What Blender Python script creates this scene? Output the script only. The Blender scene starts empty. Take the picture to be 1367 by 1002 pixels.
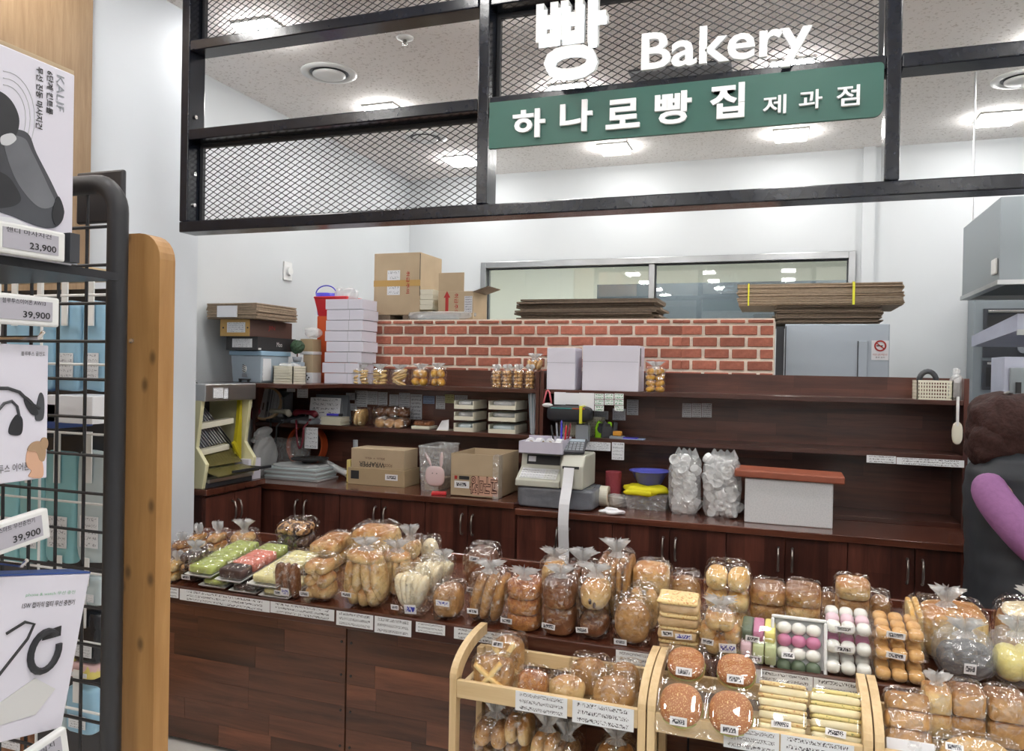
import bpy, bmesh, math, random
from mathutils import Vector, Matrix, noise, Euler
R = math.radians
SC = bpy.context.scene
COL = SC.collection
# ------------------------------------------------------------------ camera, world, exposure
CAM_H, FPX, CX, CY = 1.5, 1035.0, 683.5, 501.0
YAW, PIT, ROL = R(19.5), R(-0.44), R(1.06)
_fw = Vector((-math.sin(YAW)*math.cos(PIT), math.cos(YAW)*math.cos(PIT), math.sin(PIT)))
_r0 = Vector((math.cos(YAW), math.sin(YAW), 0)); _u0 = _r0.cross(_fw)
_rt = _r0*math.cos(ROL) + _u0*math.sin(ROL); _up = _u0*math.cos(ROL) - _r0*math.sin(ROL)
cam = bpy.data.cameras.new('camera'); camo = bpy.data.objects.new('camera', cam); COL.objects.link(camo)
cam.sensor_width = 36; cam.lens = 36*FPX/1367; cam.clip_start = 0.05; cam.clip_end = 60
camo.matrix_world = Matrix(((_rt.x, _up.x, -_fw.x, 0), (_rt.y, _up.y, -_fw.y, 0), (_rt.z, _up.z, -_fw.z, CAM_H), (0, 0, 0, 1)))
SC.camera = camo
w = bpy.data.worlds.new('world'); SC.world = w; w.use_nodes = True
w.node_tree.nodes['Background'].inputs[0].default_value = (0.93, 0.96, 1, 1)
w.node_tree.nodes['Background'].inputs[1].default_value = 0.30
SC.view_settings.view_transform = 'Standard'; SC.view_settings.look = 'None'
SC.view_settings.exposure = 0.0; SC.view_settings.gamma = 1.0
SC.view_settings.use_curve_mapping = False
LAMP = 54.0            # strength of the ceiling panels
SC.cycles.transparent_max_bounces = 32
SC.cycles.max_bounces = 8
SC.cycles.caustics_reflective = False; SC.cycles.caustics_refractive = False
SC.cycles.sample_clamp_indirect = 4.0

# measuring helpers: a line of sight of the photograph meets a known plane of the room
def sight(x, y): return _fw + _rt*((x-CX)/FPX) - _up*((y-CY)/FPX)
def at(x, y, X=None, Y=None, Z=None):
    d = sight(x, y)
    t = X/d.x if X is not None else (Y/d.y if Y is not None else (Z-CAM_H)/d.z)
    return Vector((0, 0, CAM_H)) + d*t
def xat(px, Y, Z):
    k = (px-CX)/FPX; z = Z-CAM_H
    return (k*(_fw.y*Y+_fw.z*z) - _rt.y*Y - _rt.z*z)/(_rt.x-k*_fw.x)
def zat(px, py, Y): return at(px, py, Y=Y).z

# ------------------------------------------------------------------ materials
def nt(name):
    m = bpy.data.materials.new(name); m.use_nodes = True
    return m, m.node_tree.nodes, m.node_tree.links, m.node_tree.nodes['Principled BSDF']
def rgba(c): return (c[0], c[1], c[2], 1)
def srgb(r, g, b):
    f = lambda v: (v/255/12.92 if v/255 <= 0.04045 else ((v/255+0.055)/1.055)**2.4)
    return (f(r), f(g), f(b))
def plain(name, c, rough=0.5, metal=0.0, var=0.0, nscale=20, bump=0.0, coat=0.0, emit=0.0, alpha=1.0, spec=0.5, rnd=0.0):
    m, N, L, b = nt(name)
    b.inputs['Base Color'].default_value = rgba(c); b.inputs['Roughness'].default_value = rough
    b.inputs['Metallic'].default_value = metal; b.inputs['Coat Weight'].default_value = coat
    b.inputs['Specular IOR Level'].default_value = spec
    if emit: b.inputs['Emission Color'].default_value = rgba(c); b.inputs['Emission Strength'].default_value = emit
    if alpha < 1: b.inputs['Alpha'].default_value = alpha
    if var or bump or rnd:
        tc = N.new('ShaderNodeTexCoord'); nz = N.new('ShaderNodeTexNoise')
        nz.inputs['Scale'].default_value = nscale; nz.inputs['Detail'].default_value = 4
        L.new(tc.outputs['Object'], nz.inputs['Vector'])
        if var or rnd:
            hs = N.new('ShaderNodeHueSaturation'); hs.inputs['Color'].default_value = rgba(c)
            mr = N.new('ShaderNodeMapRange'); mr.inputs[1].default_value = 0.3; mr.inputs[2].default_value = 0.7
            mr.inputs[3].default_value = 1-var; mr.inputs[4].default_value = 1+var
            L.new(nz.outputs['Fac'], mr.inputs[0])
            if rnd:
                oi = N.new('ShaderNodeObjectInfo'); m2 = N.new('ShaderNodeMapRange')
                m2.inputs[3].default_value = 1-rnd; m2.inputs[4].default_value = 1+rnd
                L.new(oi.outputs['Random'], m2.inputs[0])
                mu = N.new('ShaderNodeMath'); mu.operation = 'MULTIPLY'
                L.new(mr.outputs[0], mu.inputs[0]); L.new(m2.outputs[0], mu.inputs[1]); L.new(mu.outputs[0], hs.inputs['Value'])
            else: L.new(mr.outputs[0], hs.inputs['Value'])
            L.new(hs.outputs[0], b.inputs['Base Color'])
        if bump:
            bp = N.new('ShaderNodeBump'); bp.inputs['Strength'].default_value = bump; bp.inputs['Distance'].default_value = 0.01
            L.new(nz.outputs['Fac'], bp.inputs['Height']); L.new(bp.outputs[0], b.inputs['Normal'])
    return m
def wood(name, c1, c2, axis='x', rough=0.35, coat=0.3, rnd=0.0, scale=1.0, staves=0, knots=False):
    """long-grained wood; staves > 0 adds glued strips of that width with their own tone"""
    m, N, L, b = nt(name)
    tc = N.new('ShaderNodeTexCoord'); mp = N.new('ShaderNodeMapping')
    s = {'x': (1.2, 14, 14), 'y': (14, 1.2, 14), 'z': (14, 14, 1.2)}[axis]
    mp.inputs['Scale'].default_value = tuple(v*scale for v in s)
    L.new(tc.outputs['Object'], mp.inputs['Vector'])
    nz = N.new('ShaderNodeTexNoise'); nz.inputs['Scale'].default_value = 1.6; nz.inputs['Detail'].default_value = 7
    nz.inputs['Roughness'].default_value = 0.65; nz.inputs['Distortion'].default_value = 0.4
    oi = N.new('ShaderNodeObjectInfo')
    off = N.new('ShaderNodeVectorMath'); off.operation = 'ADD'
    cm = N.new('ShaderNodeCombineXYZ'); mm = N.new('ShaderNodeMath'); mm.operation = 'MULTIPLY'; mm.inputs[1].default_value = 37
    L.new(oi.outputs['Random'], mm.inputs[0])
    for i in range(3): L.new(mm.outputs[0], cm.inputs[i])
    L.new(mp.outputs[0], off.inputs[0]); L.new(cm.outputs[0], off.inputs[1]); L.new(off.outputs[0], nz.inputs['Vector'])
    cr = N.new('ShaderNodeValToRGB'); cr.color_ramp.elements[0].position = 0.32; cr.color_ramp.elements[1].position = 0.7
    cr.color_ramp.elements[0].color = rgba(c1); cr.color_ramp.elements[1].color = rgba(c2)
    L.new(nz.outputs['Fac'], cr.inputs[0])
    hs = N.new('ShaderNodeHueSaturation'); L.new(cr.outputs[0], hs.inputs['Color'])
    val = N.new('ShaderNodeMapRange'); val.inputs[3].default_value = 1-rnd; val.inputs[4].default_value = 1+rnd
    L.new(oi.outputs['Random'], val.inputs[0]); last = val.outputs[0]
    if staves:
        br = N.new('ShaderNodeTexBrick'); br.inputs['Scale'].default_value = 1
        br.inputs['Color1'].default_value = (0.3, 0.3, 0.3, 1); br.inputs['Color2'].default_value = (1, 1, 1, 1)
        br.inputs['Mortar Size'].default_value = 0.0006; br.inputs['Mortar'].default_value = (0.25, 0.25, 0.25, 1)
        br.inputs['Brick Width'].default_value = 0.42; br.inputs['Row Height'].default_value = staves
        br.offset = 0.37; br.squash = 0.7; br.squash_frequency = 3
        sx = N.new('ShaderNodeSeparateXYZ'); L.new(tc.outputs['Object'], sx.inputs[0])
        cb = N.new('ShaderNodeCombineXYZ')
        a, c_ = {'x': (0, 2), 'z': (2, 0), 'y': (1, 0), 'xy': (0, 1)}[axis]
        L.new(sx.outputs[a], cb.inputs[0]); L.new(sx.outputs[c_], cb.inputs[1]); L.new(cb.outputs[0], br.inputs['Vector'])
        v2 = N.new('ShaderNodeMapRange'); v2.inputs[3].default_value = 0.4; v2.inputs[4].default_value = 1.5
        L.new(br.outputs['Color'], v2.inputs[0])
        mu = N.new('ShaderNodeMath'); mu.operation = 'MULTIPLY'; L.new(last, mu.inputs[0]); L.new(v2.outputs[0], mu.inputs[1]); last = mu.outputs[0]
    if knots:
        vo = N.new('ShaderNodeTexVoronoi'); vo.inputs['Scale'].default_value = 1
        sk = N.new('ShaderNodeSeparateXYZ'); L.new(tc.outputs['Object'], sk.inputs[0]); ck = N.new('ShaderNodeCombineXYZ'); vo.voronoi_dimensions = '2D'
        for a_, b_, f_ in ((0, 0, 14.0), (2, 1, 8.0)):
            q_ = N.new('ShaderNodeMath'); q_.operation = 'MULTIPLY'; q_.inputs[1].default_value = f_; L.new(sk.outputs[a_], q_.inputs[0]); L.new(q_.outputs[0], ck.inputs[b_])
        L.new(ck.outputs[0], vo.inputs['Vector']); vo.inputs['Randomness'].default_value = 0.9
        v3 = N.new('ShaderNodeMapRange'); v3.inputs[1].default_value = 0.04; v3.inputs[2].default_value = 0.13; v3.inputs[3].default_value = 0.4; v3.inputs[4].default_value = 1
        L.new(vo.outputs['Distance'], v3.inputs[0])
        mu = N.new('ShaderNodeMath'); mu.operation = 'MULTIPLY'; L.new(last, mu.inputs[0]); L.new(v3.outputs[0], mu.inputs[1]); last = mu.outputs[0]
    L.new(last, hs.inputs['Value']); L.new(hs.outputs[0], b.inputs['Base Color'])
    b.inputs['Roughness'].default_value = rough; b.inputs['Coat Weight'].default_value = coat; b.inputs['Coat Roughness'].default_value = 0.15
    return m
def crust(name, light, dark, scale=16, rough=0.42, lo=0.35, hi=0.65, topk=0.6, bump=0.25):
    """bread: pale flanks, browned upper crust, mottling"""
    m, N, L, b = nt(name)
    tc = N.new('ShaderNodeTexCoord'); nz = N.new('ShaderNodeTexNoise'); nz.inputs['Scale'].default_value = scale
    nz.inputs['Detail'].default_value = 5; nz.inputs['Roughness'].default_value = 0.6
    L.new(tc.outputs['Object'], nz.inputs['Vector'])
    sp = N.new('ShaderNodeSeparateXYZ'); L.new(tc.outputs['Normal'], sp.inputs[0])
    ma = N.new('ShaderNodeMath'); ma.operation = 'MULTIPLY_ADD'; ma.inputs[1].default_value = topk*0.3
    L.new(sp.outputs[2], ma.inputs[0]); L.new(nz.outputs['Fac'], ma.inputs[2])
    cr = N.new('ShaderNodeValToRGB'); cr.color_ramp.elements[0].position = lo; cr.color_ramp.elements[1].position = hi+topk*0.15
    cr.color_ramp.elements[0].color = rgba(light); cr.color_ramp.elements[1].color = rgba(dark)
    L.new(ma.outputs[0], cr.inputs[0]); L.new(cr.outputs[0], b.inputs['Base Color'])
    b.inputs['Roughness'].default_value = rough
    n2 = N.new('ShaderNodeTexNoise'); n2.inputs['Scale'].default_value = scale*6; L.new(tc.outputs['Object'], n2.inputs['Vector'])
    bp = N.new('ShaderNodeBump'); bp.inputs['Strength'].default_value = bump; bp.inputs['Distance'].default_value = 0.004
    L.new(n2.outputs['Fac'], bp.inputs['Height']); L.new(bp.outputs[0], b.inputs['Normal'])
    return m
def speckle(name, base, dot, scale=90, thr=0.62, rough=0.6, base2=None):
    m, N, L, b = nt(name)
    tc = N.new('ShaderNodeTexCoord'); nz = N.new('ShaderNodeTexNoise'); nz.inputs['Scale'].default_value = scale; nz.inputs['Detail'].default_value = 2
    L.new(tc.outputs['Object'], nz.inputs['Vector'])
    cr = N.new('ShaderNodeValToRGB'); cr.color_ramp.elements[0].position = thr; cr.color_ramp.elements[1].position = thr+0.04
    cr.color_ramp.elements[0].color = rgba(base); cr.color_ramp.elements[1].color = rgba(dot)
    L.new(nz.outputs['Fac'], cr.inputs[0]); L.new(cr.outputs[0], b.inputs['Base Color']); b.inputs['Roughness'].default_value = rough
    return m
def film(name, lo=0.09, hi=0.42, rough=0.11, tint=(1, 1, 1), scale=34, milk=0.0, crease=0.85):
    """clear wrapping film: mostly see-through, sharp glossy creases"""
    m, N, L, b = nt(name); N.remove(b); out = N['Material Output']
    tr = N.new('ShaderNodeBsdfTransparent'); tr.inputs[0].default_value = rgba(tint)
    gl = N.new('ShaderNodeBsdfGlossy'); gl.inputs['Roughness'].default_value = rough; gl.inputs[0].default_value = (1, 1, 1, 1)
    tc = N.new('ShaderNodeTexCoord'); nz = N.new('ShaderNodeTexNoise'); nz.inputs['Scale'].default_value = scale; nz.inputs['Detail'].default_value = 2
    nz.inputs['Distortion'].default_value = 1.5; L.new(tc.outputs['Object'], nz.inputs['Vector'])
    mr = N.new('ShaderNodeMapRange'); mr.inputs[1].default_value = 0.45; mr.inputs[2].default_value = 0.7; mr.inputs[3].default_value = lo; mr.inputs[4].default_value = hi
    L.new(nz.outputs['Fac'], mr.inputs[0])
    vo = N.new('ShaderNodeTexVoronoi'); vo.inputs['Scale'].default_value = scale*1.2; L.new(tc.outputs['Object'], vo.inputs['Vector'])
    bp = N.new('ShaderNodeBump'); bp.inputs['Strength'].default_value = crease; bp.inputs['Distance'].default_value = 0.012
    L.new(vo.outputs['Distance'], bp.inputs['Height']); L.new(bp.outputs[0], gl.inputs['Normal'])
    mx = N.new('ShaderNodeMixShader'); L.new(mr.outputs[0], mx.inputs[0]); L.new(tr.outputs[0], mx.inputs[1])
    L.new(gl.outputs[0], mx.inputs[2])
    if milk:
        df = N.new('ShaderNodeBsdfDiffuse'); df.inputs[0].default_value = (0.9, 0.92, 0.93, 1)
        m2 = N.new('ShaderNodeMixShader'); m2.inputs[0].default_value = milk
        L.new(mx.outputs[0], m2.inputs[1]); L.new(df.outputs[0], m2.inputs[2]); L.new(m2.outputs[0], out.inputs[0])
    else: L.new(mx.outputs[0], out.inputs[0])
    return m
def glass(name, tint=(0.93, 0.96, 0.95), fac=0.12):
    m, N, L, b = nt(name); N.remove(b); out = N['Material Output']
    tr = N.new('ShaderNodeBsdfTransparent'); tr.inputs[0].default_value = rgba(tint)
    gl = N.new('ShaderNodeBsdfGlossy'); gl.inputs['Roughness'].default_value = 0.02
    mx = N.new('ShaderNodeMixShader'); mx.inputs[0].default_value = fac
    L.new(tr.outputs[0], mx.inputs[1]); L.new(gl.outputs[0], mx.inputs[2]); L.new(mx.outputs[0], out.inputs[0])
    return m
def printed(name, paper, ink, rows=3, cols=14, axis='x', thr=0.5, margin=0.08, rough=0.55):
    """paper with rows of small writing; rows run along Generated axis, stacked along Generated z"""
    m, N, L, b = nt(name)
    tc = N.new('ShaderNodeTexCoord'); sp = N.new('ShaderNodeSeparateXYZ'); L.new(tc.outputs['Generated'], sp.inputs[0])
    def math_(op, a, v=None, w_=None):
        n = N.new('ShaderNodeMath'); n.operation = op
        for i, q in enumerate((a, v, w_)):
            if q is None: continue
            if isinstance(q, (int, float)): n.inputs[i].default_value = q
            else: L.new(q, n.inputs[i])
        return n.outputs[0]
    u = sp.outputs[{'x': 0, 'y': 1}[axis]]; v = sp.outputs[2] if axis != 'xy' else sp.outputs[1]
    vr = math_('MULTIPLY', v, rows); fl = math_('FLOOR', vr); fr = math_('FRACT', vr)
    band = math_('MULTIPLY', math_('GREATER_THAN', fr, 0.25), math_('LESS_THAN', fr, 0.78))
    oi = N.new('ShaderNodeObjectInfo')
    cb = N.new('ShaderNodeCombineXYZ'); L.new(math_('MULTIPLY', u, cols), cb.inputs[0]); L.new(math_('MULTIPLY', vr, 2.2), cb.inputs[1])
    L.new(math_('MULTIPLY_ADD', oi.outputs['Random'], 50.0, math_('MULTIPLY', fl, 7.3)), cb.inputs[2])
    nz = N.new('ShaderNodeTexNoise'); nz.inputs['Scale'].default_value = 1.9; nz.inputs['Detail'].default_value = 2; L.new(cb.outputs[0], nz.inputs['Vector'])
    ink_ = math_('MULTIPLY', band, math_('GREATER_THAN', nz.outputs['Fac'], thr))
    edge = math_('MULTIPLY', math_('GREATER_THAN', u, margin), math_('LESS_THAN', u, 1-margin))
    fac = math_('MULTIPLY', ink_, edge)
    mx = N.new('ShaderNodeMix'); mx.data_type = 'RGBA'; mx.inputs[6].default_value = rgba(paper); mx.inputs[7].default_value = rgba(ink)
    L.new(fac, mx.inputs[0]); L.new(mx.outputs[2], b.inputs['Base Color']); b.inputs['Roughness'].default_value = rough
    return m

M = {}
M['wall'] = plain('wall_paint', srgb(205, 209, 212), 0.6, var=0.02, nscale=2)
M['wall2'] = plain('column_paint', srgb(200, 205, 211), 0.6, var=0.02, nscale=2)
M['ceil'] = speckle('ceiling_tile', srgb(250, 246, 243), srgb(220, 214, 209), 70, 0.6, 0.8)
M['floor'] = plain('floor_tile', srgb(222, 220, 216), 0.25, var=0.05, nscale=6)
M['woodclad'] = wood('pale_oak_cladding', srgb(134, 108, 80), srgb(158, 132, 102), 'z', 0.5, 0, scale=2)
M['black'] = plain('black_steel', (0.007, 0.009, 0.015), 0.2, 0.0, var=0.3, nscale=30, bump=0.05, spec=0.4)
M['blackm'] = plain('black_matt', (0.015, 0.016, 0.02), 0.5)
M['steel'] = plain('stainless', (0.62, 0.63, 0.64), 0.28, 1.0, var=0.06, nscale=8)
M['framesteel'] = plain('window_steel', (0.40, 0.41, 0.42), 0.32, 1.0, var=0.15, nscale=3)
M['handlem'] = plain('aged_handle_metal', (0.36, 0.33, 0.30), 0.3, 1.0)
M['chrome'] = plain('chrome', (0.75, 0.74, 0.72), 0.18, 1.0)
M['greysteel'] = plain('grey_sheet_steel', srgb(150, 158, 163), 0.4, 0.55)
M['fridge'] = plain('painted_grey_steel', srgb(176, 186, 197), 0.42, 0.1, var=0.02, nscale=4)
M['dark_h'] = wood('dark_stained_wood_h', srgb(52, 27, 21), srgb(86, 48, 36), 'x', 0.32, 0.35, rnd=0.12)
M['stave'] = wood('dark_stave', srgb(66, 39, 29), srgb(116, 72, 50), 'x', 0.38, 0.25, rnd=0.42)
M['dark_v'] = wood('dark_stained_wood_v', srgb(54, 29, 24), srgb(92, 51, 41), 'z', 0.32, 0.3, rnd=0.1, staves=0.085)
M['dark_b'] = wood('dark_stained_back', srgb(64, 38, 32), srgb(104, 64, 52), 'x', 0.35, 0.3, rnd=0.1, staves=0.06)
M['top'] = wood('glossy_worktop', srgb(70, 36, 27), srgb(112, 64, 48), 'x', 0.2, 0.6, rnd=0.1)
M['beech'] = wood('pale_beech', srgb(205, 176, 130), srgb(226, 202, 160), 'x', 0.45, 0.1, rnd=0.07)
M['beechz'] = wood('pale_beech_upright', srgb(200, 170, 124), srgb(224, 198, 154), 'z', 0.45, 0.1, rnd=0.07)
M['pine'] = wood('knotty_pine', srgb(150, 108, 60), srgb(182, 140, 90), 'z', 0.5, 0.1, knots=True)
M['mortar'] = plain('pale_mortar', srgb(244, 233, 218), 0.9, var=0.08, nscale=40, bump=0.3)
M['brick'] = plain('red_brick', srgb(172, 106, 88), 0.85, var=0.16, nscale=45, bump=0.4, rnd=0.28)
M['paper'] = plain('white_paper', srgb(232, 233, 238), 0.6)
M['card'] = plain('white_card', srgb(216, 214, 226), 0.55, var=0.015, nscale=6)
M['kraft'] = plain('kraft_board', srgb(182, 162, 134), 0.75, var=0.06, nscale=8)
M['kraft2'] = plain('dull_kraft', srgb(172, 152, 120), 0.75, var=0.06, nscale=8)
M['corr'] = plain('corrugated_edges', srgb(150, 132, 112), 0.85, var=0.14, nscale=60, bump=0.3, rnd=0.16)
M['corrd'] = plain('aged_corrugated', srgb(112, 98, 84), 0.85, var=0.14, nscale=60, bump=0.3, rnd=0.18)
M['ink'] = plain('black_ink', (0.02, 0.02, 0.022), 0.6)
M['redink'] = plain('red_ink', srgb(170, 44, 40), 0.6)
M['brownink'] = plain('brown_ink', srgb(92, 56, 46), 0.6)
M['signgreen'] = plain('green_sign_board', srgb(34, 84, 74), 0.4, var=0.05, nscale=5)
M['letter'] = plain('white_letter', srgb(236, 238, 240), 0.4)
M['lit'] = plain('lit_letter_face', (0.86, 0.93, 1.0), 0.5, emit=0.8)
M['lamp'] = plain('lamp_diffuser', (1.0, 0.985, 0.96), 0.5, emit=LAMP)
M['white'] = plain('white_plastic', srgb(228, 229, 228), 0.4)
M['ivory'] = plain('ivory_plastic', srgb(226, 222, 204), 0.4)
M['grey'] = plain('grey_plastic', srgb(140, 145, 152), 0.4)
M['dgrey'] = plain('dark_grey_plastic', srgb(58, 60, 66), 0.4)
M['film'] = film('cellophane')
M['clam'] = film('clear_plastic', 0.06, 0.12, 0.04, scale=9, crease=0.12)
M['milky'] = film('milky_bag', 0.1, 0.3, 0.15, milk=0.34)
M['milk2'] = film('cloudy_bag', 0.1, 0.3, 0.15, milk=0.26)
M['haze'] = film('hazy_bag', 0.08, 0.25, 0.1, milk=0.14)
M['frill'] = film('gathered_cellophane', 0.18, 0.55, 0.15, milk=0.28, scale=60)
M['glass'] = glass('window_glass')
M['sticker'] = printed('price_sticker', srgb(236, 236, 238), srgb(40, 40, 52), 1, 12, thr=0.46, margin=0.14)
M['bsticker'] = printed('blue_pen_sticker', srgb(236, 236, 240), srgb(50, 60, 170), 1, 7, thr=0.5, margin=0.1)
M['strip'] = printed('hand_written_strip', srgb(226, 229, 232), srgb(70, 66, 72), 3, 38, thr=0.53)
M['note'] = printed('typed_note', srgb(206, 208, 214), srgb(120, 122, 130), 7, 12, thr=0.5)
M['noteL'] = printed('form_note', srgb(224, 226, 230), srgb(150, 152, 160), 5, 9, thr=0.55)
# breads
M['b_gold'] = crust('golden_crust', srgb(236, 208, 150), srgb(180, 122, 62), 14, lo=.38, hi=.62, topk=.9)
M['b_pale'] = crust('pale_crust', srgb(242, 222, 166), srgb(216, 166, 88), 14, topk=.9)
M['b_brown'] = crust('brown_crust', srgb(208, 162, 104), srgb(130, 84, 44), 14, lo=.38, hi=.62, topk=.9)
M['b_dark'] = crust('dark_crust', srgb(148, 98, 64), srgb(82, 48, 32), 14, lo=.38, hi=.62, topk=.9)
M['b_choc'] = crust('chocolate', srgb(84, 62, 58), srgb(52, 38, 36), 22)
M['b_white'] = crust('cream_dough', srgb(240, 232, 206), srgb(232, 214, 172), 14)
M['b_crumb'] = crust('streusel', srgb(214, 150, 84), srgb(150, 82, 42), 60, bump=0.9)
M['b_green'] = plain('green_tea_cake', srgb(180, 192, 110), 0.6, var=0.08, nscale=60, bump=0.3)
M['b_pink'] = plain('pink_cake', srgb(226, 138, 122), 0.6, var=0.06, nscale=60, bump=0.3)
M['b_cream'] = plain('cheese_cake', srgb(236, 228, 168), 0.55, var=0.05, nscale=40, bump=0.2)
M['b_nut'] = speckle('nut_chunks', srgb(196, 152, 104), srgb(74, 44, 34), 60, 0.5, 0.5)
M['b_seed'] = speckle('sesame_bun', srgb(168, 104, 58), srgb(236, 208, 150), 300, 0.6, 0.35)
M['b_sand'] = crust('sandwich_bread', srgb(244, 234, 196), srgb(236, 220, 170), 20)
M['b_fill'] = speckle('egg_filling', srgb(232, 214, 140), srgb(150, 150, 70), 150, 0.6, 0.5)
M['b_fill2'] = speckle('salad_filling', srgb(232, 206, 146), srgb(200, 140, 80), 150, 0.58, 0.5)
M['b_yellow'] = plain('yellow_cream_cake', srgb(240, 226, 130), 0.5, var=0.05)
M['b_black'] = plain('black_sesame_cake', srgb(64, 66, 72), 0.5, var=0.1)
M['m_white'] = plain('white_rice_cake', srgb(232, 232, 226), 0.4)
M['m_pink'] = plain('pink_rice_cake', srgb(194, 122, 156), 0.4)
M['m_green'] = plain('green_rice_cake', srgb(92, 106, 86), 0.4)
M['m_lilac'] = plain('lilac_rice_cake', srgb(228, 196, 206), 0.5)
M['m_mint'] = plain('mint_rice_cake', srgb(206, 218, 170), 0.5)
M['m_tan'] = crust('nut_rice_cake', srgb(226, 186, 124), srgb(200, 148, 86), 40)
# ------------------------------------------------------------------ mesh builder
PREWARM = [('이곳은 금연구역입니다', 0), ('흡연 금지', 0), ('▶', 0), ('6단계 컨트롤', .02), ('무선 진동 마사지건', .02), ('KALIF', 0), ('23,900', .015), ('39,900', .015), ('29,900', .015),
           ('핸디 마사지건', 0), ('블루투스이어폰 AW13', 0), ('N1 스마트 무선충전기', 0), ('스마트 워치', 0), ('블루투스 이어폰', 0), ('블루투스 골전도', 0), ('15W 접이식 멀티 무선 충전기', .01),
           ('phone & watch 무선 충전', 0), ('WRAPPER', .01), ('FOOD', 0), ('고구마깡', .06), ('고구마깡', .0), ('취급주의', .01), ('↑', 0), ('30cm × 45m', 0), ('위생장갑', 0), ('2021', 0), ('Bread', 0), ('Moo', 0), ('JIN', 0)]
class MB:
    def __init__(s): s.v = []; s.f = []
    def add(s, vs, fs):
        o = len(s.v); s.v += [Vector(p) for p in vs]; s.f += [tuple(i+o for i in f) for f in fs]; return s
    def box(s, c, d, rot=None):
        x, y, z = d[0]/2, d[1]/2, d[2]/2
        P_ = [Vector(p) for p in ((-x,-y,-z),(x,-y,-z),(x,y,-z),(-x,y,-z),(-x,-y,z),(x,-y,z),(x,y,z),(-x,y,z))]
        if rot is not None: P_ = [rot @ p for p in P_]
        c = Vector(c)
        return s.add([p+c for p in P_], [(3,2,1,0),(4,5,6,7),(0,1,5,4),(1,2,6,5),(2,3,7,6),(3,0,4,7)])
    def span(s, a, b): return s.box([(a[i]+b[i])/2 for i in range(3)], [abs(b[i]-a[i]) for i in range(3)])
    def cyl(s, a, b, r0, r1=None, n=14):
        a, b = Vector(a), Vector(b); r1 = r0 if r1 is None else r1
        d = (b-a).normalized(); u = d.orthogonal().normalized(); w_ = d.cross(u)
        vs = []
        for p, r in ((a, r0), (b, r1)):
            for i in range(n):
                t = 2*math.pi*i/n; vs.append(p + u*(math.cos(t)*r) + w_*(math.sin(t)*r))
        fs = [(i, (i+1) % n, n+(i+1) % n, n+i) for i in range(n)] + [tuple(range(n))[::-1], tuple(range(n, 2*n))]
        return s.add(vs, fs)
    def tube(s, pts, r, n=8, ell=1.0):
        pts = [Vector(p) for p in pts]; rs = r if isinstance(r, (list, tuple)) else [r]*len(pts)
        vs = []; u = None
        for i, p in enumerate(pts):
            d = (pts[min(i+1, len(pts)-1)] - pts[max(i-1, 0)]).normalized()
            if u is None: u = d.orthogonal().normalized()
            else:
                u = u - d*u.dot(d); u = u.normalized() if u.length > 1e-6 else d.orthogonal().normalized()
            w_ = d.cross(u)
            for k in range(n):
                t = 2*math.pi*k/n; vs.append(p + u*(math.cos(t)*rs[i]) + w_*(math.sin(t)*rs[i]*ell))
        fs = []
        for i in range(len(pts)-1):
            for k in range(n): fs.append((i*n+k, i*n+(k+1) % n, (i+1)*n+(k+1) % n, (i+1)*n+k))
        fs += [tuple(range(n))[::-1], tuple(range((len(pts)-1)*n, len(pts)*n))]
        return s.add(vs, fs)
    def lathe(s, prof, c=(0, 0, 0), n=24, mod=None):
        vs = []; c = Vector(c)
        for r, z in prof:
            for k in range(n):
                t = 2*math.pi*k/n; q = r if mod is None else r*mod(t, z)
                vs.append(c + Vector((math.cos(t)*q, math.sin(t)*q, z)))
        fs = []
        for i in range(len(prof)-1):
            for k in range(n): fs.append((i*n+k, i*n+(k+1) % n, (i+1)*n+(k+1) % n, (i+1)*n+k))
        if prof[0][0] > 1e-4 and prof[0] != prof[-1]: fs.append(tuple(range(n))[::-1])
        return s.add(vs, fs)
    def blob(s, c, r, e1=1.0, e2=1.0, nu=18, nv=10, amp=0.0, freq=10, seed=0, rot=None, jit=0.0):
        c = Vector(c); vs = []; rn = random.Random(seed)
        sg = lambda v, e: math.copysign(abs(v)**e, v)
        def pt(th, ph):
            p = Vector((r[0]*sg(math.cos(th), e1)*sg(math.cos(ph), e2), r[1]*sg(math.cos(th), e1)*sg(math.sin(ph), e2), r[2]*sg(math.sin(th), e1)))
            if amp:
                p = p*(1+amp*noise.noise((p+Vector((seed*3.1, seed*1.7, 0)))*freq))
            if jit: p = p + Vector((rn.uniform(-jit, jit), rn.uniform(-jit, jit), rn.uniform(-jit, jit)))
            if rot is not None: p = rot @ p
            return p+c
        vs.append(pt(-math.pi/2, 0))
        for j in range(1, nv):
            th = -math.pi/2 + math.pi*j/nv
            for i in range(nu): vs.append(pt(th, -math.pi+2*math.pi*i/nu))
        vs.append(pt(math.pi/2, 0)); T = len(vs)-1
        fs = [(0, 1+(i+1) % nu, 1+i) for i in range(nu)]
        for j in range(nv-2):
            for i in range(nu):
                a = 1+j*nu; b = a+nu; fs.append((a+i, a+(i+1) % nu, b+(i+1) % nu, b+i))
        a = 1+(nv-2)*nu; fs += [(a+i, a+(i+1) % nu, T) for i in range(nu)]
        return s.add(vs, fs)
    def prism(s, pts, vec):
        pts = [Vector(p) for p in pts]; n = len(pts); vec = Vector(vec)
        return s.add(pts+[p+vec for p in pts], [tuple(range(n)), tuple(range(2*n-1, n-1, -1))]+[(i, n+i, n+(i+1) % n, (i+1) % n) for i in range(n)])
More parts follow.
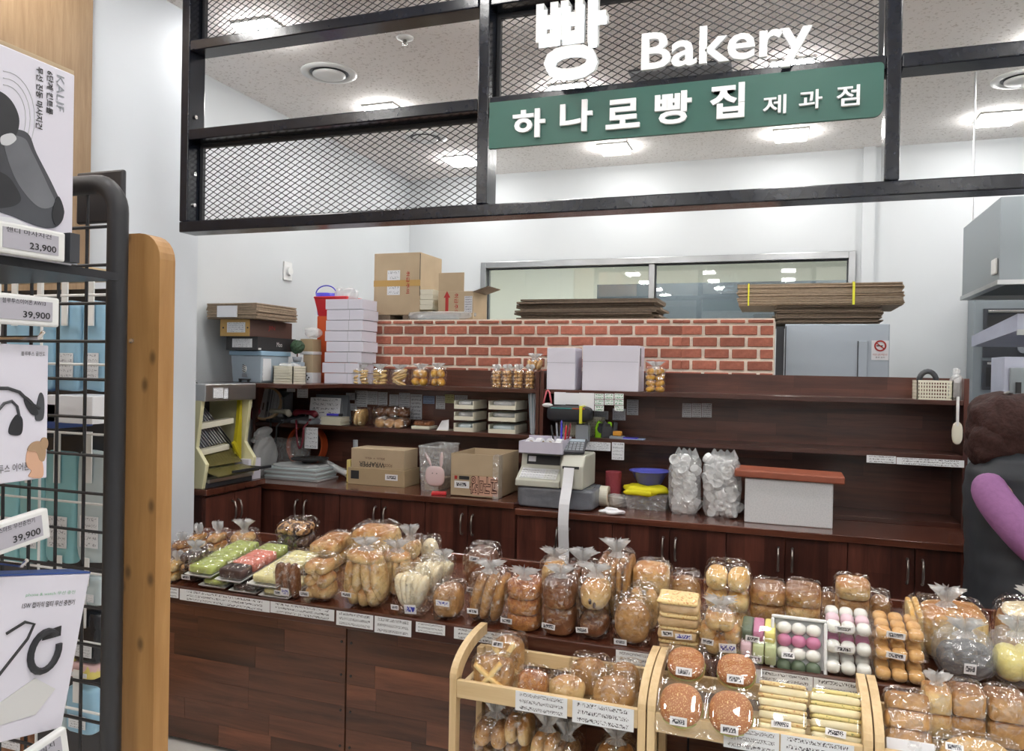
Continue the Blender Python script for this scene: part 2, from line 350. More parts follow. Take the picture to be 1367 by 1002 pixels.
    def grid(s, fn, nu, nv):
        vs = [fn(i/nu, j/nv) for j in range(nv+1) for i in range(nu+1)]
        return s.add(vs, [(j*(nu+1)+i, j*(nu+1)+i+1, (j+1)*(nu+1)+i+1, (j+1)*(nu+1)+i) for j in range(nv) for i in range(nu)])
    def build(s, name, mat, parent=None, smooth=False, bevel=0.0, solid=0.0):
        me = bpy.data.meshes.new(name); me.from_pydata(s.v, [], s.f); me.update()
        bm = bmesh.new(); bm.from_mesh(me); bmesh.ops.recalc_face_normals(bm, faces=bm.faces); bm.to_mesh(me); bm.free()
        if smooth:
            for p in me.polygons: p.use_smooth = True
        me.materials.append(M[mat] if isinstance(mat, str) else mat)
        o = bpy.data.objects.new(name, me); COL.objects.link(o)
        if parent is not None: o.parent = parent
        if solid:
            q = o.modifiers.new('thickness', 'SOLIDIFY'); q.thickness = solid; q.offset = 0
        if bevel:
            q = o.modifiers.new('bevel', 'BEVEL'); q.width = bevel; q.segments = 2; q.limit_method = 'ANGLE'
        return o
def tag(o, label, cat, group=None):
    o['label'] = label; o['category'] = cat
    if group: o['group'] = group
    return o
def struct(o, label=None):
    o['kind'] = 'structure'
    if label: o['label'] = label
    return o
def thing(name, label, cat, loc=(0, 0, 0), rz=0.0, group=None, rx=0.0, ry=0.0):
    o = bpy.data.objects.new(name, None); COL.objects.link(o); o.empty_display_size = 0.05
    o.location = loc; o.rotation_euler = (rx, ry, rz)
    return tag(o, label, cat, group)
def B(name, mat, c, d, parent=None, bevel=0.0, rot=None): return MB().box(c, d, rot).build(name, mat, parent, bevel=bevel)
def S(name, mat, a, b, parent=None, bevel=0.0): return MB().span(a, b).build(name, mat, parent, bevel=bevel)
def copy_tree(o, parent=None):
    c = o.copy(); COL.objects.link(c); c.parent = parent
    for ch in list(o.children): copy_tree(ch, c)
    return c
_txt = {}
def text_raw(body, bold=0.0):
    k = (body, bold)
    if k not in _txt:
        cu = bpy.data.curves.new('writing', 'FONT'); cu.body = body; cu.size = 1; cu.offset = bold; cu.resolution_u = 3; cu.fill_mode = 'FRONT'
        ob = bpy.data.objects.new('writing', cu); COL.objects.link(ob)
        me = bpy.data.meshes.new_from_object(ob.evaluated_get(bpy.context.evaluated_depsgraph_get()))
        bpy.data.objects.remove(ob); bpy.data.curves.remove(cu)
        vs = [v.co.copy() for v in me.vertices]; fs = [tuple(p.vertices) for p in me.polygons]; bpy.data.meshes.remove(me)
        _txt[k] = (vs, fs)
    return _txt[k]
def text(name, body, mat, parent, center, w_, h_, right=(1, 0, 0), up=(0, 0, 1), thick=0.0, bold=0.0):
    """writing fitted into a w by h box; thick > 0 gives raised letters"""
    vs, fs = text_raw(body, bold)
    if not vs: return None
    x0, x1 = min(v.x for v in vs), max(v.x for v in vs); y0, y1 = min(v.y for v in vs), max(v.y for v in vs)
    rt, u, c = Vector(right).normalized(), Vector(up).normalized(), Vector(center)
    nrm = rt.cross(u)
    pts = [c + rt*(((v.x-(x0+x1)/2)/(x1-x0))*w_) + u*(((v.y-(y0+y1)/2)/(y1-y0))*h_) for v in vs]
    me = bpy.data.meshes.new(name)
    if thick:
        bm = bmesh.new(); bv = [bm.verts.new(p) for p in pts]
        for f in fs:
            try: bm.faces.new([bv[i] for i in f])
            except ValueError: pass
        bmesh.ops.remove_doubles(bm, verts=bm.verts, dist=1e-5)
        g = bmesh.ops.extrude_face_region(bm, geom=list(bm.faces))
        for e in g['geom']:
            if isinstance(e, bmesh.types.BMVert): e.co += nrm*thick
        bmesh.ops.recalc_face_normals(bm, faces=bm.faces); bm.to_mesh(me); bm.free()
    else: me.from_pydata(pts, [], fs)
    me.materials.append(M[mat]); o = bpy.data.objects.new(name, me); COL.objects.link(o)
    if parent is not None: o.parent = parent
    return o

for w_ in '하나로빵집제과점': text_raw(w_, .03)
for w_ in '제과점빵': text_raw(w_, .012); text_raw(w_, .004)
text_raw('Bakery', .018)
for w_, k in PREWARM: text_raw(w_, k)
# ------------------------------------------------------------------ the room
CEIL, WL, WB, COLX, COLY = 3.093, -3.05, 5.935, -2.60, 2.92
struct(S('floor', 'floor', (-6, -7, -0.1), (6, 9, 0)))
struct(S('ceiling', 'ceil', (-6, -7, CEIL), (6, WB+0.1, CEIL+0.1)))
struct(S('wall_left', 'wall', (WL-0.12, COLY, 0), (WL, WB, CEIL)))
struct(S('wall_column', 'wall2', (COLX-0.5, 0.2, 0), (COLX, COLY, CEIL)), 'white side wall in front of the bakery')
struct(S('trim_1', 'woodclad', (COLX, -2.0, 0), (COLX+0.018, 2.31, CEIL)), 'pale oak wall cladding')
struct(S('wall_right', 'wall', (4.6, -7, 0), (4.7, WB, CEIL)))
struct(S('wall_front', 'wall', (-6, -7.1, 0), (6, -7, CEIL)))
struct(S('wall_store', 'wall', (-6.1, -7, 0), (-6, 0.2, CEIL)))
# back wall with its opening
wx0, wx1, wz0, wz1 = -2.385, 0.44, 1.84, 2.375
mb = MB().span((WL-0.12, WB, 0), (wx0, WB+0.1, CEIL)).span((wx1, WB, 0), (4.7, WB+0.1, CEIL)).span((wx0, WB, 0), (wx1, WB+0.1, wz0)).span((wx0, WB, wz1), (wx1, WB+0.1, CEIL))
struct(mb.build('wall_back', 'wall'))
struct(S('trim_2', 'wall', (0.475, WB-0.03, 0), (0.555, WB, CEIL)), 'white vertical conduit cover on the back wall')
win = bpy.data.objects.new('window_1', None); COL.objects.link(win); struct(win, 'long stainless framed interior window'); win.location = ((wx0+wx1)/2, WB, wz0)
ww, wh = wx1-wx0, wz1-wz0
for a, b_ in (((-ww/2, -0.02, 0), (-ww/2+0.045, 0.1, wh)), ((ww/2-0.045, -0.02, 0), (ww/2, 0.1, wh)), ((-ww/2+.045, -0.02, wh-0.05), (ww/2-.045, 0.1, wh)), ((-ww/2+.045, -0.02, 0), (ww/2-.045, 0.1, 0.05))):
    S('window_frame', 'framesteel', a, b_, win, bevel=0.003)
xm = -0.985-(wx0+wx1)/2
S('mullion', 'framesteel', (xm-0.022, -0.01, 0.05), (xm+0.022, 0.1, wh-0.05), win, bevel=0.003)
for x0_, x1_ in ((-ww/2+.045, xm-.022), (xm+.022, ww/2-.045)):
    for a, b_ in (((x0_, .03, .05), (x0_+.008, .044, wh-.05)), ((x1_-.008, .03, .05), (x1_, .044, wh-.05)), ((x0_+.008, .03, wh-.06), (x1_-.008, .044, wh-.05)), ((x0_+.008, .03, .05), (x1_-.008, .044, .058))): S('gasket', 'dgrey', a, b_, win)
S('pane', 'glass', (-ww/2+.045, 0.045, 0.05), (xm-0.022, 0.051, wh-.05), win)
S('pane', 'glass', (xm+0.022, 0.045, 0.05), (ww/2-.045, 0.051, wh-.05), win)
# the room seen through that window
M['cream'] = plain('cream_wall', srgb(228, 228, 216), 0.7)
M['bluegrey'] = plain('blue_grey_partition', srgb(64, 72, 79), 0.6)
struct(S('wall_beyond', 'cream', (-4, 8.2, 0), (3, 8.3, CEIL)))
struct(S('ceiling_beyond', 'cream', (-4, WB+0.1, 2.75), (3, 8.2, 2.85)))
struct(S('wall_beyond_left', 'cream', (-4.1, WB+0.1, 0), (-4, 8.2, CEIL)))
struct(S('wall_beyond_right', 'cream', (3, WB+0.1, 0), (3.1, 8.2, CEIL)))
struct(S('partition_beyond', 'bluegrey', (xat(797, 7.3, 2.2), 7.3, 0), (2.4, 7.36, zat(1000, 376, 7.3))))
struct(S('baseboard_left', 'grey', (WL, COLY, 0), (WL+0.012, 3.0, 0.08)))
# ceiling fittings
def ceiling_light(x, y, label, z=CEIL, s=0.19):
    t = thing('ceiling_light', label, 'light', (x, y, z), 0, 'square ceiling lights')
    f = MB()
    for a, b_ in (((-s/2-.012, -s/2-.012), (s/2+.012, -s/2)), ((-s/2-.012, s/2), (s/2+.012, s/2+.012)), ((-s/2-.012, -s/2), (-s/2, s/2)), ((s/2, -s/2), (s/2+.012, s/2))):
        f.span((a[0], a[1], -0.012), (b_[0], b_[1], 0))
    f.build('frame', 'white', t)
    S('diffuser', 'lamp', (-s/2, -s/2, -0.034), (s/2, s/2, -0.002), t)
G = 1.18
rown = {0: 'nearest the sign', 1: 'in the middle row', 2: 'nearest the back wall'}
for j in range(-6, 3):
    for i in range(-2, 3):
        x, y = i*G - 0.005, 3.07 + j*G
        if i == -2 and y < COLY and x < COLX+.1: continue
        col = ['above the left wall side', 'above the carton side', 'above the middle of the bakery', 'above the steel hood side', 'above the far right side'][i+2]
        lab = f'square ceiling light {rown[j]} {col}' if j >= 0 else 'square ceiling light over the shop aisle behind the viewer'
        ceiling_light(x, y, lab)
for k, x in enumerate((-2.6, -0.9, 0.6)): ceiling_light(x, 6.75, ['added unseen light beyond the window, far left', 'added unseen light beyond the window, behind the mullion', 'added unseen light beyond the window, far right'][k], 2.75, 0.42)  # lamps added out of view to brighten the room beyond the window
def diffuser(x, y, label):
    t = thing('air_diffuser', label, 'air vent', (x, y, CEIL), 0, 'round ceiling air diffusers')
    MB().lathe([(0.150, 0), (0.150, -0.006), (0.115, -0.012), (0.105, -0.004), (0.105, 0)], n=40).build('ring', 'white', t, smooth=True)
    MB().lathe([(0.104, -0.0005), (0.104, -0.003), (0.001, -0.003)], n=32).build('throat', 'dgrey', t)
    MB().lathe([(0.001, -0.026), (0.07, -0.024), (0.088, -0.016), (0.088, -0.010), (0.001, -0.006)], n=40).build('disc', 'white', t, smooth=True)
diffuser(-2.375, 3.64, 'round white air diffuser seen through the open upper left frame bay')
diffuser(-2.385, 4.85, 'round white air diffuser seen through the lower left wire mesh')
diffuser(1.15, 4.78, 'round white air diffuser at the far right above the hood')
t = thing('sprinkler', 'small white ceiling sprinkler head between two lights', 'sprinkler', (-1.77, 3.36, CEIL))
MB().lathe([(0.042, 0), (0.040, -0.006), (0.018, -0.012), (0.001, -0.012)], n=20).build('plate', 'white', t, smooth=True)
MB().lathe([(0.009, -0.012), (0.009, -0.03), (0.014, -0.034), (0.001, -0.036)], n=14).build('nozzle', 'chrome', t, smooth=True)
t = thing('return_air_grille', 'dark rectangular air grille in the ceiling behind the white word', 'air vent', (-0.56, 4.22, CEIL))
S('backing', 'dgrey', (-0.26, -0.15, -0.004), (0.26, 0.15, 0), t)
for k in range(13): B('slat', 'grey', (0, -0.138+k*0.023, -0.012), (0.52, 0.006, 0.014), t, rot=Matrix.Rotation(R(35), 3, 'X'))
# the wall switch
t = thing('wall_switch', 'small white rounded wall switch high on the left wall', 'switch', (WL, 4.228, 2.106))
MB().box((0.006, 0, 0), (0.012, 0.085, 0.12)).build('plate', 'white', t, bevel=0.004)
MB().cyl((0.012, 0, 0.0), (0.03, 0, 0.0), 0.03, 0.026, 20).build('dial', 'white', t)
t = thing('wall_socket', 'small white wall socket beside the pine post', 'socket', (COLX, 2.56, 1.345))
MB().box((0.005, 0, 0), (0.01, 0.07, 0.12)).build('plate', 'white', t, bevel=0.003)
for k in (-1, 1): MB().cyl((0.0105, 0, k*.026), (0.012, 0, k*.026), 0.018).build('outlet', 'grey', t)

# ------------------------------------------------------------------ sign gantry
GY0, GY1 = 2.455, 2.545
gan = thing('sign_gantry', 'black steel sign gantry with wire mesh hanging over the display', 'gantry', (-0.987, 2.50, 2.02))
def gs(name, a, b_, bevel=0.004):
    o = Vector((-0.987, 2.50, 2.02))
    return S(name, 'black', Vector(a)-o, Vector(b_)-o, gan, bevel)
for x in (-2.281, -1.013, 0.252, 1.491): gs('post', (x, GY0, 2.062), (x+0.04, GY1, CEIL))
gs('bottom_beam', (-2.281, GY0, 2.019), (1.531, GY1, 2.061))
for x0, x1 in ((-2.240, -1.014), (-0.972, 0.251), (0.293, 1.490)):
    gs('beam', (x0, GY0, 2.381), (x1, GY1, 2.423)); gs('beam', (x0, GY0, 2.732), (x1, GY1, 2.772))
def mesh_panel(x0, x1, z0, z1, y=2.528, cw=0.0405, ch=0.0229):
    o = Vector((-0.987, 2.50, 2.02)); mb = MB(); W, H_ = x1-x0, z1-z0; k = ch/cw
    for sgn in (1, -1):
        n0 = int(-W*k/ch)-1 if sgn > 0 else 0
        n1 = int(H_/ch)+1 if sgn > 0 else int((H_+W*k)/ch)+1
        for n in range(n0, n1+1):
            c = n*ch    # z = c + sgn*k*x
            xs = sorted([0, W, (0-c)/(sgn*k), (H_-c)/(sgn*k)])
            a, b_ = xs[1], xs[2]
            if a < -1e-6 or b_ > W+1e-6 or b_-a < 0.004: continue
            p, q = Vector((x0+a, y+sgn*.0012, z0+c+sgn*k*a)), Vector((x0+b_, y+sgn*.0012, z0+c+sgn*k*b_))
            mb.cyl(p-o, q-o, 0.0018, n=4)
    ob = mb.build('wire_mesh', 'blackm', gan); ob['kind'] = 'stuff'
    f = MB()
    for a, b_ in (((x0, z0), (x1, z0+.014)), ((x0, z1-.014), (x1, z1)), ((x0, z0+.014), (x0+.014, z1-.014)), ((x1-.014, z0+.014), (x1, z1-.014))):
        f.span(Vector((a[0], y-.008, a[1]))-o, Vector((b_[0], y+.008, b_[1]))-o)
    f.build('mesh_border', 'blackm', gan)
mesh_panel(-2.239, -1.015, 2.063, 2.379)
mesh_panel(-2.239, -1.015, 2.774, CEIL-.002)
mesh_panel(-0.971, 0.250, 2.425, 2.730)
for z in (2.131, 2.254, 2.48): 
    o = Vector((-0.987, 2.50, 2.02)); MB().cyl(Vector((-2.241, 2.49, z))-o, Vector((-2.234, 2.49, z))-o, 0.008, n=8).build('bolt', 'chrome', gan)
# sign board with a rounded corner
sg = thing('sign_board', 'green sign board with white raised Korean letters', 'sign', (-0.36, 2.443, 2.254))
sx0, sx1, sz0, sz1 = -0.6035, 0.605, -0.0105, 0.1447
pts = [(sx0, 0, sz0)]; rr = 0.026
for k in range(7):
    a = -math.pi/2+k*math.pi/12; pts.append((sx1-rr+math.cos(a)*rr, 0, sz0+rr+math.sin(a)*rr))
for k in range(5):
    a = k*math.pi/8; pts.append((sx1-.012+math.cos(a)*.012, 0, sz1-.012+math.sin(a)*.012))
pts.append((sx0, 0, sz1))
MB().prism(pts, (0, 0.012, 0)).build('board', 'signgreen', sg)
def letter(ch, px, py, wpx, hpx, bold=0.03, mat='letter', par=None, Y=2.442, th=0.011, nm='letter'):
    c = at(px, py, Y=Y); x0 = at(px-wpx/2, py, Y=Y).x; x1 = at(px+wpx/2, py, Y=Y).x
    z0 = zat(px, py+hpx/2, Y); z1 = zat(px, py-hpx/2, Y)
    return text(nm, ch, mat, par, c-par.location, x1-x0, z1-z0, thick=th, bold=bold)
for ch, px, py, w_, h_ in (('하', 707, 166, 43, 38), ('나', 770, 156, 43, 42), ('로', 832, 153, 45, 39), ('빵', 899, 145, 49, 43), ('집', 971, 136, 46, 46), ('제', 1034, 141, 31, 25), ('과', 1082, 134, 31, 25), ('점', 1132, 129, 31, 27)):
    letter(ch, px, py, w_, h_, .03 if w_ > 40 else .012, par=sg)
lit = thing('lit_letter', 'glowing white Korean channel letter above the green board', 'sign letter', (-0.68, 2.42, 2.44))
letter('빵', 766, 54, 92, 108, 0.012, 'white', lit, 2.42, 0.044, 'letter_body')
letter('빵', 764, 54, 90, 106, 0.012, 'lit', lit, 2.375, 0.002, 'letter_face')
bk = thing('word_sign', 'white word Bakery mounted on the wire mesh', 'sign letters', (-0.20, 2.455, 2.41))
z0 = zat(862, 100, 2.443)
vs, _ = text_raw('Bakery', 0.018)
xx0, xx1 = at(857, 75, Y=2.443).x, at(1084, 60, Y=2.443).x
zz0, zz1 = zat(1050, 91, 2.443), zat(940, 37, 2.443)
text('letters', 'Bakery', 'letter', bk, Vector(((xx0+xx1)/2, 2.443, (zz0+zz1)/2))-bk.location, xx1-xx0, zz1-zz0, thick=0.014, bold=0.018)
# ------------------------------------------------------------------ front display counter
SLOPE = math.atan(0.075/0.55)
def dz(Y): return 0.625 + (Y-2.40)*0.075/0.55
cx0, cx1 = -2.58, 1.35
dc = thing('display_counter', 'dark wooden bakery display counter full of wrapped bread', 'counter', ((cx0+cx1)/2, 2.42, 0))
def dl(p): return Vector(p) - dc.location
L_ = cx1-cx0
rs = random.Random(4)
# front faced with staves, two panels meeting at a dark joint
jx = xat(462, 2.45, 0.4); jx2 = jx+1.22
rows = 7; zh = 0.575/rows
S('carcass', 'blackm', dl((cx0, 2.468, 0.02)), dl((cx1, 2.94, 0.60)), dc)
for (a, b_) in ((cx0, jx-0.003), (jx+0.003, jx2-.003), (jx2+.003, cx1)):
    for r_ in range(rows):
        x = a; first = True
        while x < b_-1e-4:
            ln = rs.uniform(0.22, 0.55) if not first else rs.uniform(0.1, 0.45)
            e = min(b_, x+ln)
            if b_-e < 0.1: e = b_
            S('stave', 'stave', dl((x+.0004, 2.45+rs.uniform(0, .0006), 0.02+r_*zh+.0003)), dl((e-.0004, 2.467, 0.02+(r_+1)*zh-.0003)), dc)
            x = e; first = False
for x in (jx-0.02, jx+0.02):
    for z in (0.12, 0.25, 0.38, 0.5):
        o = dl((x, 2.45, z)); MB().cyl(o, o+Vector((0, -0.002, 0)), 0.005, n=8).build('screw', 'blackm', dc)
# sloped top, front lip and back lip
rot = Matrix.Rotation(SLOPE, 3, 'X')
ym = 2.68
B('top_board', 'top', dl(((cx0+cx1)/2, ym, dz(ym)-0.013)), (L_, 0.545, 0.024), dc, 0.002, rot)
B('front_lip', 'dark_h', dl(((cx0+cx1)/2, 2.397, 0.606)), (L_, 0.02, 0.066), dc, 0.003)
B('back_lip', 'top', dl(((cx0+cx1)/2, 2.955, 0.69)), (L_, 0.02, 0.09), dc, 0.003)

# price strips on the lip (px left, px right, height in px, lower by)
def strip(px0, px1, h_, label, dy=0.0, mat='strip', tilt=0.0):
    x0, x1 = xat(px0, 2.384, .61), xat(px1, 2.384, .61)
    o = B('price_strip', mat, (0, 0, 0), (x1-x0, 0.0012, h_), None, rot=Matrix.Rotation(tilt, 3, 'Y'))
    o.location = ((x0+x1)/2, 2.3845, 0.634-h_/2-dy); return tag(o, label, 'price label', 'hand written paper strips on the counter lip')
for a in ((213, 238, .038, 'small paper strip on the counter lip half hidden by the pine post'), (240, 360, .042, 'long paper strip under the green and chocolate cakes'),
          (361, 446, .040, 'paper strip under the cheese cake and braided bread'), (449, 498, .050, 'paper strip under the woven finger rolls'),
          (500, 549, .056, 'paper strip under the pale clam shaped bread'), (555, 594, .034, 'small paper strip under the little brown bread'),
          (606, 678, .038, 'paper strip under the long hot dog rolls'), (822, 881, .05, 'hanging paper strip under the sugared bun'),
          (1009, 1085, .046, 'paper strip under the white tray of coloured rice cakes'), (1086, 1163, .06, 'paper strip under the pink and white rice cake boxes')):
    strip(a[0], a[1], a[2], a[3])

# ------------------------------------------------------------------ small beech racks in front of the counter
def rack(x0, x1, label, yf=2.12, yb=2.37):
    t = thing('bread_rack', label, 'rack', ((x0+x1)/2, yf, 0)); ox = (x0+x1)/2; hw = (x1-x0)/2
    top = 0.668; fz = 0.575; d = yb-yf
    for sx in (-1, 1):
        xx = sx*(hw-0.011)
        S('leg', 'beechz', (xx-.011, 0, 0), (xx+.011, 0.034, fz), t, 0.002)
        S('leg', 'beechz', (xx-.011, d-.034, 0), (xx+.011, d, top-.07), t, 0.002)
        pts = []                                              # quarter arch cheek
        for k in range(11):
            a = math.pi/2*k/10
            pts.append((xx-.011, d-0.002-(d-.002)*math.cos(a)**1.0 if False else (d-.03)*(1-math.cos(a)), fz+(top-fz)*math.sin(a)))
        pts.append((xx-.011, d, top)); 
        inner = []
        for k in range(11):
            a = math.pi/2*k/10
            inner.append((xx-.011, 0.034+(d-.034-.03)*(1-math.cos(a)), fz-.03+(top-.034-fz+.03)*math.sin(a)))
        inner.append((xx-.011, d, top-.034))
        MB().prism(pts+inner[::-1], (0.022, 0, 0)).build('arched_cheek', 'beechz', t)
        S('side_rail', 'beech', (xx-.009, .034, fz-.075), (xx+.009, d-.034, fz-.045), t)
    w_ = hw-0.0225
    S('front_rail', 'beech', (-w_, 0.002, fz-.055), (w_, 0.02, fz-.003), t, 0.002)
    S('back_rail', 'beech', (-w_, d-.018, top-.112), (w_, d-.002, top-.068), t, 0.002)
    for k in range(4): S('shelf_slat', 'beech', (-w_, .024+k*.056, fz-.062), (w_, .07+k*.056, fz-.052), t)
    S('front_rail', 'beech', (-w_, 0.002, .19), (w_, 0.02, .235), t, 0.002)
    for k in range(4): S('shelf_slat', 'beech', (-w_, .024+k*.056, .18), (w_, .07+k*.056, .19), t)
    return t
RZ = 0.523           # upper rack shelf, top of its slats
rk1 = (xat(600, 2.12, .57), xat(868, 2.12, .6)-.012); rk2 = (rk1[1]+.004, xat(1166, 2.12, .6)); rk3 = (rk2[1]+.004, rk2[1]+.62)
rack(*rk1, 'pale beech bread rack holding the cross topped bread')
rack(*rk2, 'pale beech bread rack holding burgers and sandwiches')
rack(*rk3, 'pale beech bread rack at the right edge under the loaves')
def rstrip(px0, px1, h_, label):
    x0, x1 = xat(px0, 2.118, .54), xat(px1, 2.118, .54)
    o = B('price_strip', 'strip', (0, 0, 0), (x1-x0, 0.0012, h_)); o.location = ((x0+x1)/2, 2.1185, 0.572-h_/2)
    tag(o, label, 'price label', 'paper strips on the rack rails')
rstrip(688, 757, .056, 'paper strip on the rack rail under the streusel bun')
rstrip(764, 846, .062, 'paper strip on the rack rail under the big round brown bread')
rstrip(966, 1040, .058, 'paper strip on the rack rail under the burgers')
rstrip(1042, 1140, .058, 'paper strip on the rack rail under the sandwiches')

# ------------------------------------------------------------------ back counters
def handle(parent, x, z, y, rotx=False):
    pts = [(x, y, z-.05), (x, y-.018, z-.045), (x, y-.026, z-.02), (x, y-.026, z+.02), (x, y-.018, z+.045), (x, y, z+.05)]
    return MB().tube(pts, [.006, .0045, .005, .005, .0045, .006], 8).build('handle', 'handlem', parent, smooth=True)
def cabinet(xa, xb, ztop, label, seam, y=3.53, depth=0.52):
    t = thing('base_cabinet', label, 'cabinet', ((xa+xb)/2, y, 0), 0, 'dark base cabinets along the back'); ox = (xa+xb)/2
    S('body', 'dark_v', (xa-ox, 0.02, 0), (xb-ox, depth, ztop), t)
    for (a, b_, hs) in ((xa, seam, 1), (seam, xb, -1)):
        d_ = S('door', 'dark_v', (a-ox+.002, 0, 0.06), (b_-ox-.002, 0.019, ztop-.006), t, 0.0015)
        handle(d_, seam-ox-hs*.028, ztop-.10, 0.0)
def X5(px, z=.7): return xat(px, 3.53, z)
LT, RT = 0.862, 0.836
xs = [X5(343), X5(453), X5(567), X5(687.5)]; sm = [X5(403), X5(508), X5(624)]
for i, l in enumerate(('left base cabinet beside the slicer cabinet', 'base cabinet under the wrapper carton', 'base cabinet under the big open carton')):
    cabinet(xs[i], xs[i+1], LT-.03, 'dark wooden '+l, sm[i])
xs = [X5(689.5), X5(817), X5(969), X5(1131), X5(1312)]; sm = [X5(752), X5(893.5), X5(1048), X5(1221)]
for i, l in enumerate(('base cabinet under the label scale', 'base cabinet under the bags of cups', 'base cabinet under the foam box', 'base cabinet at the right end of the back counter')):
    cabinet(xs[i], xs[i+1], RT-.03, 'dark wooden '+l, sm[i])
wtl = S('worktop', 'top', (-3.03, 3.50, LT-.03), (X5(688), 4.12, LT), None, 0.003); tag(wtl, 'glossy red brown worktop of the left back counter', 'worktop')
wtr = S('worktop', 'top', (X5(688)+.004, 3.50, RT-.03), (X5(1306)+.02, 4.12, RT), None, 0.003); tag(wtr, 'glossy red brown worktop of the right back counter', 'worktop')
# corner cabinet with the slicer, along the left wall
t = thing('corner_cabinet', 'dark wooden corner cabinet under the bread slicer', 'cabinet', (-2.83, 3.25, 0))
S('body', 'dark_v', (-.20, -.21, 0), (.175, .21, .862), t); S('top', 'top', (-.21, -.225, .863), (.21, .225, .893), t, .003)
for a, b_, hy in ((-.21, -.002, -.022), (.002, .21, .022)):
    d_ = S('door', 'dark_v', (.176, a, .05), (.195, b_, .85), t, .0015)
    pts = [(.195, hy, .71), (.213, hy, .715), (.221, hy, .74), (.221, hy, .78), (.213, hy, .805), (.195, hy, .81)]
    MB().tube(pts, [.006, .0045, .005, .005, .0045, .006], 8).build('handle', 'handlem', d_, smooth=True)
# hutches
HY0, HY1, S1, S2 = 3.87, 4.12, 1.40, 1.158
def hutch(xa, xb, base, label, ztop):
    t = thing('shelf_hutch', label, 'shelf', ((xa+xb)/2, HY0, base)); ox = (xa+xb)/2
    f = lambda x, y, z: (x-ox, y-HY0, z-base)
    S('back_panel', 'dark_b', f(xa+.02, HY1-.016, base), f(xb-.02, HY1, ztop), t)
    for x in (xa, xb-.02): S('side_panel', 'dark_v', f(x, HY0, base), f(x+.02, HY1, ztop), t, .0015)
    for z in (S1, S2): S('shelf', 'dark_h', f(xa+.0205, HY0+.002, z-.022), f(xb-.0205, HY1-.017, z), t, .0015)
    S('base_board', 'dark_h', f(xa+.0205, HY0+.004, base), f(xb-.0205, HY1-.017, base+.022), t, .0015)
    return t
HLx0, HLx1 = -3.02, xat(719.5, HY0, 1.3)
HRx0, HRx1 = xat(720, HY0, 1.3)+.001, xat(1293, HY0, 1.3)
hutch(HLx0, HLx1, LT, 'dark wooden wall shelf on the left back counter crowded with boxes', 1.492)
hutch(HRx0, HRx1, RT, 'dark wooden wall shelf on the right back counter', 1.497)
S2R = 1.140
# brick clad partition, bricks proud of pale mortar
bx0, bx1, bz0, bz1 = xat(498, 4.15, 1.6), xat(1033, 4.15, 1.6), 1.0, 1.785
bt = thing('brick_partition', 'low partition clad in red brick with pale mortar', 'partition', ((bx0+bx1)/2, 4.14, 0))
o_ = bt.location
S('core', 'mortar', Vector((bx0, 4.15, 0))-o_, Vector((bx1, 4.55, bz1))-o_, bt)
rs = random.Random(9)
bl, bh, mo = 0.122, 0.046, 0.0145
z = bz1-0.008; r_ = 0
seams = [bx0, xat(910, 4.15, 1.6), bx1]
bmesh_cache = {}
while z > 1.30:
    for a, b_ in zip(seams[:-1], seams[1:]):
        x = a - (bl*0.5 if (r_+(a > bx0)) % 2 else 0) - 0.02*(a > bx0)
        while x < b_:
            x0, x1 = max(x, a), min(x+bl, b_-(.004 if b_ == bx1 else 0))
            if x1-x0 > 0.02:
                top_ = z; bot = z-bh*(0.35 if r_ == 0 else 1)
                key = (round(x1-x0, 4), r_ == 0)
                if key in bmesh_cache:
                    o = bpy.data.objects.new('brick', bmesh_cache[key]); COL.objects.link(o); o.parent = bt
                else:
                    o = MB().box((0, 0, 0), (x1-x0, 0.012, top_-bot)).build('brick', 'brick', bt)
                    bm = bmesh.new(); bm.from_mesh(o.data); bmesh.ops.bevel(bm, geom=list(bm.edges), offset=.0025, segments=1, affect='EDGES'); bm.to_mesh(o.data); bm.free()
                    bmesh_cache[key] = o.data
                o.location = Vector(((x0+x1)/2, 4.147+rs.uniform(-.0015, .0015), (top_+bot)/2)) - o_
                o.rotation_euler = (0, rs.uniform(-.012, .012), 0)
            x += bl+.016
    z -= (bh*(0.35 if r_ == 0 else 1))+mo; r_ += 1

# ------------------------------------------------------------------ steel cabinet, hood, ovens on the right
t = thing('steel_refrigerator', 'grey steel refrigerator with a no smoking notice behind the shelf', 'refrigerator', (.25, 4.6, 0))
S('body', 'fridge', (-.264, 0.0, 0), (.268, .68, 1.783), t, .006)
S('trim_strip', 'fridge', (.115, -.012, .9), (.16, 0, 1.69), t, .003)
S('dark_seam', 'dgrey', (-.262, -.006, .9), (-.256, 0, 1.77), t)
S('seam', 'dgrey', (.11, -.005, .9), (.114, 0, 1.69), t)
n = MB().box((.222, -.0015, 1.64), (.085, .002, .105)).build('notice', 'paper', t)
MB().lathe([(.022, 0), (.03, 0), (.03, .001), (.022, .001), (.022, 0)], n=28).build('red_ring', 'redink', n).matrix_local = Matrix.Translation((.222, -.004, 1.664)) @ Matrix.Rotation(R(90), 4, 'X')
B('red_bar', 'redink', (.222, -.0045, 1.664), (.05, .001, .006), n, rot=Matrix.Rotation(R(40), 3, 'Y'))
B('cigarette', 'ink', (.219, -.0042, 1.664), (.032, .001, .006), n)
text('writing', '이곳은 금연구역입니다', 'redink', n, (.222, -.0042, 1.617), .07, .011); text('writing', '흡연 금지', 'ink', n, (.222, -.0042, 1.602), .045, .008)
S('side_machine', 'dgrey', (-.31, .02, 0), (-.268, .5, 1.77), t)
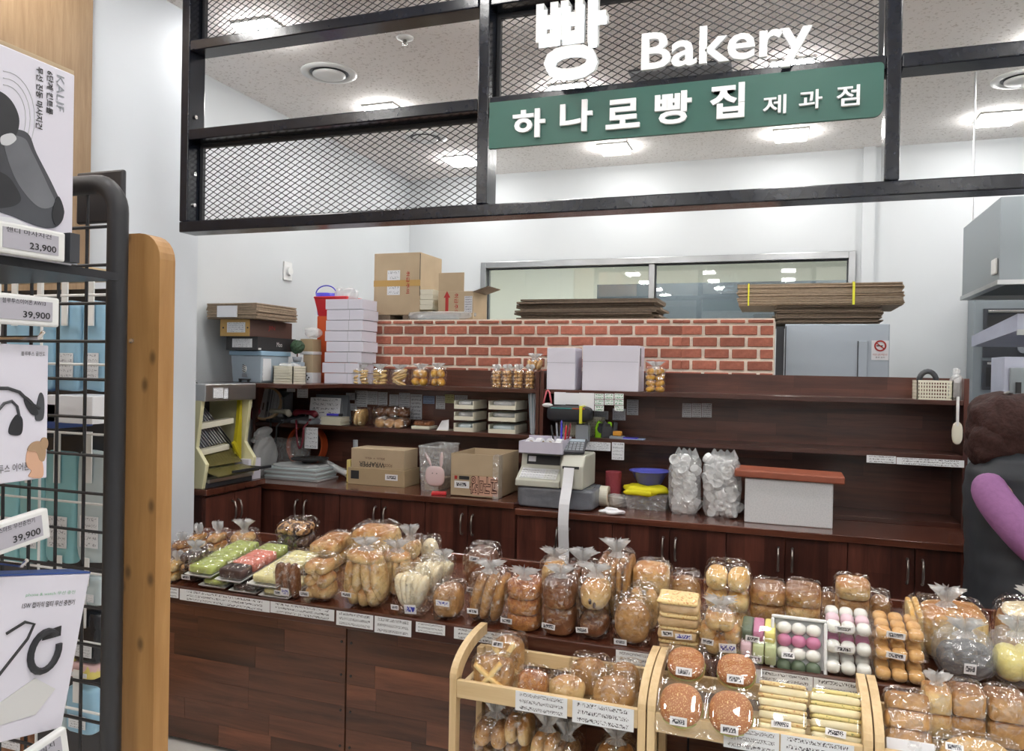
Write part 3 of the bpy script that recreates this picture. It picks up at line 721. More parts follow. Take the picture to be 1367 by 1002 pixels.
# cardboard bundles on the refrigerator
def sheets(name, label, x0, x1, z0, z1, y0, y1, n_, mat, seed, jit=.01, strap=None, slots=0, bow=0.0):
    t = thing(name, label, 'cardboard', ((x0+x1)/2, (y0+y1)/2, z0)); rs = random.Random(seed); h_ = (z1-z0)/n_
    hw, hd = (x1-x0)/2, (y1-y0)/2
    for k in range(n_):
        a = rs.uniform(-jit, jit); b_ = rs.uniform(-jit, jit)
        B('sheet', mat, (a+bow*math.sin(math.pi*k/n_), b_, h_*(k+.5)), (2*hw-rs.uniform(0, jit), 2*hd, h_*.86), t, rot=Matrix.Rotation(rs.uniform(-.012, .012), 3, 'Z') @ Matrix.Rotation(rs.uniform(-.004, .004), 3, 'Y'))
    return t
fx = lambda px, Y=4.6: xat(px, Y, 1.85)
t = sheets('cardboard_bundle', 'lower bundle of flat grey brown cardboard on the refrigerator', fx(1033), fx(1178), 1.784, 1.885, 4.62, 5.1, 13, 'corrd', 3, .014)
t = sheets('cardboard_bundle', 'upper strapped bundle of flat cardboard overhanging the refrigerator', fx(984), fx(1206), 1.887, 2.008, 4.6, 5.1, 16, 'corr', 5, .006)
M['strap'] = plain('yellow_strap', srgb(226, 222, 60), .4)
xl = fx(1139)-t.location.x
S('strap', 'strap', (xl-.006, -.262, -.001), (xl+.006, -.258, .125), t); S('strap', 'strap', (xl-.006, -.262, .1225), (xl+.006, .25, .1255), t)
xl = fx(999)-t.location.x; S('strap', 'strap', (xl-.004, -.262, -.001), (xl+.004, -.258, .125), t)
# hood
t = thing('exhaust_hood', 'large grey steel exhaust hood hanging on rods', 'hood', (1.6, 4.3, 1.9))
hx0, hx1, hy0, hy1 = .866-1.6, 1.1, -.4, .36
pts = [(hx0, hy0), (hx1, hy0), (hx1, hy1), (hx0, hy1)]
zt, zb = .385, .03
mb = MB().span((hx0, hy0, zb), (hx1, hy0+.006, zt)).span((hx0, hy1-.006, zb), (hx1, hy1, zt)).span((hx0, hy0+.006, zb), (hx0+.006, hy1-.006, zt)).span((hx1-.006, hy0+.006, zb), (hx1, hy1-.006, zt)).span((hx0, hy0, zt), (hx1, hy1, zt+.006))
mb.build('canopy', 'greysteel', t)
mb = MB().span((hx0-.008, hy0-.008, zb-.02), (hx1+.008, hy0+.03, zb)).span((hx0-.008, hy1-.03, zb-.02), (hx1+.008, hy1+.008, zb)).span((hx0-.008, hy0+.03, zb-.02), (hx0+.03, hy1-.03, zb)).span((hx1-.03, hy0+.03, zb-.02), (hx1+.008, hy1-.03, zb))
mb.build('gutter', 'steel', t)
S('filter', 'dgrey', (hx0+.03, hy0+.03, zb+.05), (hx1-.03, hy1-.03, zb+.06), t)
S('switch_box', 'white', (hx0-.012, hy0+.02, zb+.03), (hx0-.001, hy0+.10, zb+.10), t, .006)
for x, y in ((hx0+.03, hy1-.05), (hx0+.19, hy0+.1), (hx1-.1, hy0+.1), (hx1-.1, hy1-.05)): MB().cyl((x, y, zt+.006), (x, y, CEIL-1.9-.001), .005, n=8).build('rod', 'steel', t)
# oven tower built against the back wall
OY = 5.74; ox_ = xat(1299, OY, 1.6); oz = lambda y: zat(1318, y, OY)
t = thing('deck_oven', 'tall steel deck oven with dark glass doors under the hood', 'oven', (ox_+.45, OY, 0))
S('body', 'greysteel', (-.45, 0, 0), (.65, .19, oz(395)), t, .004)
for y0_, y1_ in ((520, 481), (440, 412)):
    z0_, z1_ = oz(y0_), oz(y1_); d_ = S('door', 'dgrey', (-.40, -.02, z0_), (.6, 0, z1_), t, .004)
    S('glass', 'ink', (-.38, -.023, z0_+.02), (.58, -.0205, z1_-.045), d_); MB().cyl((-.38, -.04, z1_-.02), (.58, -.04, z1_-.02), .009).build('handle', 'chrome', d_)
d_ = S('door', 'dgrey', (-.40, -.02, .55), (.6, 0, oz(528)), t, .004); S('glass', 'ink', (-.38, -.023, .6), (.58, -.0205, oz(528)-.06), d_)
p_ = S('control_panel', 'dgrey', (-.40, -.018, oz(477)), (.6, 0, oz(454)), t, .003)
for k in range(3): MB().cyl((-.18+k*.26, -.018, oz(465)), (-.18+k*.26, -.04, oz(465)), .03).build('knob', 'grey', p_)
# film covered steel canopy and glass cabinet
M['filmsteel'] = plain('film_covered_steel', srgb(186, 190, 208), .4, .2, var=.05, nscale=12)
t = thing('steam_canopy', 'film covered pale steel canopy below the exhaust hood', 'hood', (xat(1297, 4.52, 1.7)+.545, 4.2, 1.64))
MB().prism([(-.545, .32, .02), (-.545, .32, .075), (-.47, -.2, .15), (-.47, -.2, .075)], (1.1, 0, 0)).build('canopy', 'filmsteel', t)
S('gutter', 'steel', (-.47, -.205, .055), (.6, -.19, .08), t)
text('arrow_mark', '▶', 'bluegrey', t, (-.36, -.207, .12), .03, .025)
M['teal'] = plain('green_stripe', srgb(40, 120, 104), .4)
pcx = xat(1341, 4.05, 1.4)
t = thing('proofing_cabinet', 'steel proofing cabinet with a green striped glass door', 'cabinet', (pcx+.44, 4.05, 0))
S('body', 'filmsteel', (-.44, .02, 0), (.5, .26, 1.6), t, .004)
d_ = S('door', 'greysteel', (-.42, 0, .1), (.48, .019, 1.55), t, .003)
S('pane', 'bluegrey', (-.36, -.003, .5), (.42, 0, 1.46), d_); S('stripe', 'teal', (-.36, -.0045, 1.30), (.42, -.003, 1.34), d_)
B('latch', 'ink', (-.39, -.012, 1.46), (.018, .02, .05), d_)
# ------------------------------------------------------------------ shop stand on the left
MY = 1.0
st = thing('product_stand', 'black tube and wire grid shop stand with pine end board', 'display stand', (-1.25, MY, 0))
so = st.location
def sl(p): return Vector(p)-so
tx = xat(156, MY, 1.6); tz = zat(130, 246, MY)
pts = [(tx-.55, MY, tz)]
for k in range(9):
    a = math.pi/2 - k*math.pi/16; pts.append((tx-.05+.05*math.cos(a), MY, tz-.05+.05*math.sin(a)))
pts.append((tx, MY, 0.02))
MB().tube([sl(p) for p in pts], .0165, 10).build('tube_frame', 'blackm', st, smooth=True)
gx = xat(108, MY, 1.2)
for k in range(-7, 2):
    x = gx+k*.0634
    if x < tx-.012: MB().cyl(sl((x, MY+.004, .05)), sl((x, MY+.004, tz-.012)), .0028, n=6).build('grid_wire', 'blackm', st)
z = zat(120, 405, MY)
for k in range(-26, 4):
    zz = z+k*.0642
    if .05 < zz < tz-.02: MB().cyl(sl((tx-.5, MY-.002, zz)), sl((tx-.01, MY-.002, zz)), .0028, n=6).build('grid_wire', 'blackm', st)
for k in range(-3, 1): 
    x = gx-.02+k*.115
    MB().cyl(sl((x, MY+.125, .05)), sl((x, MY+.125, 1.70)), .0026, n=6).build('white_grid_wire', 'white', st)
for k in range(-12, 1):
    zz = z+.028+k*.132
    if zz > .05: MB().cyl(sl((tx-.46, MY+.12, zz)), sl((tx+.005, MY+.12, zz)), .0026, n=6).build('white_grid_wire', 'white', st)
# pine end board with a rounded shoulder
py_ = 1.04; wx_ = xat(166, py_, 1.5); wr = xat(232, py_+.035, 1.5); wz = zat(190, 311, py_)
pts = [(wx_, py_, .02), (wr, py_, .02)]
for k in range(7):
    a = k*math.pi/12; pts.append((wr-.045+.045*math.cos(a), py_, wz-.045+.045*math.sin(a)))
pts.append((wx_, py_, wz))
MB().prism([sl(p) for p in pts], (0, .035, 0)).build('pine_board', 'pine', st)
for px, py in ((176, 455), (157, 910)):
    o = sl(at(px, py, Y=py_)); MB().cyl(o, o+Vector((0, -.003, 0)), .005, .004, 10).build('screw', 'chrome', st)
bxr = xat(158, 1.3, 1.2)
S('back_board', 'dgrey', sl((-1.9, MY+.30, .02)), sl((bxr, MY+.315, 1.66)), st)
S('wood_ledge', 'beech', sl((-1.75, MY+.20, zat(80, 362, 1.2)-.012)), sl((bxr, MY+.298, zat(80, 362, 1.2)+.01)), st)
M['black_panel'] = plain('black_panel', (.02, .02, .024), .35)
a = at(104, 300, Y=1.09); b_ = at(167, 226, Y=1.09)
S('dark_panel', 'black_panel', sl((a.x, 1.085, a.z)), sl((b_.x, 1.095, b_.z)), st, .004)
BX = -0.98
S('shelf', 'black_panel', sl((-1.7, .2, zat(60, 352, .82)-.012)), sl((BX, .93, zat(60, 352, .82))), st)
SHZ = zat(60, 352, .82)
def facebox(name, label, cat, pxr, pyt, pyb, length, th, mat='white', X=BX, tilt=0.0, zb=None):
    """carton whose printed side faces the aisle (+X); its far edge is seen at pxr"""
    top = at(pxr, pyt, X=X); bot = at(pxr, pyb, X=X)
    t = thing(name, label, cat, (X, top.y-length/2, bot.z if zb is None else zb), 0, None, tilt)
    h_ = top.z-t.location.z
    return t, length, h_
RTY, UPZ = (0, 1, 0), (0, 0, 1)
# massager box
t, ln, h_ = facebox('massager_box', 'large white carton picturing a dark massage gun on the top shelf', 'box', 100, 100, 312, .34, .1, zb=SHZ)
S('carton', 'card', (-.11, -ln/2, 0), (0, ln/2, h_), t, .002)
S('lid_edge', 'kraft', (-.11, -ln/2, h_), (-.002, ln/2, h_+.006), t)
M['pale0'] = plain('pale_grey_print', srgb(196, 198, 202), .5)
M['gun'] = plain('massager_print', srgb(66, 68, 74), .5, var=.25, nscale=12)
M['gun2'] = plain('massager_print_dark', srgb(40, 41, 46), .5, var=.2, nscale=14)
e = ln/2
def flat(par, pts, mat, name='picture', x=.0012):
    return MB().prism([(.0003, p[0], p[1]) for p in pts], (x, 0, 0)).build(name, mat, par)
def on(px, py, t): 
    q = at(px, py, X=t.location.x); return (q.y-t.location.y, q.z-t.location.z)
ell = lambda cx, cy, rx, ry, n=24: [(cx+rx*math.cos(2*math.pi*k/n), cy+ry*math.sin(2*math.pi*k/n)) for k in range(n)]
def soft(pts, n=6):
    out = []; m_ = len(pts)
    for i in range(m_):
        p0, p1, p2, p3 = (Vector((*pts[(i+k) % m_], 0)) for k in (-1, 0, 1, 2))
        for k in range(n):
            u = k/n; q = .5*((2*p1)+(p2-p0)*u+(2*p0-5*p1+4*p2-p3)*u*u+(3*p1-p0-3*p2+p3)*u**3); out.append((q.x, q.y))
    return out
M['gun3'] = plain('massager_print_light', srgb(104, 106, 112), .5, var=.2, nscale=10)
def art(par, px_pts, mat, x): return flat(par, soft([on(*q, par) for q in px_pts]), mat, 'picture', x)
art(t, ((-30, 175), (10, 172), (36, 178), (48, 205), (70, 248), (84, 282), (78, 300), (60, 304), (20, 290), (-30, 262)), 'gun', .0012)
art(t, ((4, 186), (30, 184), (42, 204), (62, 246), (72, 272), (50, 276), (20, 240)), 'gun3', .0016)
art(t, ((-30, 118), (-4, 121), (14, 135), (24, 158), (20, 180), (4, 190), (-30, 192)), 'gun2', .002)
art(t, ((0, 182), (14, 178), (20, 186), (10, 194), (0, 192)), 'pale0', .0024)
art(t, ((-30, 226), (4, 232), (20, 250), (26, 268), (8, 277), (-30, 274)), 'gun2', .002)
art(t, ((76, 262), (84, 282), (79, 297), (72, 300), (68, 284)), 'gun2', .0024)
art(t, ((-30, 290), (10, 290), (34, 300), (36, 308), (-30, 306)), 'paper', .0022)
for r_ in (30, 36, 42): MB().tube([(.0006, *on(4+r_*math.cos(a), 158-r_*1.5*math.sin(a), t)) for a in [k*math.pi/16 for k in range(-7, 9)]], .0005, 4).build('picture', 'pale0', t)
c = on(66, 124, t); text('title', '6단계 컨트롤', 'ink', t, (.001, c[0], c[1]), .06, .0105, (0, 0, -1), (0, 1, 0), bold=.02)
c = on(52, 131, t); text('title', '무선 진동 마사지건', 'ink', t, (.001, c[0], c[1]), .085, .0105, (0, 0, -1), (0, 1, 0), bold=.02)
c = on(80, 125, t); text('brand', 'KALIF', 'grey', t, (.001, c[0], c[1]), .05, .012, (0, 0, -1), (0, 1, 0))
M['esl'] = plain('label_screen', srgb(176, 174, 184), .35)
def tagx(px1, yt, yb, length, price, title, label, extra=0.0, X=-.955):
    top = at(px1, yt, X=X); bot = at(px1, yb, X=X); h_ = top.z-bot.z
    t = thing('price_tag', label, 'price tag', (X, top.y, bot.z), 0, 'electronic price tags on the stand', extra)
    S('case', 'white', (-.012, -length, 0), (0, 0, h_), t, .003)
    s_ = S('screen', 'esl', (.0003, -length+.012, .007), (.001, -.012, h_-.007), t)
    text('price', price, 'ink', t, (.0016, -.036, h_*.34), .040, h_*.25, RTY, UPZ, bold=.015)
    text('product_name', title, 'ink', t, (.0016, -length*.5-.004, h_*.76), length*.62, h_*.16, RTY, UPZ)
    return t
tagx(88, 311, 350, .105, '23,900', '핸디 마사지건', 'electronic price tag reading 23,900 under the massager carton')
rt_ = at(96, 330, X=-.957)
tagx(80, 398, 437, .10, '39,900', '블루투스이어폰 AW13', 'upper electronic price tag reading 39,900 above the earphone carton')
tagx(69, 676, 717, .10, '39,900', 'N1 스마트 무선충전기', 'lower electronic price tag reading 39,900 above the charger carton', R(7))
tagx(95, 966, 1008, .10, '29,900', '스마트 워치', 'electronic price tag at the bottom left corner of the stand', R(9))
S('tag_rail', 'grey', sl((-.97, .3, rt_.z-.022)), sl((-.957-.012, rt_.y+.02, rt_.z+.02)), st)
S('tag_rail', 'dgrey', sl((-.967, at(90, 330, X=-.96).y, rt_.z-.021)), sl((-.955, at(103, 330, X=-.96).y, rt_.z+.02)), st)
# earphone carton
t, ln, h_ = facebox('earphone_box', 'white carton picturing bone conduction earphones and a woman in profile', 'box', 65, 461, 637, .22, .04)
S('carton', 'card', (-.03, -ln/2, 0), (0, ln/2, h_), t, .0015)
MB().tube([(.001, *on(*q, t)) for q in ((-10, 518), (10, 518), (25, 523), (40, 538), (52, 545))], .0024, 6).build('picture', 'gun2', t)
art(t, ((47, 560), (57, 558), (58, 532), (53, 524), (48, 542)), 'gun', .0012); art(t, ((32, 528), (44, 538), (50, 552), (42, 553), (33, 540)), 'gun2', .0016)
art(t, ((12, 579), (27, 579), (29, 560), (22, 553), (13, 566)), 'gun2', .0016)
MB().tube([(.001, *on(*q, t)) for q in ((-10, 555), (5, 538), (15, 535), (22, 542), (25, 556))], .002, 6).build('picture', 'gun', t)
M['skin'] = plain('printed_skin', srgb(206, 164, 138), .5); M['hairp'] = plain('printed_hair', srgb(164, 136, 108), .5)
art(t, ((38, 636), (41, 628), (36, 623), (34, 613), (37, 600), (48, 597), (55, 612), (56, 636)), 'skin', .0012)
art(t, ((36, 601), (42, 591), (53, 589), (60, 599), (58, 614), (52, 614), (47, 603)), 'hairp', .0016); flat(t, ell(*on(58, 592, t), .006, .009), 'hairp', x=.0018)
c = on(10, 625, t); text('title', '블루투스 이어폰', 'ink', t, (.001, c[0], c[1]), .062, .011, RTY, UPZ)
c = on(44, 472, t); text('title', '블루투스 골전도', 'ink', t, (.001, c[0], c[1]), .036, .006, RTY, UPZ)
# charger carton, hanging askew
t, ln, h_ = facebox('charger_box', 'white carton picturing a smart watch on a wireless charger, hanging askew', 'box', 78, 750, 950, .24, .05, tilt=R(-12))
t.location.y += .012; t.location.z -= .0
S('carton', 'card', (-.04, -ln/2, 0), (0, ln/2, h_), t, .0015)
M['bluelid'] = plain('blue_edge', srgb(52, 78, 140), .5); S('top_edge', 'bluelid', (-.04, -ln/2, h_+.0005), (0, ln/2, h_+.003), t)
fr = lambda u, v: (ln/2-u*.1, h_-v*.1)
MB().tube([(.002, *fr(.55+.22*math.cos(a), 1.05+.27*math.sin(a))) for a in [k*math.pi/10 for k in range(-7, 12)]], .005, 6).build('picture', 'gun2', t)
flat(t, [fr(.35, .72), fr(.62, .78), fr(.62, .9), fr(.33, .86)], 'ink'); 
MB().tube([(.001, *fr(q[0], q[1])) for q in ((1.2, .75), (.95, .62), (.8, .66), (.86, .85), (1.2, 1.3))], .002, 6).build('picture', 'ink', t)
M['pale'] = plain('pale_print', srgb(206, 206, 206), .5); flat(t, [fr(.25, 1.6), fr(.62, 1.4), fr(1.3, 1.75), (fr(1.2, 1.95)), fr(.5, 1.9)], 'pale')
text('title', '15W 접이식 멀티 무선 충전기', 'ink', t, (.001, fr(.62, .4)[0], fr(.62, .4)[1]), .085, .008, RTY, UPZ, bold=.01)
M['greenp'] = plain('green_print', srgb(120, 176, 140), .5); text('subtitle', 'phone & watch 무선 충전', 'greenp', t, (.001, fr(.62, .26)[0], fr(.62, .26)[1]), .08, .006, RTY, UPZ)
for z_, y_ in ((at(40, 455, X=-1.0).z, .78), (at(40, 745, X=-1.0).z, .76)):
    MB().tube([sl((-1.5, y_, z_)), sl((-.96, y_, z_+.004)), sl((-.952, y_, z_+.012))], .003, 6).build('hook', 'chrome', st)
# things hanging behind the grid
M['pouch_b'] = plain('light_blue_pouch', srgb(146, 186, 210), .3, var=.06, nscale=12, bump=.2)
M['pouch_t'] = plain('teal_pouch', srgb(134, 186, 192), .3, var=.06, nscale=12, bump=.2)
M['pouch_g'] = plain('pale_grey_pouch', srgb(190, 204, 208), .3, var=.06, nscale=12, bump=.2)
M['pouch_k'] = plain('black_pouch', srgb(30, 32, 38), .2, var=.2, nscale=20, bump=.4)
M['nuts'] = speckle('dried_nuts', srgb(206, 170, 110), srgb(120, 80, 40), 50, .5); M['candy'] = speckle('pastel_candy', srgb(226, 190, 190), srgb(230, 214, 120), 40, .5)
def pouch(px0, px1, y0, y1, mat, label, Y=1.20, strip_=True, band=None):
    a, b_ = at(px0, y0, Y=Y), at(px1, y1, Y=Y); w_ = b_.x-a.x; h_ = a.z-b_.z
    t = thing('hanging_pouch', label, 'pouch', ((a.x+b_.x)/2, Y, b_.z), 0, 'pouches hanging behind the wire grid')
    MB().blob((0, 0, h_/2), (w_/2, .014, h_/2), .25, .5, 20, 12, .05, 30, px0).build('bag', mat, t, smooth=True)
    S('print', 'noteL', (-w_*.3, -.0165, h_*.14), (w_*.3, -.0155, h_*.42), t)
    if strip_: S('hook_strip', 'white', (-.008, -.02, h_*.72), (.008, -.017, h_+.04), t)
for i, (a, b_) in enumerate(((12, 48), (50, 78), (80, 113), (116, 146))): pouch(a, b_, 402, 522, 'pouch_b', ['light blue pouch half hidden by the earphone carton', 'light blue pouch in the upper row, second from left', 'light blue pouch in the upper row under a white hook', 'light blue pouch in the upper row nearest the pine board'][i])
for i, (a, b_) in enumerate(((2, 30), (32, 64), (66, 106), (109, 147))): pouch(a, b_, 600, 752, 'pouch_t' if i != 3 else 'pouch_g', ['teal pouch half hidden by the charger carton', 'teal pouch in the middle row, second from left', 'teal pouch in the middle row beside the pale one', 'pale pouch with a barcode in the middle row'][i])
pouch(72, 105, 762, 806, 'pouch_g', 'small clear pale pouch above a black one'); pouch(109, 140, 766, 808, 'pouch_g', 'small pale pouch with a white hook strip')
pouch(66, 100, 812, 858, 'pouch_k', 'glossy black pouch left of the other black one'); pouch(103, 138, 812, 886, 'pouch_k', 'glossy black pouch nearest the pine board')
pouch(52, 92, 862, 902, 'nuts', 'clear bag of dried nuts', strip_=False); pouch(95, 132, 878, 906, 'candy', 'clear bag of pastel sweets', strip_=False)
pouch(48, 92, 908, 975, 'pouch_g', 'pale blister pack in the lowest row'); pouch(94, 130, 912, 980, 'pouch_b', 'pale blue blister pack in the lowest row')
pouch(0, 45, 930, 1010, 'b_dark', 'brown snack bag at the bottom left corner', strip_=False)
o = MB().box((0, 0, 0), (.12, .09, .055)).build('small_carton', 'paper', None, bevel=.002); o.location = at(118, 545, Y=1.2); tag(o, 'small white carton on the stand below the blue pouches', 'box')
o = MB().box((0, 0, 0), (.075, .09, .05)).build('small_carton', M['bluelid'], None, bevel=.002); o.location = at(82, 553, Y=1.2); tag(o, 'small dark blue carton on the stand beside the white one', 'box')
zz = at(100, 560, Y=1.2).z-.03
S('shelf', 'black_panel', sl((-1.65, 1.135, zz-.012)), sl((bxr-.1, 1.298, zz-.001)), st)
# ------------------------------------------------------------------ clutter on the back shelves
def fitx(px0, px1, Yf, d, z):
    a = xat(px0, Yf+d if px0 > 1050 else Yf, z); b_ = xat(px1, Yf if px1 > 1050 else Yf+d, z)
    return (a+b_)/2, max(b_-a, .02)
def place(name, label, cat, px0, px1, ytop, zb, Yf, d, group=None, rz=0.0):
    cx, w_ = fitx(px0, px1, Yf, d, zb+.1); h_ = max(zat((px0+px1)/2, ytop, Yf)-zb, .01)
    return thing(name, label, cat, (cx, Yf, zb), rz, group), w_, h_
def carton(name, label, px0, px1, ytop, zb, Yf, d, mat='kraft', flap=None, group=None, seam=True):
    t, w_, h_ = place(name, label, 'box', px0, px1, ytop, zb, Yf, d, group)
    S('carton', mat, (-w_/2, 0, 0), (w_/2, d, h_), t, .002)
    if seam: S('lid_seam', 'dgrey', (-w_/2-.0004, -.0005, h_*.66), (w_/2+.0004, .002, h_*.66+.002), t)
    return t, w_, h_
C1, C2 = S1, S2                       # shelf heights
# --- left hutch, top shelf: deep boxes piled against the left wall
lh = [o for o in bpy.data.objects if o.name == 'shelf_hutch'][0]
S('return_shelf', 'dark_h', Vector((WL+.02, 3.47, C1-.022))-lh.location, Vector((-2.40, 3.869, C1))-lh.location, lh, .0015)
S('bracket', 'dark_h', Vector((WL+.02, 3.50, C1-.12))-lh.location, Vector((WL+.04, 3.86, C1-.0225))-lh.location, lh)
M['binblue'] = plain('pale_blue_bin', srgb(164, 178, 190), .35); M['lidblue'] = plain('blue_bin_lid', srgb(140, 170, 192), .35)
def deep(name, label, cat, p0, p1, pb, y0, zb, Yf):
    """box against the left wall: front seen from p0 to p1, its right flank from p1 to pb"""
    x0, x1 = xat(p0, Yf, zb+.06), xat(p1, Yf, zb+.06); d = 0.05
    while xat(pb, Yf+d, zb+.06) > x1 and d < .4: d += .005
    return thing(name, label, cat, ((x0+x1)/2, Yf, zb)), x1-x0, min(d, .385), zat(p0, y0, Yf)-zb
t, w_, dd, h_ = deep('storage_bin', 'pale blue storage bin with a zebra picture and blue lid', 'bin', 308, 348, 385, 468, C1+.001, 3.55); hw = w_/2
MB().add([(-hw+.008, .008, 0), (hw-.008, .008, 0), (hw-.008, dd-.01, 0), (-hw+.008, dd-.01, 0), (-hw, 0, h_-.025), (hw, 0, h_-.025), (hw, dd, h_-.025), (-hw, dd, h_-.025)], [(3,2,1,0), (4,5,6,7), (0,1,5,4), (1,2,6,5), (2,3,7,6), (3,0,4,7)]).build('body', 'binblue', t, bevel=.004)
S('lid', 'lidblue', (-hw-.008, -.008, h_-.0245), (hw+.008, dd+.008, h_+.002), t, .004)
zx = -.01
MB().blob((zx, .002, .075), (.016, .006, .024), nu=10, nv=6).build('zebra_print', 'white', t)
for k in range(4): B('zebra_stripe', 'ink', (zx+.004, -.0045, .062+k*.011), (.024, .001, .004), t, rot=Matrix.Rotation(.4, 3, 'Y'))
S('zebra_print', 'grey', (zx-.014, -.001, .03), (zx+.02, .006, .05), t); S('board_print', 'ink', (zx-.036, -.001, .014), (zx+.04, .006, .021), t)
for dx in (-.028, .028): MB().cyl((zx+dx, -.0015, .009), (zx+dx, .005, .009), .007).build('wheel_print', 'ink', t)
S('paper_label', 'noteL', (hw-.006, .02, .012), (hw+.0005, .09, h_-.04), t)
bz = C1+h_+.005
M['yelbox'] = plain('mustard_card', srgb(186, 150, 88), .6); M['brnbox'] = plain('brown_card', srgb(84, 60, 52), .55); M['blkbox'] = plain('black_card', srgb(48, 48, 50), .5)
t, w_, dd, h2 = deep('gift_box', 'black lidded box with a white label and script on its flank', 'box', 302, 344, 395, 449, bz, 3.52)
S('carton', 'ink', (-w_/2, .004, 0), (w_/2, dd, h2), t, .002); S('end_panel', 'blkbox', (-w_/2, 0, 0), (w_/2, .0035, h2), t); S('label', 'noteL', (-w_*.3, -.0012, h2*.2), (w_*.33, 0, h2*.85), t)
text('script', 'Moo', 'white', t, (w_/2+.001, dd*.55, h2*.5), .05, .026, (0, 1, 0)); S('tab', 'white', (w_/2, .006, .003), (w_/2+.001, .03, .013), t)
bz2 = bz+h2+.001
t, w_, dd, h3 = deep('gift_box', 'brown long box with a mustard end panel under the flattened cardboard', 'box', 294, 333, 400, 426, bz2, 3.49)
S('carton', 'brnbox', (-w_/2, .004, 0), (w_/2, dd, h3), t, .002); S('end_panel', 'yelbox', (-w_/2, 0, 0), (w_/2, .0035, h3), t); S('label', 'noteL', (-w_*.26, -.0012, h3*.22), (w_*.36, 0, h3*.82), t)
for k in (-1, 1): MB().cyl((k*(w_/2-.016)+.005, 0, h3*.5), (k*(w_/2-.016)+.005, -.0015, h3*.5), .005, n=10).build('eyelet', 'ink', t)
text('emblem', 'JIN', 'redink', t, (w_/2+.001, dd*.5, h3*.55), .06, .03, (0, 1, 0))
cz = bz2+h3+.001
xa, xb = xat(276, 3.46, 1.7), xat(343, 3.46, 1.7)
t = sheets('cardboard_stack', 'stack of flattened cardboard on the brown and mustard box', xa, xb, cz, zat(330, 404, 3.46), 3.46, 3.82, 11, 'corr', 12, .006)
S('white_edge', 'paper', (-.09, -.19, .008), (.04, -.184, .07), t)
def basket(t, w_, d, h_, mat='ivory', nx=14, nz=5):
    for (a, b_, n_) in (((-w_/2, 0), (w_/2, 0), nx), ((-w_/2, d), (w_/2, d), nx), ((-w_/2, 0), (-w_/2, d), max(3, int(nx*d/w_))), ((w_/2, 0), (w_/2, d), max(3, int(nx*d/w_)))):
        mb = MB()
        for k in range(n_+1):
            f = k/n_; x, y = a[0]+(b_[0]-a[0])*f, a[1]+(b_[1]-a[1])*f
            mb.box((x, y, h_/2), (.004, .004, h_))
        for k in range(nz+1):
            mb.box(((a[0]+b_[0])/2, (a[1]+b_[1])/2, h_*k/nz), (abs(b_[0]-a[0])+.005, abs(b_[1]-a[1])+.005, .0045 if k not in (0, nz) else .010))
        mb.build('lattice_wall', mat, t)
    S('bottom', mat, (-w_/2, 0, -.001), (w_/2, d, .003), t)
bx_, bw_ = fitx(361, 408, 3.62, .12, 1.45)
t = thing('plastic_basket', 'white slatted basket holding a folded bag in front of the storage bin', 'basket', (bx_+.01, 3.62, C1+.002)); hb = zat(385, 490, 3.62)-C1
basket(t, bw_-.02, .12, hb, nx=16, nz=6); S('liner', 'ivory', (-bw_/2+.015, .006, .004), (bw_/2-.015, .114, hb*.9), t)
MB().blob((0, .06, hb), (bw_*.38, .05, .02), .7, .7, 14, 8, .3, 30, 3).build('folded_bag', 'milky', t)
# plant, paper boxes beside the white stack
M['plant'] = plain('dark_green_foliage', srgb(50, 74, 52), .7, var=.3, nscale=60, bump=.6)
t = thing('potted_plant', 'small dark green ball shaped plant in a grey pot', 'plant', (xat(397, 3.80, 1.6), 3.80, zat(396, 483, 3.80)))

MB().lathe([(.022, 0), (.028, .03), (.025, .03), (.02, .004), (.001, .004)], n=16).build('pot', 'grey', t, smooth=True)
MB().cyl((0, 0, .003), (0, 0, .06), .004).build('stem', 'brownink', t); MB().blob((0, 0, .088), (.042, .036, .04), nu=16, nv=10, amp=.25, freq=60, seed=3).build('foliage', 'plant', t)
S('riser', 'binblue', (-.03, -.015, -(t.location.z-C1)), (.03, .03, -.0005), t)
for i, (y0, y1, m_, l) in enumerate(((497, 514, 'paper', 'small white box with a dark flower print on the top shelf'), (473, 497, 'kraft', 'small kraft box between the white stack and the basket'), (452, 473, 'kraft2', 'uppermost small tan box beside the white stack'))):
    zb = zat(415, y1, 3.885) if i else C1; t, w_, h_ = place('small_box', l, 'box', 405 if i < 2 else 401, 429, y0, zb, 3.885, .09)
    S('carton', m_, (-w_/2, 0, 0), (w_/2, .09, h_-.001), t, .0015)
    if i == 0:
        for k in range(4): MB().cyl((-.005+.012*math.cos(k*1.7), -.0015, h_*.5+.012*math.sin(k*1.7)), (-.005+.012*math.cos(k*1.7), 0, h_*.5+.012*math.sin(k*1.7)), .005, n=8).build('flower_print', 'ink', t)
    if i == 2: S('lid', 'paper', (-w_/2-.003, -.003, .0), (w_/2+.003, .093, .018), t, .002)
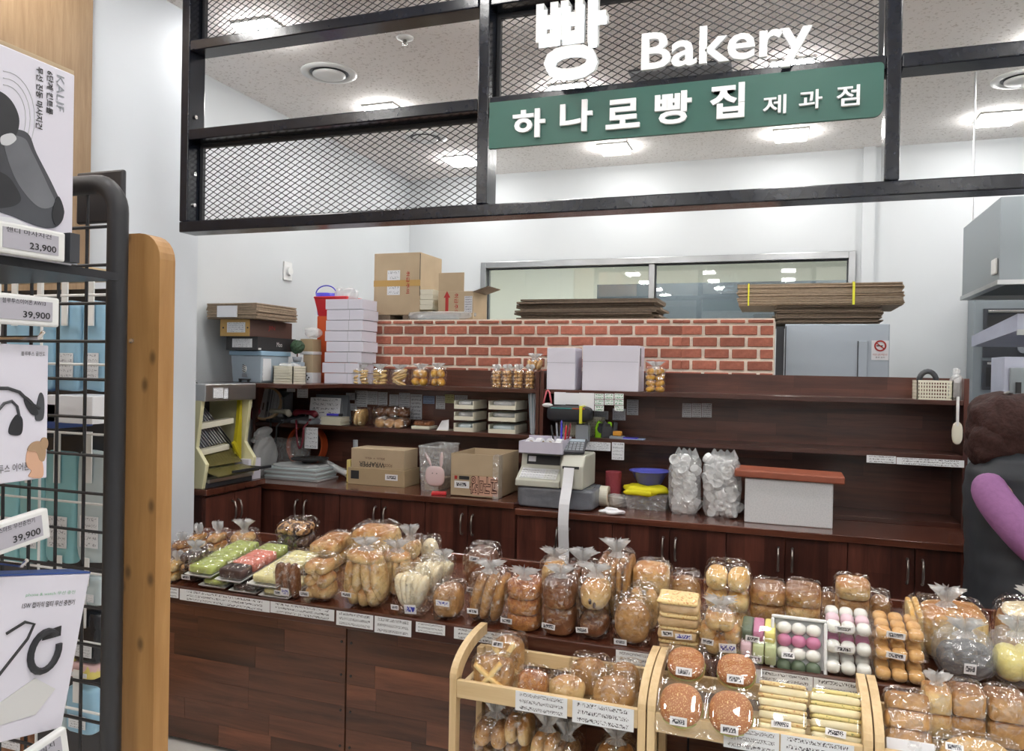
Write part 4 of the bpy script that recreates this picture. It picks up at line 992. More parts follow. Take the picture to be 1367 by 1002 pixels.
# stack of white cake boxes
zc = C1; hs_ = (zat(463, 398, 3.88)-C1)/8
for k in range(8):
    dx = [0, -3, 0, 2, 0, 1, 2, 0][k]
    t = thing('cake_box', ['white flat cake box at the bottom of the stack', 'second white cake box from the bottom of the stack', 'third white cake box from the bottom of the stack', 'fourth white cake box from the bottom of the stack', 'fifth white cake box from the bottom, below the middle gap', 'sixth white cake box from the bottom of the stack', 'white cake box just below the topmost of the stack', 'white cake box on top of the stack'][k], 'box', (xat(464+dx, 3.95, 1.6), 3.90, zc), 0, 'white cake boxes stacked on the left shelf')
    w_ = fitx(429, 498, 3.885, .17, 1.6)[1]
    S('carton', 'card', (-w_/2, 0, .0005), (w_/2, .17, hs_-.0025), t, .0015); S('tuck_seam', 'grey', (w_*.12, -.0006, .002), (w_*.12+.0015, .001, hs_-.004), t)
    zc += hs_
M['redp'] = plain('red_plastic', srgb(196, 46, 54), .35); M['orange'] = plain('orange_plastic', srgb(216, 96, 52), .4); M['bluep'] = plain('violet_blue_plastic', srgb(74, 66, 196), .3)
YT = 4.02; zt_ = zat(425, 410, YT)
t = thing('red_basket', 'red plastic basket behind the white cake boxes', 'basket', (xat(440, YT, 1.7), YT, zt_-.05))
hw = .11
MB().add([(-hw+.02, .02, 0), (hw-.02, .02, 0), (hw-.02, .16, 0), (-hw+.02, .16, 0), (-hw, 0, .11), (hw, 0, .11), (hw, .18, .11), (-hw, .18, .11)], [(3,2,1,0), (0,1,5,4), (1,2,6,5), (2,3,7,6), (3,0,4,7)]).build('body', 'redp', t, solid=.004)
mb = MB(); mb.tube([(-hw, 0, .11), (hw, 0, .11), (hw, .18, .11), (-hw, .18, .11), (-hw, 0, .11)], .006, 8).build('rim', 'redp', t)
S('support', 'orange', (-.10, .02, -(zt_-.05)+C1+.0), (.10, .16, -.002), t)
t = thing('blue_bucket', 'violet blue bucket with a raised handle in the red basket', 'bucket', (xat(436, YT+.08, 1.8), YT+.09, zt_-.04))
MB().lathe([(.001, 0), (.055, 0), (.07, .13), (.074, .13), (.06, -.003), (.001, -.003)][::-1], n=24).build('body', 'bluep', t, smooth=True)
MB().tube([(.072*math.cos(a), -.02, .128+.05*math.sin(a)) for a in [k*math.pi/12 for k in range(13)]], .004, 6).build('handle', 'bluep', t, smooth=True)
t = thing('plastic_bag', 'crumpled clear bag standing behind the white cake boxes', 'bag', (xat(462, 4.07, 1.8), 4.07, zc-.05))
MB().blob((0, 0, .07), (.08, .03, .065), .6, .6, 16, 10, .25, 22, 5, jit=.003).build('film', 'milky', t); S('rod_support', 'grey', (-.02, .0, -.05-(zc-.1-C1)), (.02, .02, .01), t)
t = thing('plastic_bag', 'rounded clear bag between the tan boxes and the orange basket', 'bag', (xat(417, 3.93, 1.65), 3.94, zat(415, 452, 3.9)+.004))
MB().blob((0, 0, .032), (.05, .04, .03), .8, .8, 14, 9, .2, 26, 7, jit=.002).build('film', 'milky', t)
# cookie bags on the top shelf
def mini(px0, px1, ytop, zb, Yf, d, label, content, name='cookie_bag', cat='cookies', group='bagged biscuits on the back shelf', frill=True, filmm='film'):
    t, w_, h_ = place(name, label, cat, px0, px1, ytop, zb, Yf, d, group); rs = random.Random(px0)
    hc = h_*.8
    content(t, w_*.9, d*.9, hc, rs)
    wrap(t, w_, d, hc*1.06, px0, 'frill' if frill else 'flat', h_, filmm); return t
def wrap(t, w_, d, h_, seed, top, htot, filmm='film', e=.5):
    rs = random.Random(seed)
    MB().blob((0, d/2, h_/2+.001), (w_/2, d/2+.004, h_/2+.003), e*.84, e, 26, 16, .05, 25, seed, jit=.0036).build('wrapper', filmm, t)
    if top == 'frill':
        hh = max(htot-h_, .028); n = 36; r0, r1 = .012, min(w_*.32, .035)
        mb = MB(); vs = []
        for j, (r, z) in enumerate(((r1*.9, -.012), (r0, .004), (r0*1.5, hh*.45), (r1, hh))):
            for k in range(n):
                a = 2*math.pi*k/n; q = r*(1+(.0, .15, .4, .6)[j]*math.cos(k*math.pi)) * rs.uniform(.85, 1.15)
                vs.append((math.cos(a)*q, d/2+math.sin(a)*q*.6, h_+z+rs.uniform(-.004, .004)*(j > 1)))
        fs = [(j*n+k, j*n+(k+1) % n, (j+1)*n+(k+1) % n, (j+1)*n+k) for j in range(3) for k in range(n)]
        mb.add(vs, fs).build('gathered_top', 'frill', t)
def cookies(rows, cols, mat, rr=.022, flat_=.4, nm='biscuit'):
    def f(t, w_, d, h_, rs):
        sx, sz = w_/cols, h_/rows
        for i in range(cols):
            for j in range(rows):
                MB().blob(((i-(cols-1)/2)*sx, d/2+rs.uniform(-.008, .008), sz*(j+.5)), (sx*.52, d*.42, sz*.52), .8, .9, 10, 7, .08, 50, rs.randint(0, 99), Matrix.Rotation(rs.uniform(-.5, .5), 3, 'Y')).build(nm, mat, t, smooth=True)
    return f
M['cook'] = crust('butter_biscuit', srgb(236, 208, 146), srgb(208, 164, 96), 40); M['goldbag'] = crust('amber_bread', srgb(226, 178, 70), srgb(180, 118, 40), 20)
mini(469, 496, 489, C1, 3.89, .07, 'clear bag of butter biscuits nearest the white cake boxes', cookies(5, 2, 'cook'))
mini(494, 521, 489, C1, 3.89, .07, 'clear bag of butter biscuits, second from the cake boxes', cookies(5, 2, 'cook'))
mini(519, 549, 490, C1, 3.89, .07, 'clear bag of flat stacked biscuits beside the amber bread', cookies(6, 1, 'cook'))
mini(547, 576, 488, C1, 3.89, .09, 'clear bag of amber coloured bread, left of the pair', cookies(2, 2, 'goldbag', nm='bread_piece'), 'bread_bag', 'bread')
mini(572, 598, 487, C1, 3.89, .09, 'clear bag of amber coloured bread, right of the pair', cookies(2, 2, 'goldbag', nm='bread_piece'), 'bread_bag', 'bread')
for i, (a, b_) in enumerate(((655, 672), (669, 686), (684, 701), (700, 716))): mini(a, b_, 489, C1, 3.89, .07, 'clear bag of nut biscuits near the shelf divider, '+['leftmost', 'second from left', 'third from left', 'beside the divider'][i], cookies(5, 2, 'm_tan'))
mini(702, 727, 476, 1.4975, 4.0, .07, 'small bag of nut biscuits lying on top of the others at the divider', cookies(1, 3, 'm_tan'), frill=True)
mini(860, 890, 484, C1, 3.89, .07, 'clear knotted bag of yellow crisps beside the large white cartons', cookies(4, 2, 'goldbag', nm='crisp'))
# --- left hutch, middle shelf
def note(px0, px1, y0, y1, label, Y=4.100, mat='note', group='paper notes pinned at the back', tilt=0.0):
    a, b_ = at(px0, y0, Y=Y), at(px1, y1, Y=Y); o = B('paper_note', mat, (0, 0, 0), (b_.x-a.x, .0012, a.z-b_.z), None, rot=Matrix.Rotation(tilt, 3, 'Y'))
    o.location = ((a.x+b_.x)/2, Y, (a.z+b_.z)/2); tag(o, label, 'note', group); return o
notes = ((462, 476, 524, 534, 'small note above another small note, left of the forms'), (462, 476, 538, 548, 'small note below another small note, left of the forms'), (474, 490, 521, 543, 'tall white form, leftmost of the tall forms'), (490, 504, 522, 540, 'white form second of the tall forms'), (505, 517, 523, 541, 'narrow form beside a gap in the row of notes'),
         (520, 532, 526, 542, 'form third before the blue note'), (533, 547, 524, 544, 'form second before the blue note'), (548, 563, 526, 560, 'long form hanging left of the blue note'), (582, 594, 528, 546, 'white slip left of the yellow slip'), (607, 624, 527, 538, 'white slip right of the yellow slip'))
for n_ in notes: note(*n_)
M['ynote'] = printed('yellow_note', srgb(206, 206, 150), srgb(150, 150, 110), 4, 8); M['bnote'] = printed('blue_note', srgb(150, 168, 200), srgb(110, 120, 150), 3, 6)
note(565, 580, 528, 539, 'pale blue slip pinned behind the shelf', mat='bnote'); note(594, 606, 526, 538, 'yellow slip pinned behind the shelf', mat='ynote')
YM = 3.90
def cal_(px0, px1, y0, y1, label, Y, mat='noteL'):
    a, b_ = at(px0, y0, Y=Y), at(px1, y1, Y=Y); w_, h_ = b_.x-a.x, a.z-C2
    t = thing('desk_calendar', label, 'calendar', ((a.x+b_.x)/2, Y, C2))
    B('page', mat, (0, .02, h_/2), (w_, .002, h_), t, rot=Matrix.Rotation(R(-8), 3, 'X')); B('back_stand', 'grey', (0, .055, h_/2), (w_, .003, h_*.98), t, rot=Matrix.Rotation(R(12), 3, 'X'))
M['cal'] = printed('calendar_page', srgb(232, 234, 238), srgb(140, 144, 150), 6, 9, thr=.55)
cal_(411, 451, 530, 561, 'white desk calendar on the middle shelf', 3.92, 'cal'); cal_(418, 461, 526, 562, 'grey framed calendar behind the white desk calendar', 4.0, 'grey')
# clock, grey file holder, phone set
M['tan'] = plain('tan_plastic', srgb(206, 176, 138), .5)
t = thing('round_clock', 'tan round clock tilted on the middle shelf', 'clock', (xat(356, 3.95, 1.3), 3.95, C2+.001), R(12), None, R(0))
rotc = Matrix.Rotation(R(72), 4, 'X')
o = MB().lathe([(.001, -.012), (.098, -.012), (.105, 0), (.105, .02), (.094, .026), (.092, .02), (.001, .02)], n=36).build('case', 'tan', t, smooth=False); o.matrix_local = Matrix.Translation((0, 0, .104)) @ rotc
o = MB().lathe([(.092, .0205), (.001, .0205)], n=36).build('face', 'noteL', t); o.matrix_local = Matrix.Translation((0, 0, .104)) @ rotc
for a, l in ((R(140), .06), (R(200), .045)):
    o = B('hand', 'ink', (math.sin(a)*l/2, math.cos(a)*l/2, .023), (.005, l, .002), t); o.matrix_local = Matrix.Translation((0, 0, .104)) @ rotc @ Matrix.Rotation(a*0, 4, 'Z')
t, w_, h_ = place('file_holder', 'slanted grey plastic file holder behind the phones', 'file holder', 362, 391, 522, C2, 3.96, .09)
MB().prism([(-w_/2, 0, 0), (-w_/2, 0, h_*.8), (-w_/2, .09, h_), (-w_/2, .09, 0)], (.004, 0, 0)).prism([(w_/2-.004, 0, 0), (w_/2-.004, 0, h_*.8), (w_/2-.004, .09, h_), (w_/2-.004, .09, 0)], (.004, 0, 0)).span((-w_/2, 0, 0), (w_/2, .004, h_*.8)).span((-w_/2, .086, 0), (w_/2, .09, h_)).build('shell', 'grey', t)
MB().cyl((0, -.001, h_*.6), (0, .001, h_*.6), .015, n=16).build('finger_hole', 'dgrey', t); B('label', 'paper', (.02, -.002, .05), (.035, .001, .06), t)
def phone(px, Y, label, body, hs, zr, cordm):
    t = thing('desk_phone', label, 'telephone', (xat(px, Y, 1.2), Y, C2+.001), zr)
    MB().prism([(-.085, -.02, 0), (-.085, .14, 0), (-.085, .14, .045), (-.085, -.02, .018)], (.17, 0, 0)).build('base', body, t, bevel=.004)
    MB().tube([(-.095, .02, .048), (-.075, .02, .062), (-.03, .02, .066), (.03, .02, .066), (.075, .02, .062), (.095, .02, .048)], [.016, .02, .013, .013, .02, .016], 10).build('handset', hs, t, smooth=True)
    q = []
    for k in range(19):
        a = math.pi*k/18; q.append((.03+.03*math.cos(a), -.045, -.02-.12*math.sin(a)))
    MB().tube([(.07, .0, .03)]+q+[(-.02, -.03, .02)], .006, 8).build('cord', cordm, t, smooth=True)
    return t
M['maroon'] = plain('maroon_plastic', srgb(120, 34, 48), .35)
phone(370, 3.895, 'white telephone with a black cord on the middle shelf', 'dgrey', 'ivory', R(-18), 'ink')
phone(404, 3.895, 'maroon telephone with a dangling maroon cord', 'grey', 'maroon', R(-14), 'maroon')
for i, px in enumerate((396, 405)):
    t = thing('ink_pot', ['small dark pot left of another behind the maroon phone', 'small dark pot right of another behind the maroon phone'][i], 'pot', (xat(px, 4.03, 1.25), 4.03, C2)); MB().lathe([(.018, 0), (.02, .05), (.014, .06), (.014, .075), (.001, .075)], n=14).build('body', 'dgrey', t, smooth=True); MB().lathe([(.0205, .015), (.0212, .045)], n=14).build('label', 'noteL', t)
t = thing('red_pouch', 'small dark red pouch at the left end of the middle shelf', 'pouch', (xat(341, 3.92, 1.2), 3.92, C2)); MB().blob((0, 0, .045), (.045, .03, .045), .7, .8, 14, 9, .2, 20, 2).build('body', 'maroon', t, smooth=True); MB().blob((0, -.0, .092), (.012, .01, .01), 1, 1, 8, 6).build('knot', 'maroon', t, smooth=True)
t, w_, h_ = place('paper_pad', 'thick pad of cream paper with a blue pen on the middle shelf', 'paper', 428, 468, 564, C2, 3.88, .1)
for k in range(5): B('sheaf', 'ivory', (random.Random(k).uniform(-.003, .003), .05, .006+k*.0095), (w_*.95, .1, .009), t, .001)
t2 = thing('marker_pen', 'blue marker pen lying on the cream paper pad', 'pen', (t.location.x, 3.91, C2+.05)); MB().cyl((-.045, 0, .009), (.03, .01, .009), .007).build('barrel', 'bluep', t2); MB().cyl((.03, .01, .009), (.05, .0125, .009), .0085).build('cap', 'ink', t2)
for i, q in enumerate(((383, 394, 514, 523, 'small white tag under the top shelf above the grey file holder'), (397, 411, 514, 531, 'white tag clipped under the top shelf beside the calendar'), (407, 424, 570, 599, 'white sheet hanging from the middle shelf beside the maroon cord'))): note(*q, Y=3.864, mat='noteL', group='paper tags hung on shelf edges')
# bread and trays on the middle shelf
mini(469, 498, 541, C2, 3.885, .16, 'bag of pale round rolls on the middle back shelf', cookies(1, 2, 'b_gold', nm='roll'), 'bread_bag', 'bread', None, False)
mini(494, 556, 537, C2, 3.93, .13, 'bag of dark bread rolls on the middle back shelf', cookies(2, 3, 'b_dark', nm='roll'), 'bread_bag', 'bread', None, False)
mini(497, 545, 556, C2, 3.875, .05, 'small flat bag of brown bread in front of the dark rolls', cookies(1, 3, 'b_brown', nm='roll'), 'bread_bag', 'bread', None, False)
t, w_, h_ = place('foil_tray', 'white tray of dark pastries beside the folded white paper', 'tray', 549, 585, 568, C2, 3.885, .12)
S('tray', 'ivory', (-w_/2, 0, 0), (w_/2, .12, .018), t, .004)
for k in range(5): MB().blob(((k-2)*w_/5.6, .06, .032), (w_/8, .045, .016), .8, .8, 10, 7, .1, 40, k).build('pastry', 'b_dark', t, smooth=True)
def letter_tray(px0, px1, label, d=.2):
    t, w_, h_ = place('tray_stack', label, 'tray', px0, px1, 531, C2, 3.885, d)
    for k in range(3):
        z = k*h_/3; s_ = MB().span((-w_/2, 0, z), (w_/2, d, z+.004)).span((-w_/2, 0, z+.004), (-w_/2+.004, d, z+.045)).span((w_/2-.004, 0, z+.004), (w_/2, d, z+.045)).span((-w_/2, d-.004, z), (w_/2, d, z+.045)).span((-w_/2+.004, 0, z+.004), (w_/2-.004, .004, z+.022)).build('tray', 'ivory', t)
        MB().blob((0, d*.45, z+.028), (w_*.44, d*.4, .018), .5, .5, 18, 8, .12, 18, k+px0).build('folded_bags', 'milky' if k else 'pouch_g', s_)
letter_tray(606, 650, 'ivory three tier letter tray stuffed with bags, left one'); letter_tray(652, 704, 'ivory three tier letter tray stuffed with bags, beside the divider')
t, w_, h_ = place('folded_paper', 'folded sheet of white paper leaning beside the letter trays', 'paper', 583, 607, 560, C2, 3.88, .1); MB().prism([(-w_/2, 0, 0), (w_/2, .02, 0), (w_/2, .02, h_), (0, 0, h_*.9)], (0, .003, 0)).build('sheet', 'paper', t); S('under_sheet', 'ivory', (-w_/2, -.004, -.0), (w_/2, .09, .003), t)
t = thing('paper_sheaf', 'upright papers filed between the letter tray and the divider', 'paper', (xat(711, 3.9, 1.25), 3.9, C2))
for k in range(6): B('sheet', 'paper' if k % 2 else 'binblue', ((k-2.5)*.007, .08, .11), (.0025, .16, .21+.006*(k % 3)), t, rot=Matrix.Rotation((k-2.5)*.03, 3, 'Y'))
# --- left counter
t, w_, h_ = place('bag_bundle', 'tied bundle of clear white bags beside the slicer', 'bag', 333, 372, 572, LT, 3.66, .2)
MB().blob((0, .1, h_*.4), (w_*.55, .1, h_*.4), .7, .7, 20, 12, .22, 16, 4, jit=.003).build('bundle', 'milky', t)
for k in range(4): MB().blob((-.02+.01*k, .08, h_*(.75+.06*k)), (w_*.42, .07, .022), .8, .8, 14, 8, .3, 20, k, Matrix.Rotation(.2*(k-1), 3, 'Y')).build('fold', 'milky', t)
t, w_, h_ = place('bag_stack', 'flat stack of clear plastic bags on the left counter', 'bag', 352, 452, 612, LT, 3.64, .22)
for k in range(6): B('bag_layer', 'pouch_g' if k % 2 else 'milky', (random.Random(k).uniform(-.006, .006), .11, .006+k*.0115), (w_-.01*(k % 3), .21, .0105), t, .002, Matrix.Rotation(random.Random(k+9).uniform(-.02, .02), 3, 'Z'))
MB().blob((0, .1, .075), (w_*.45, .09, .012), .5, .6, 18, 8, .2, 18, 3, jit=.002).build('loose_film', 'milky', t)
t = thing('plastic_bag', 'slack clear bag lying between the bag stack and the slicer', 'bag', (xat(380, 3.95, 1), 3.96, LT+.024)); MB().blob((0, 0, .09), (.16, .06, .088), .6, .7, 18, 10, .25, 12, 8, jit=.003).build('film', 'haze', t)
t = thing('round_sieve', 'orange rimmed round sieve propped behind the cord on the left counter', 'sieve', (xat(406, 4.0, 1.0), 4.03, LT+.024), 0, None, 0)
o = MB().lathe([(.118, -.03), (.128, -.03), (.128, .03), (.118, .03), (.118, -.03)], n=36).build('rim', 'orange', t, smooth=False); o.matrix_local = Matrix.Translation((0, 0, .128)) @ Matrix.Rotation(R(84), 4, 'X')
o = MB().lathe([(.118, 0), (.001, 0)], n=36).build('sieve_mesh', 'brownink', t); o.matrix_local = Matrix.Translation((0, 0, .128)) @ Matrix.Rotation(R(84), 4, 'X')
t = thing('weighing_dish', 'low black weighing dish on the bag stack', 'dish', (xat(412, 3.75, .95), 3.76, LT+.09)); MB().lathe([(.001, 0), (.04, 0), (.045, .012), (.10, .018), (.105, .026), (.001, .022)], n=26).build('dish', 'ink', t); MB().cyl((-.06, 0, .024), (.03, .01, .03), .004, n=6).build('spatula', 'chrome', t)
t = thing('paper_roll', 'slanted white tube of rolled film reaching to the wrapper carton', 'roll', (xat(440, 3.85, .95), 3.86, LT+.05)); MB().cyl((-.06, -.02, .05), (.13, -.03, -.02), .018, n=16).build('roll', 'milky', t); MB().cyl((.13, -.03, -.02), (.135, -.0302, -.0222), .02).build('end_cap', 'ivory', t); S('prop', 'grey', (-.03, -.03, -.049), (.03, -.01, .01), t)
# wrapper carton, upside-down print
t, w_, h_ = place('wrapper_carton', 'kraft carton with upside down WRAPPER print and a yellow roll holder', 'box', 466, 559, 600, LT, 3.69, .17)
S('lower_carton', 'kraft2', (-w_/2-.004, -.004, 0), (w_/2+.004, .175, h_*.46), t, .002); S('carton', 'kraft', (-w_/2+.01, .004, h_*.46), (w_/2-.006, .168, h_), t, .002)
text('print', 'WRAPPER', 'ink', t, (-.03, .0025, h_*.57), w_*.46, .028, (-1, 0, 0), (0, 0, -1), bold=.01); text('print', 'FOOD', 'brownink', t, (w_*.2, .0025, h_*.57), .05, .016, (-1, 0, 0), (0, 0, -1)); text('print', '30cm × 45m', 'brownink', t, (-.01, .0025, h_*.74), .12, .012, (-1, 0, 0), (0, 0, -1))
S('emblem', 'ink', (-w_/2+.015, -.0055, .03), (-w_/2+.065, -.0045, .075), t); B('barcode', 'sticker', (w_*.28, -.0055, .05), (.075, .001, .032), t)
M['yelplast'] = plain('yellowed_plastic', srgb(224, 206, 130), .4); S('roll_holder', 'yelplast', (-w_/2-.035, .03, .0), (-w_/2-.008, .13, .125), t, .004)
MB().cyl((-w_/2-.01, .08, h_*.9), (-w_/2-.01, .08, h_+.035), .014).build('bottle_neck', 'grey', t)
# clear bin with bunny
t, w_, h_ = place('clear_bin', 'clear plastic bin with a rabbit shaped pink picture', 'bin', 559, 612, 597, LT, 3.625, .24)
hw = w_/2; MB().add([(-hw+.012, .01, 0), (hw-.012, .01, 0), (hw-.012, .23, 0), (-hw+.012, .23, 0), (-hw, 0, h_), (hw, 0, h_), (hw, .24, h_), (-hw, .24, h_)], [(3,2,1,0), (0,1,5,4), (1,2,6,5), (2,3,7,6), (3,0,4,7)]).build('shell', 'haze', t, solid=.003)
MB().tube([(-hw, 0, h_), (hw, 0, h_), (hw, .24, h_), (-hw, .24, h_), (-hw, 0, h_)], .006, 8).build('rim', 'haze', t)
M['bunny'] = plain('pale_pink_print', srgb(222, 200, 200), .5)
MB().blob((.03, .006, h_*.36), (.055, .006, .052), .7, .8, 18, 10).build('rabbit_picture', 'bunny', t, smooth=True)
for dx, a in ((0, -.5), (.045, .05)): MB().blob((.02+dx-.03*(dx == 0), .006, h_*.72), (.010, .005, .042), 1, 1, 10, 8, rot=Matrix.Rotation(a, 3, 'Y')).build('rabbit_ear', 'bunny', t, smooth=True)
for dx in (-.012, .012): MB().blob((.03+dx, .0005, h_*.42), (.003, .002, .003), nu=8, nv=6).build('rabbit_eye', 'ink', t)
S('contents', 'kraft', (-hw+.02, .03, .004), (hw-.02, .2, h_*.25), t)
# big open carton
t, w_, h_ = place('open_carton', 'big open kraft carton with pink and brown bubble lettering', 'box', 602, 692, 607, LT, 3.565, .30)
hw = w_/2
MB().span((-hw, 0, 0), (hw, .005, h_)).span((-hw, .295, 0), (hw, .30, h_)).span((-hw, .005, 0), (-hw+.005, .295, h_)).span((hw-.005, .005, 0), (hw, .295, h_)).span((-hw, 0, 0), (hw, .3, .005)).build('carton', 'kraft', t)
M['pinkp'] = plain('pink_print', srgb(206, 164, 142), .6); S('print_band', 'pinkp', (-hw+.12, -.001, .012), (hw-.002, 0, h_*.5), t); S('fold_line', 'kraft2', (-hw, -.0012, h_*.5), (hw, 0, h_*.5+.004), t)
text('print', '고구마깡', 'brownink', t, (.05, -.0016, h_*.29), w_*.58, .09, (-1, 0, 0), (0, 0, -1), bold=.06); text('print', '고구마깡', 'pinkp', t, (.05, -.0026, h_*.29), w_*.56, .08, (-1, 0, 0), (0, 0, -1)); S('emblem', 'ink', (-hw+.045, -.0015, h_*.4), (-hw+.10, -.0005, h_*.48), t); S('emblem', 'redink', (-hw+.02, -.0015, h_*.4), (-hw+.035, -.0005, h_*.48), t); B('barcode', 'sticker', (-hw+.06, -.0015, .06), (.08, .001, .035), t)
S('tape', 'haze', (hw-.03, -.0015, .0), (hw+.0015, .05, h_), t)
o = MB().box((0, 0, 0), (.075, .055, .012), Matrix.Rotation(.35, 3, 'Z')).build('red_packet', 'redp', None, bevel=.002); o.location = (xat(586, 3.57, .87), 3.57, LT+.007); tag(o, 'small red packet lying on the left worktop', 'packet')
o = MB().box((0, 0, 0), (.09, .1, .11)).build('white_carton', 'card', None, bevel=.002); o.location = at(343, 627, X=-2.69); o.location.z = .893+.056; o.location.y = 3.415; tag(o, 'small white carton behind the bread slicer tray', 'box')
# bread slicer facing the aisle (+X)
M['paleyel'] = plain('pale_yellow_enamel', srgb(222, 218, 178), .4); M['yelacr'] = plain('yellow_acrylic', srgb(206, 190, 40), .3, alpha=.75); M['smoke'] = plain('smoky_cover', srgb(112, 104, 62), .25, alpha=.7)
t = thing('bread_slicer', 'steel and pale yellow bread slicing machine with inclined blades', 'slicer', (-2.80, 3.22, .894), R(90)); w2, hS = .19, zat(337, 512, 3.3)-.894
S('base', 'dgrey', (-w2+.02, -.16, 0), (w2-.02, .16, .03), t, .003)
for s_ in (-1, 1):
    x = s_*(w2-.012); MB().prism([(x-.012, .15, .0), (x-.012, -.15, .0), (x-.012, -.17, .12), (x-.012, -.11, .2), (x-.012, -.14, hS-.08), (x-.012, .15, hS-.08)], (.024, 0, 0)).build('side_frame', 'paleyel', t, bevel=.003)
S('top_hood', 'steel', (-w2, -.16, hS-.085), (w2, .16, hS), t, .005); B('plate_label', 'noteL', (-.10, -.1612, hS-.045), (.07, .001, .05), t); B('plate_label', 'noteL', (-.045, -.1612, hS-.05), (.03, .001, .05), t)
MB().cyl((-.13, -.05, hS), (-.12, .0, hS+.06), .007).build('lever', 'dgrey', t)
for k in range(13):
    x = -.15+k*.021; B('blade', 'steel', (x, -.02, hS*.5), (.0015, .012, hS*.72), t, rot=Matrix.Rotation(R(-32), 3, 'Y') @ Matrix.Rotation(R(-20), 3, 'X'))
for z_, dx in ((hS*.60, -.02), (hS*.34, -.05)): B('comb_bar', 'ivory', (dx, -.07, z_), (.24, .05, .028), t, .003, Matrix.Rotation(R(-4), 3, 'Y'))
S('back_sheet', 'dgrey', (-w2+.025, .12, .03), (w2-.025, .13, hS-.09), t)
MB().prism([(.10, -.10, .12), (.155, -.10, .10), (.155, -.10, hS-.09), (.14, -.10, hS-.09), (.13, -.10, .3)], (0, .02, 0)).build('yellow_guard', 'yelacr', t); B('push_handle', 'yelacr', (.09, -.12, .17), (.02, .015, .09), t, .003, Matrix.Rotation(R(-35), 3, 'Y'))
MB().prism([(-w2+.03, -.12, .10), (w2-.06, -.12, .10), (w2-.1, -.05, .20), (-w2+.03, -.05, .18)], (0, -.008, .0)).build('smoky_cover', 'smoke', t); B('chute', 'smoke', (-.02, -.18, .075), (.30, .11, .006), t, 0, Matrix.Rotation(R(12), 3, 'X'))
B('tray_rail', 'blackm', (.06, -.245, .075), (.30, .012, .014), t, .003, Matrix.Rotation(R(1), 3, 'Y')); B('crumb_tray', 'steel', (0, -.14, .035), (.33, .06, .02), t, .003); S('arm', 'blackm', (.13, -.245, .07), (.145, -.13, .08), t)
MB().tube([(-.2, -.03, .0), (-.235, -.03, -.03), (-.245, -.03, -.2), (-.24, -.03, -.4)], .006, 8).build('power_cord', 'white', t, smooth=True)
# --- on top of the brick partition
PZ = bz1+.001
t, w_, h_ = place('tall_carton', 'tall kraft carton with red and black printing on the brick partition', 'box', 499, 589, 337, PZ+.03, 4.16, .30)
t.location.z = PZ+.03
S('carton', 'kraft', (-w_/2, 0, 0), (w_/2, .30, h_), t, .002); B('frame_print', 'noteL', (-w_*.07, -.0012, h_*.52), (.085, .001, h_*.40), t, rot=None); S('tape', 'yelbox', (-w_/2-.001, -.0018, h_*.46), (w_/2, -.0012, h_*.56), t)
text('print', '취급주의', 'redink', t, (w_*.24, -.003, h_*.52), h_*.36, .022, (0, 0, -1), (1, 0, 0), bold=.01); S('ajar_gap', 'ink', (w_/2-.004, -.0008, h_*.3), (w_/2, .0, h_*.98), t)
for k in (-1, 1): S('pallet_strip', 'corrd', (k*w_*.3-.05, 0, -.03), (k*w_*.3+.05, .28, -.001), t)
t = thing('tray_liners', 'stack of nested cream foil tray liners beside the tall carton', 'tray', (xat(566, 4.16, 1.9), 4.165, zat(566, 413, 4.165)))
for k in range(4): MB().add([(-.052+.0, .0, k*.03), (.052, .0, k*.03), (.052, .1, k*.03), (-.052, .1, k*.03), (-.06, -.005, k*.03+.028), (.06, -.005, k*.03+.028), (.06, .11, k*.03+.028), (-.06, .11, k*.03+.028)], [(3,2,1,0), (4,5,6,7), (0,1,5,4), (1,2,6,5), (2,3,7,6), (3,0,4,7)]).build('liner', 'ivory', t)
S('prop_block', 'kraft2', (-.04, .02, -(t.location.z-PZ)), (.04, .09, -.001), t)
t, w_, h_ = place('arrow_carton', 'open kraft carton with a red up arrow and raised flap', 'box', 585, 650, 390, PZ, 4.17, .22)
w_ = xat(619, 4.17, 1.9)-xat(585, 4.17, 1.9); h_ = zat(600, 382, 4.17)-PZ; t.location.x = (xat(619, 4.17, 1.9)+xat(585, 4.17, 1.9))/2
S('carton', 'kraft', (-w_/2, 0, 0), (w_/2+.06, .22, h_-.03), t, .002); B('flap', 'kraft', (0, .003, h_+.025), (w_, .004, .11), t); B('flap', 'corrd', (w_/2+.10, .1, h_-.02), (.11, .2, .004), t, rot=Matrix.Rotation(R(-18), 3, 'Y'))
a = .03; MB().prism([(-.035, -.001, .03), (-.015, -.001, .03), (-.015, -.001, h_*.66), (-.004, -.001, h_*.66), (-.025, -.001, h_*.86), (-.046, -.001, h_*.66), (-.035, -.001, h_*.66)], (0, .0008, 0)).build('arrow_print', 'redink', t)
text('print', '취급주의', 'redink', t, (.035, -.001, h_*.48), h_*.62, .024, (0, 0, -1), (1, 0, 0), bold=.01); B('side_print', 'note', (w_/2+.03, -.001, h_*.45), (.05, .001, h_*.5), t)
t, w_, h_ = place('film_bundle', 'flat bundle wrapped in crinkled film lying on the brick partition', 'bag', 541, 639, 415, PZ, 4.15, .1)
MB().blob((0, .045, h_*.5), (w_/2, .045, h_*.5), .35, .5, 24, 10, .1, 16, 6, jit=.002).build('film', 'milky', t); S('board', 'pouch_g', (-w_*.46, .01, .002), (w_*.3, .08, h_*.6), t)
sheets('cardboard_stack', 'ragged stack of dark flattened cardboard on the brick partition', xat(692, 4.2, 1.85), xat(884, 4.35, 1.85), PZ, zat(790, 399, 4.2), 4.18, 4.5, 9, 'corrd', 21, .022)
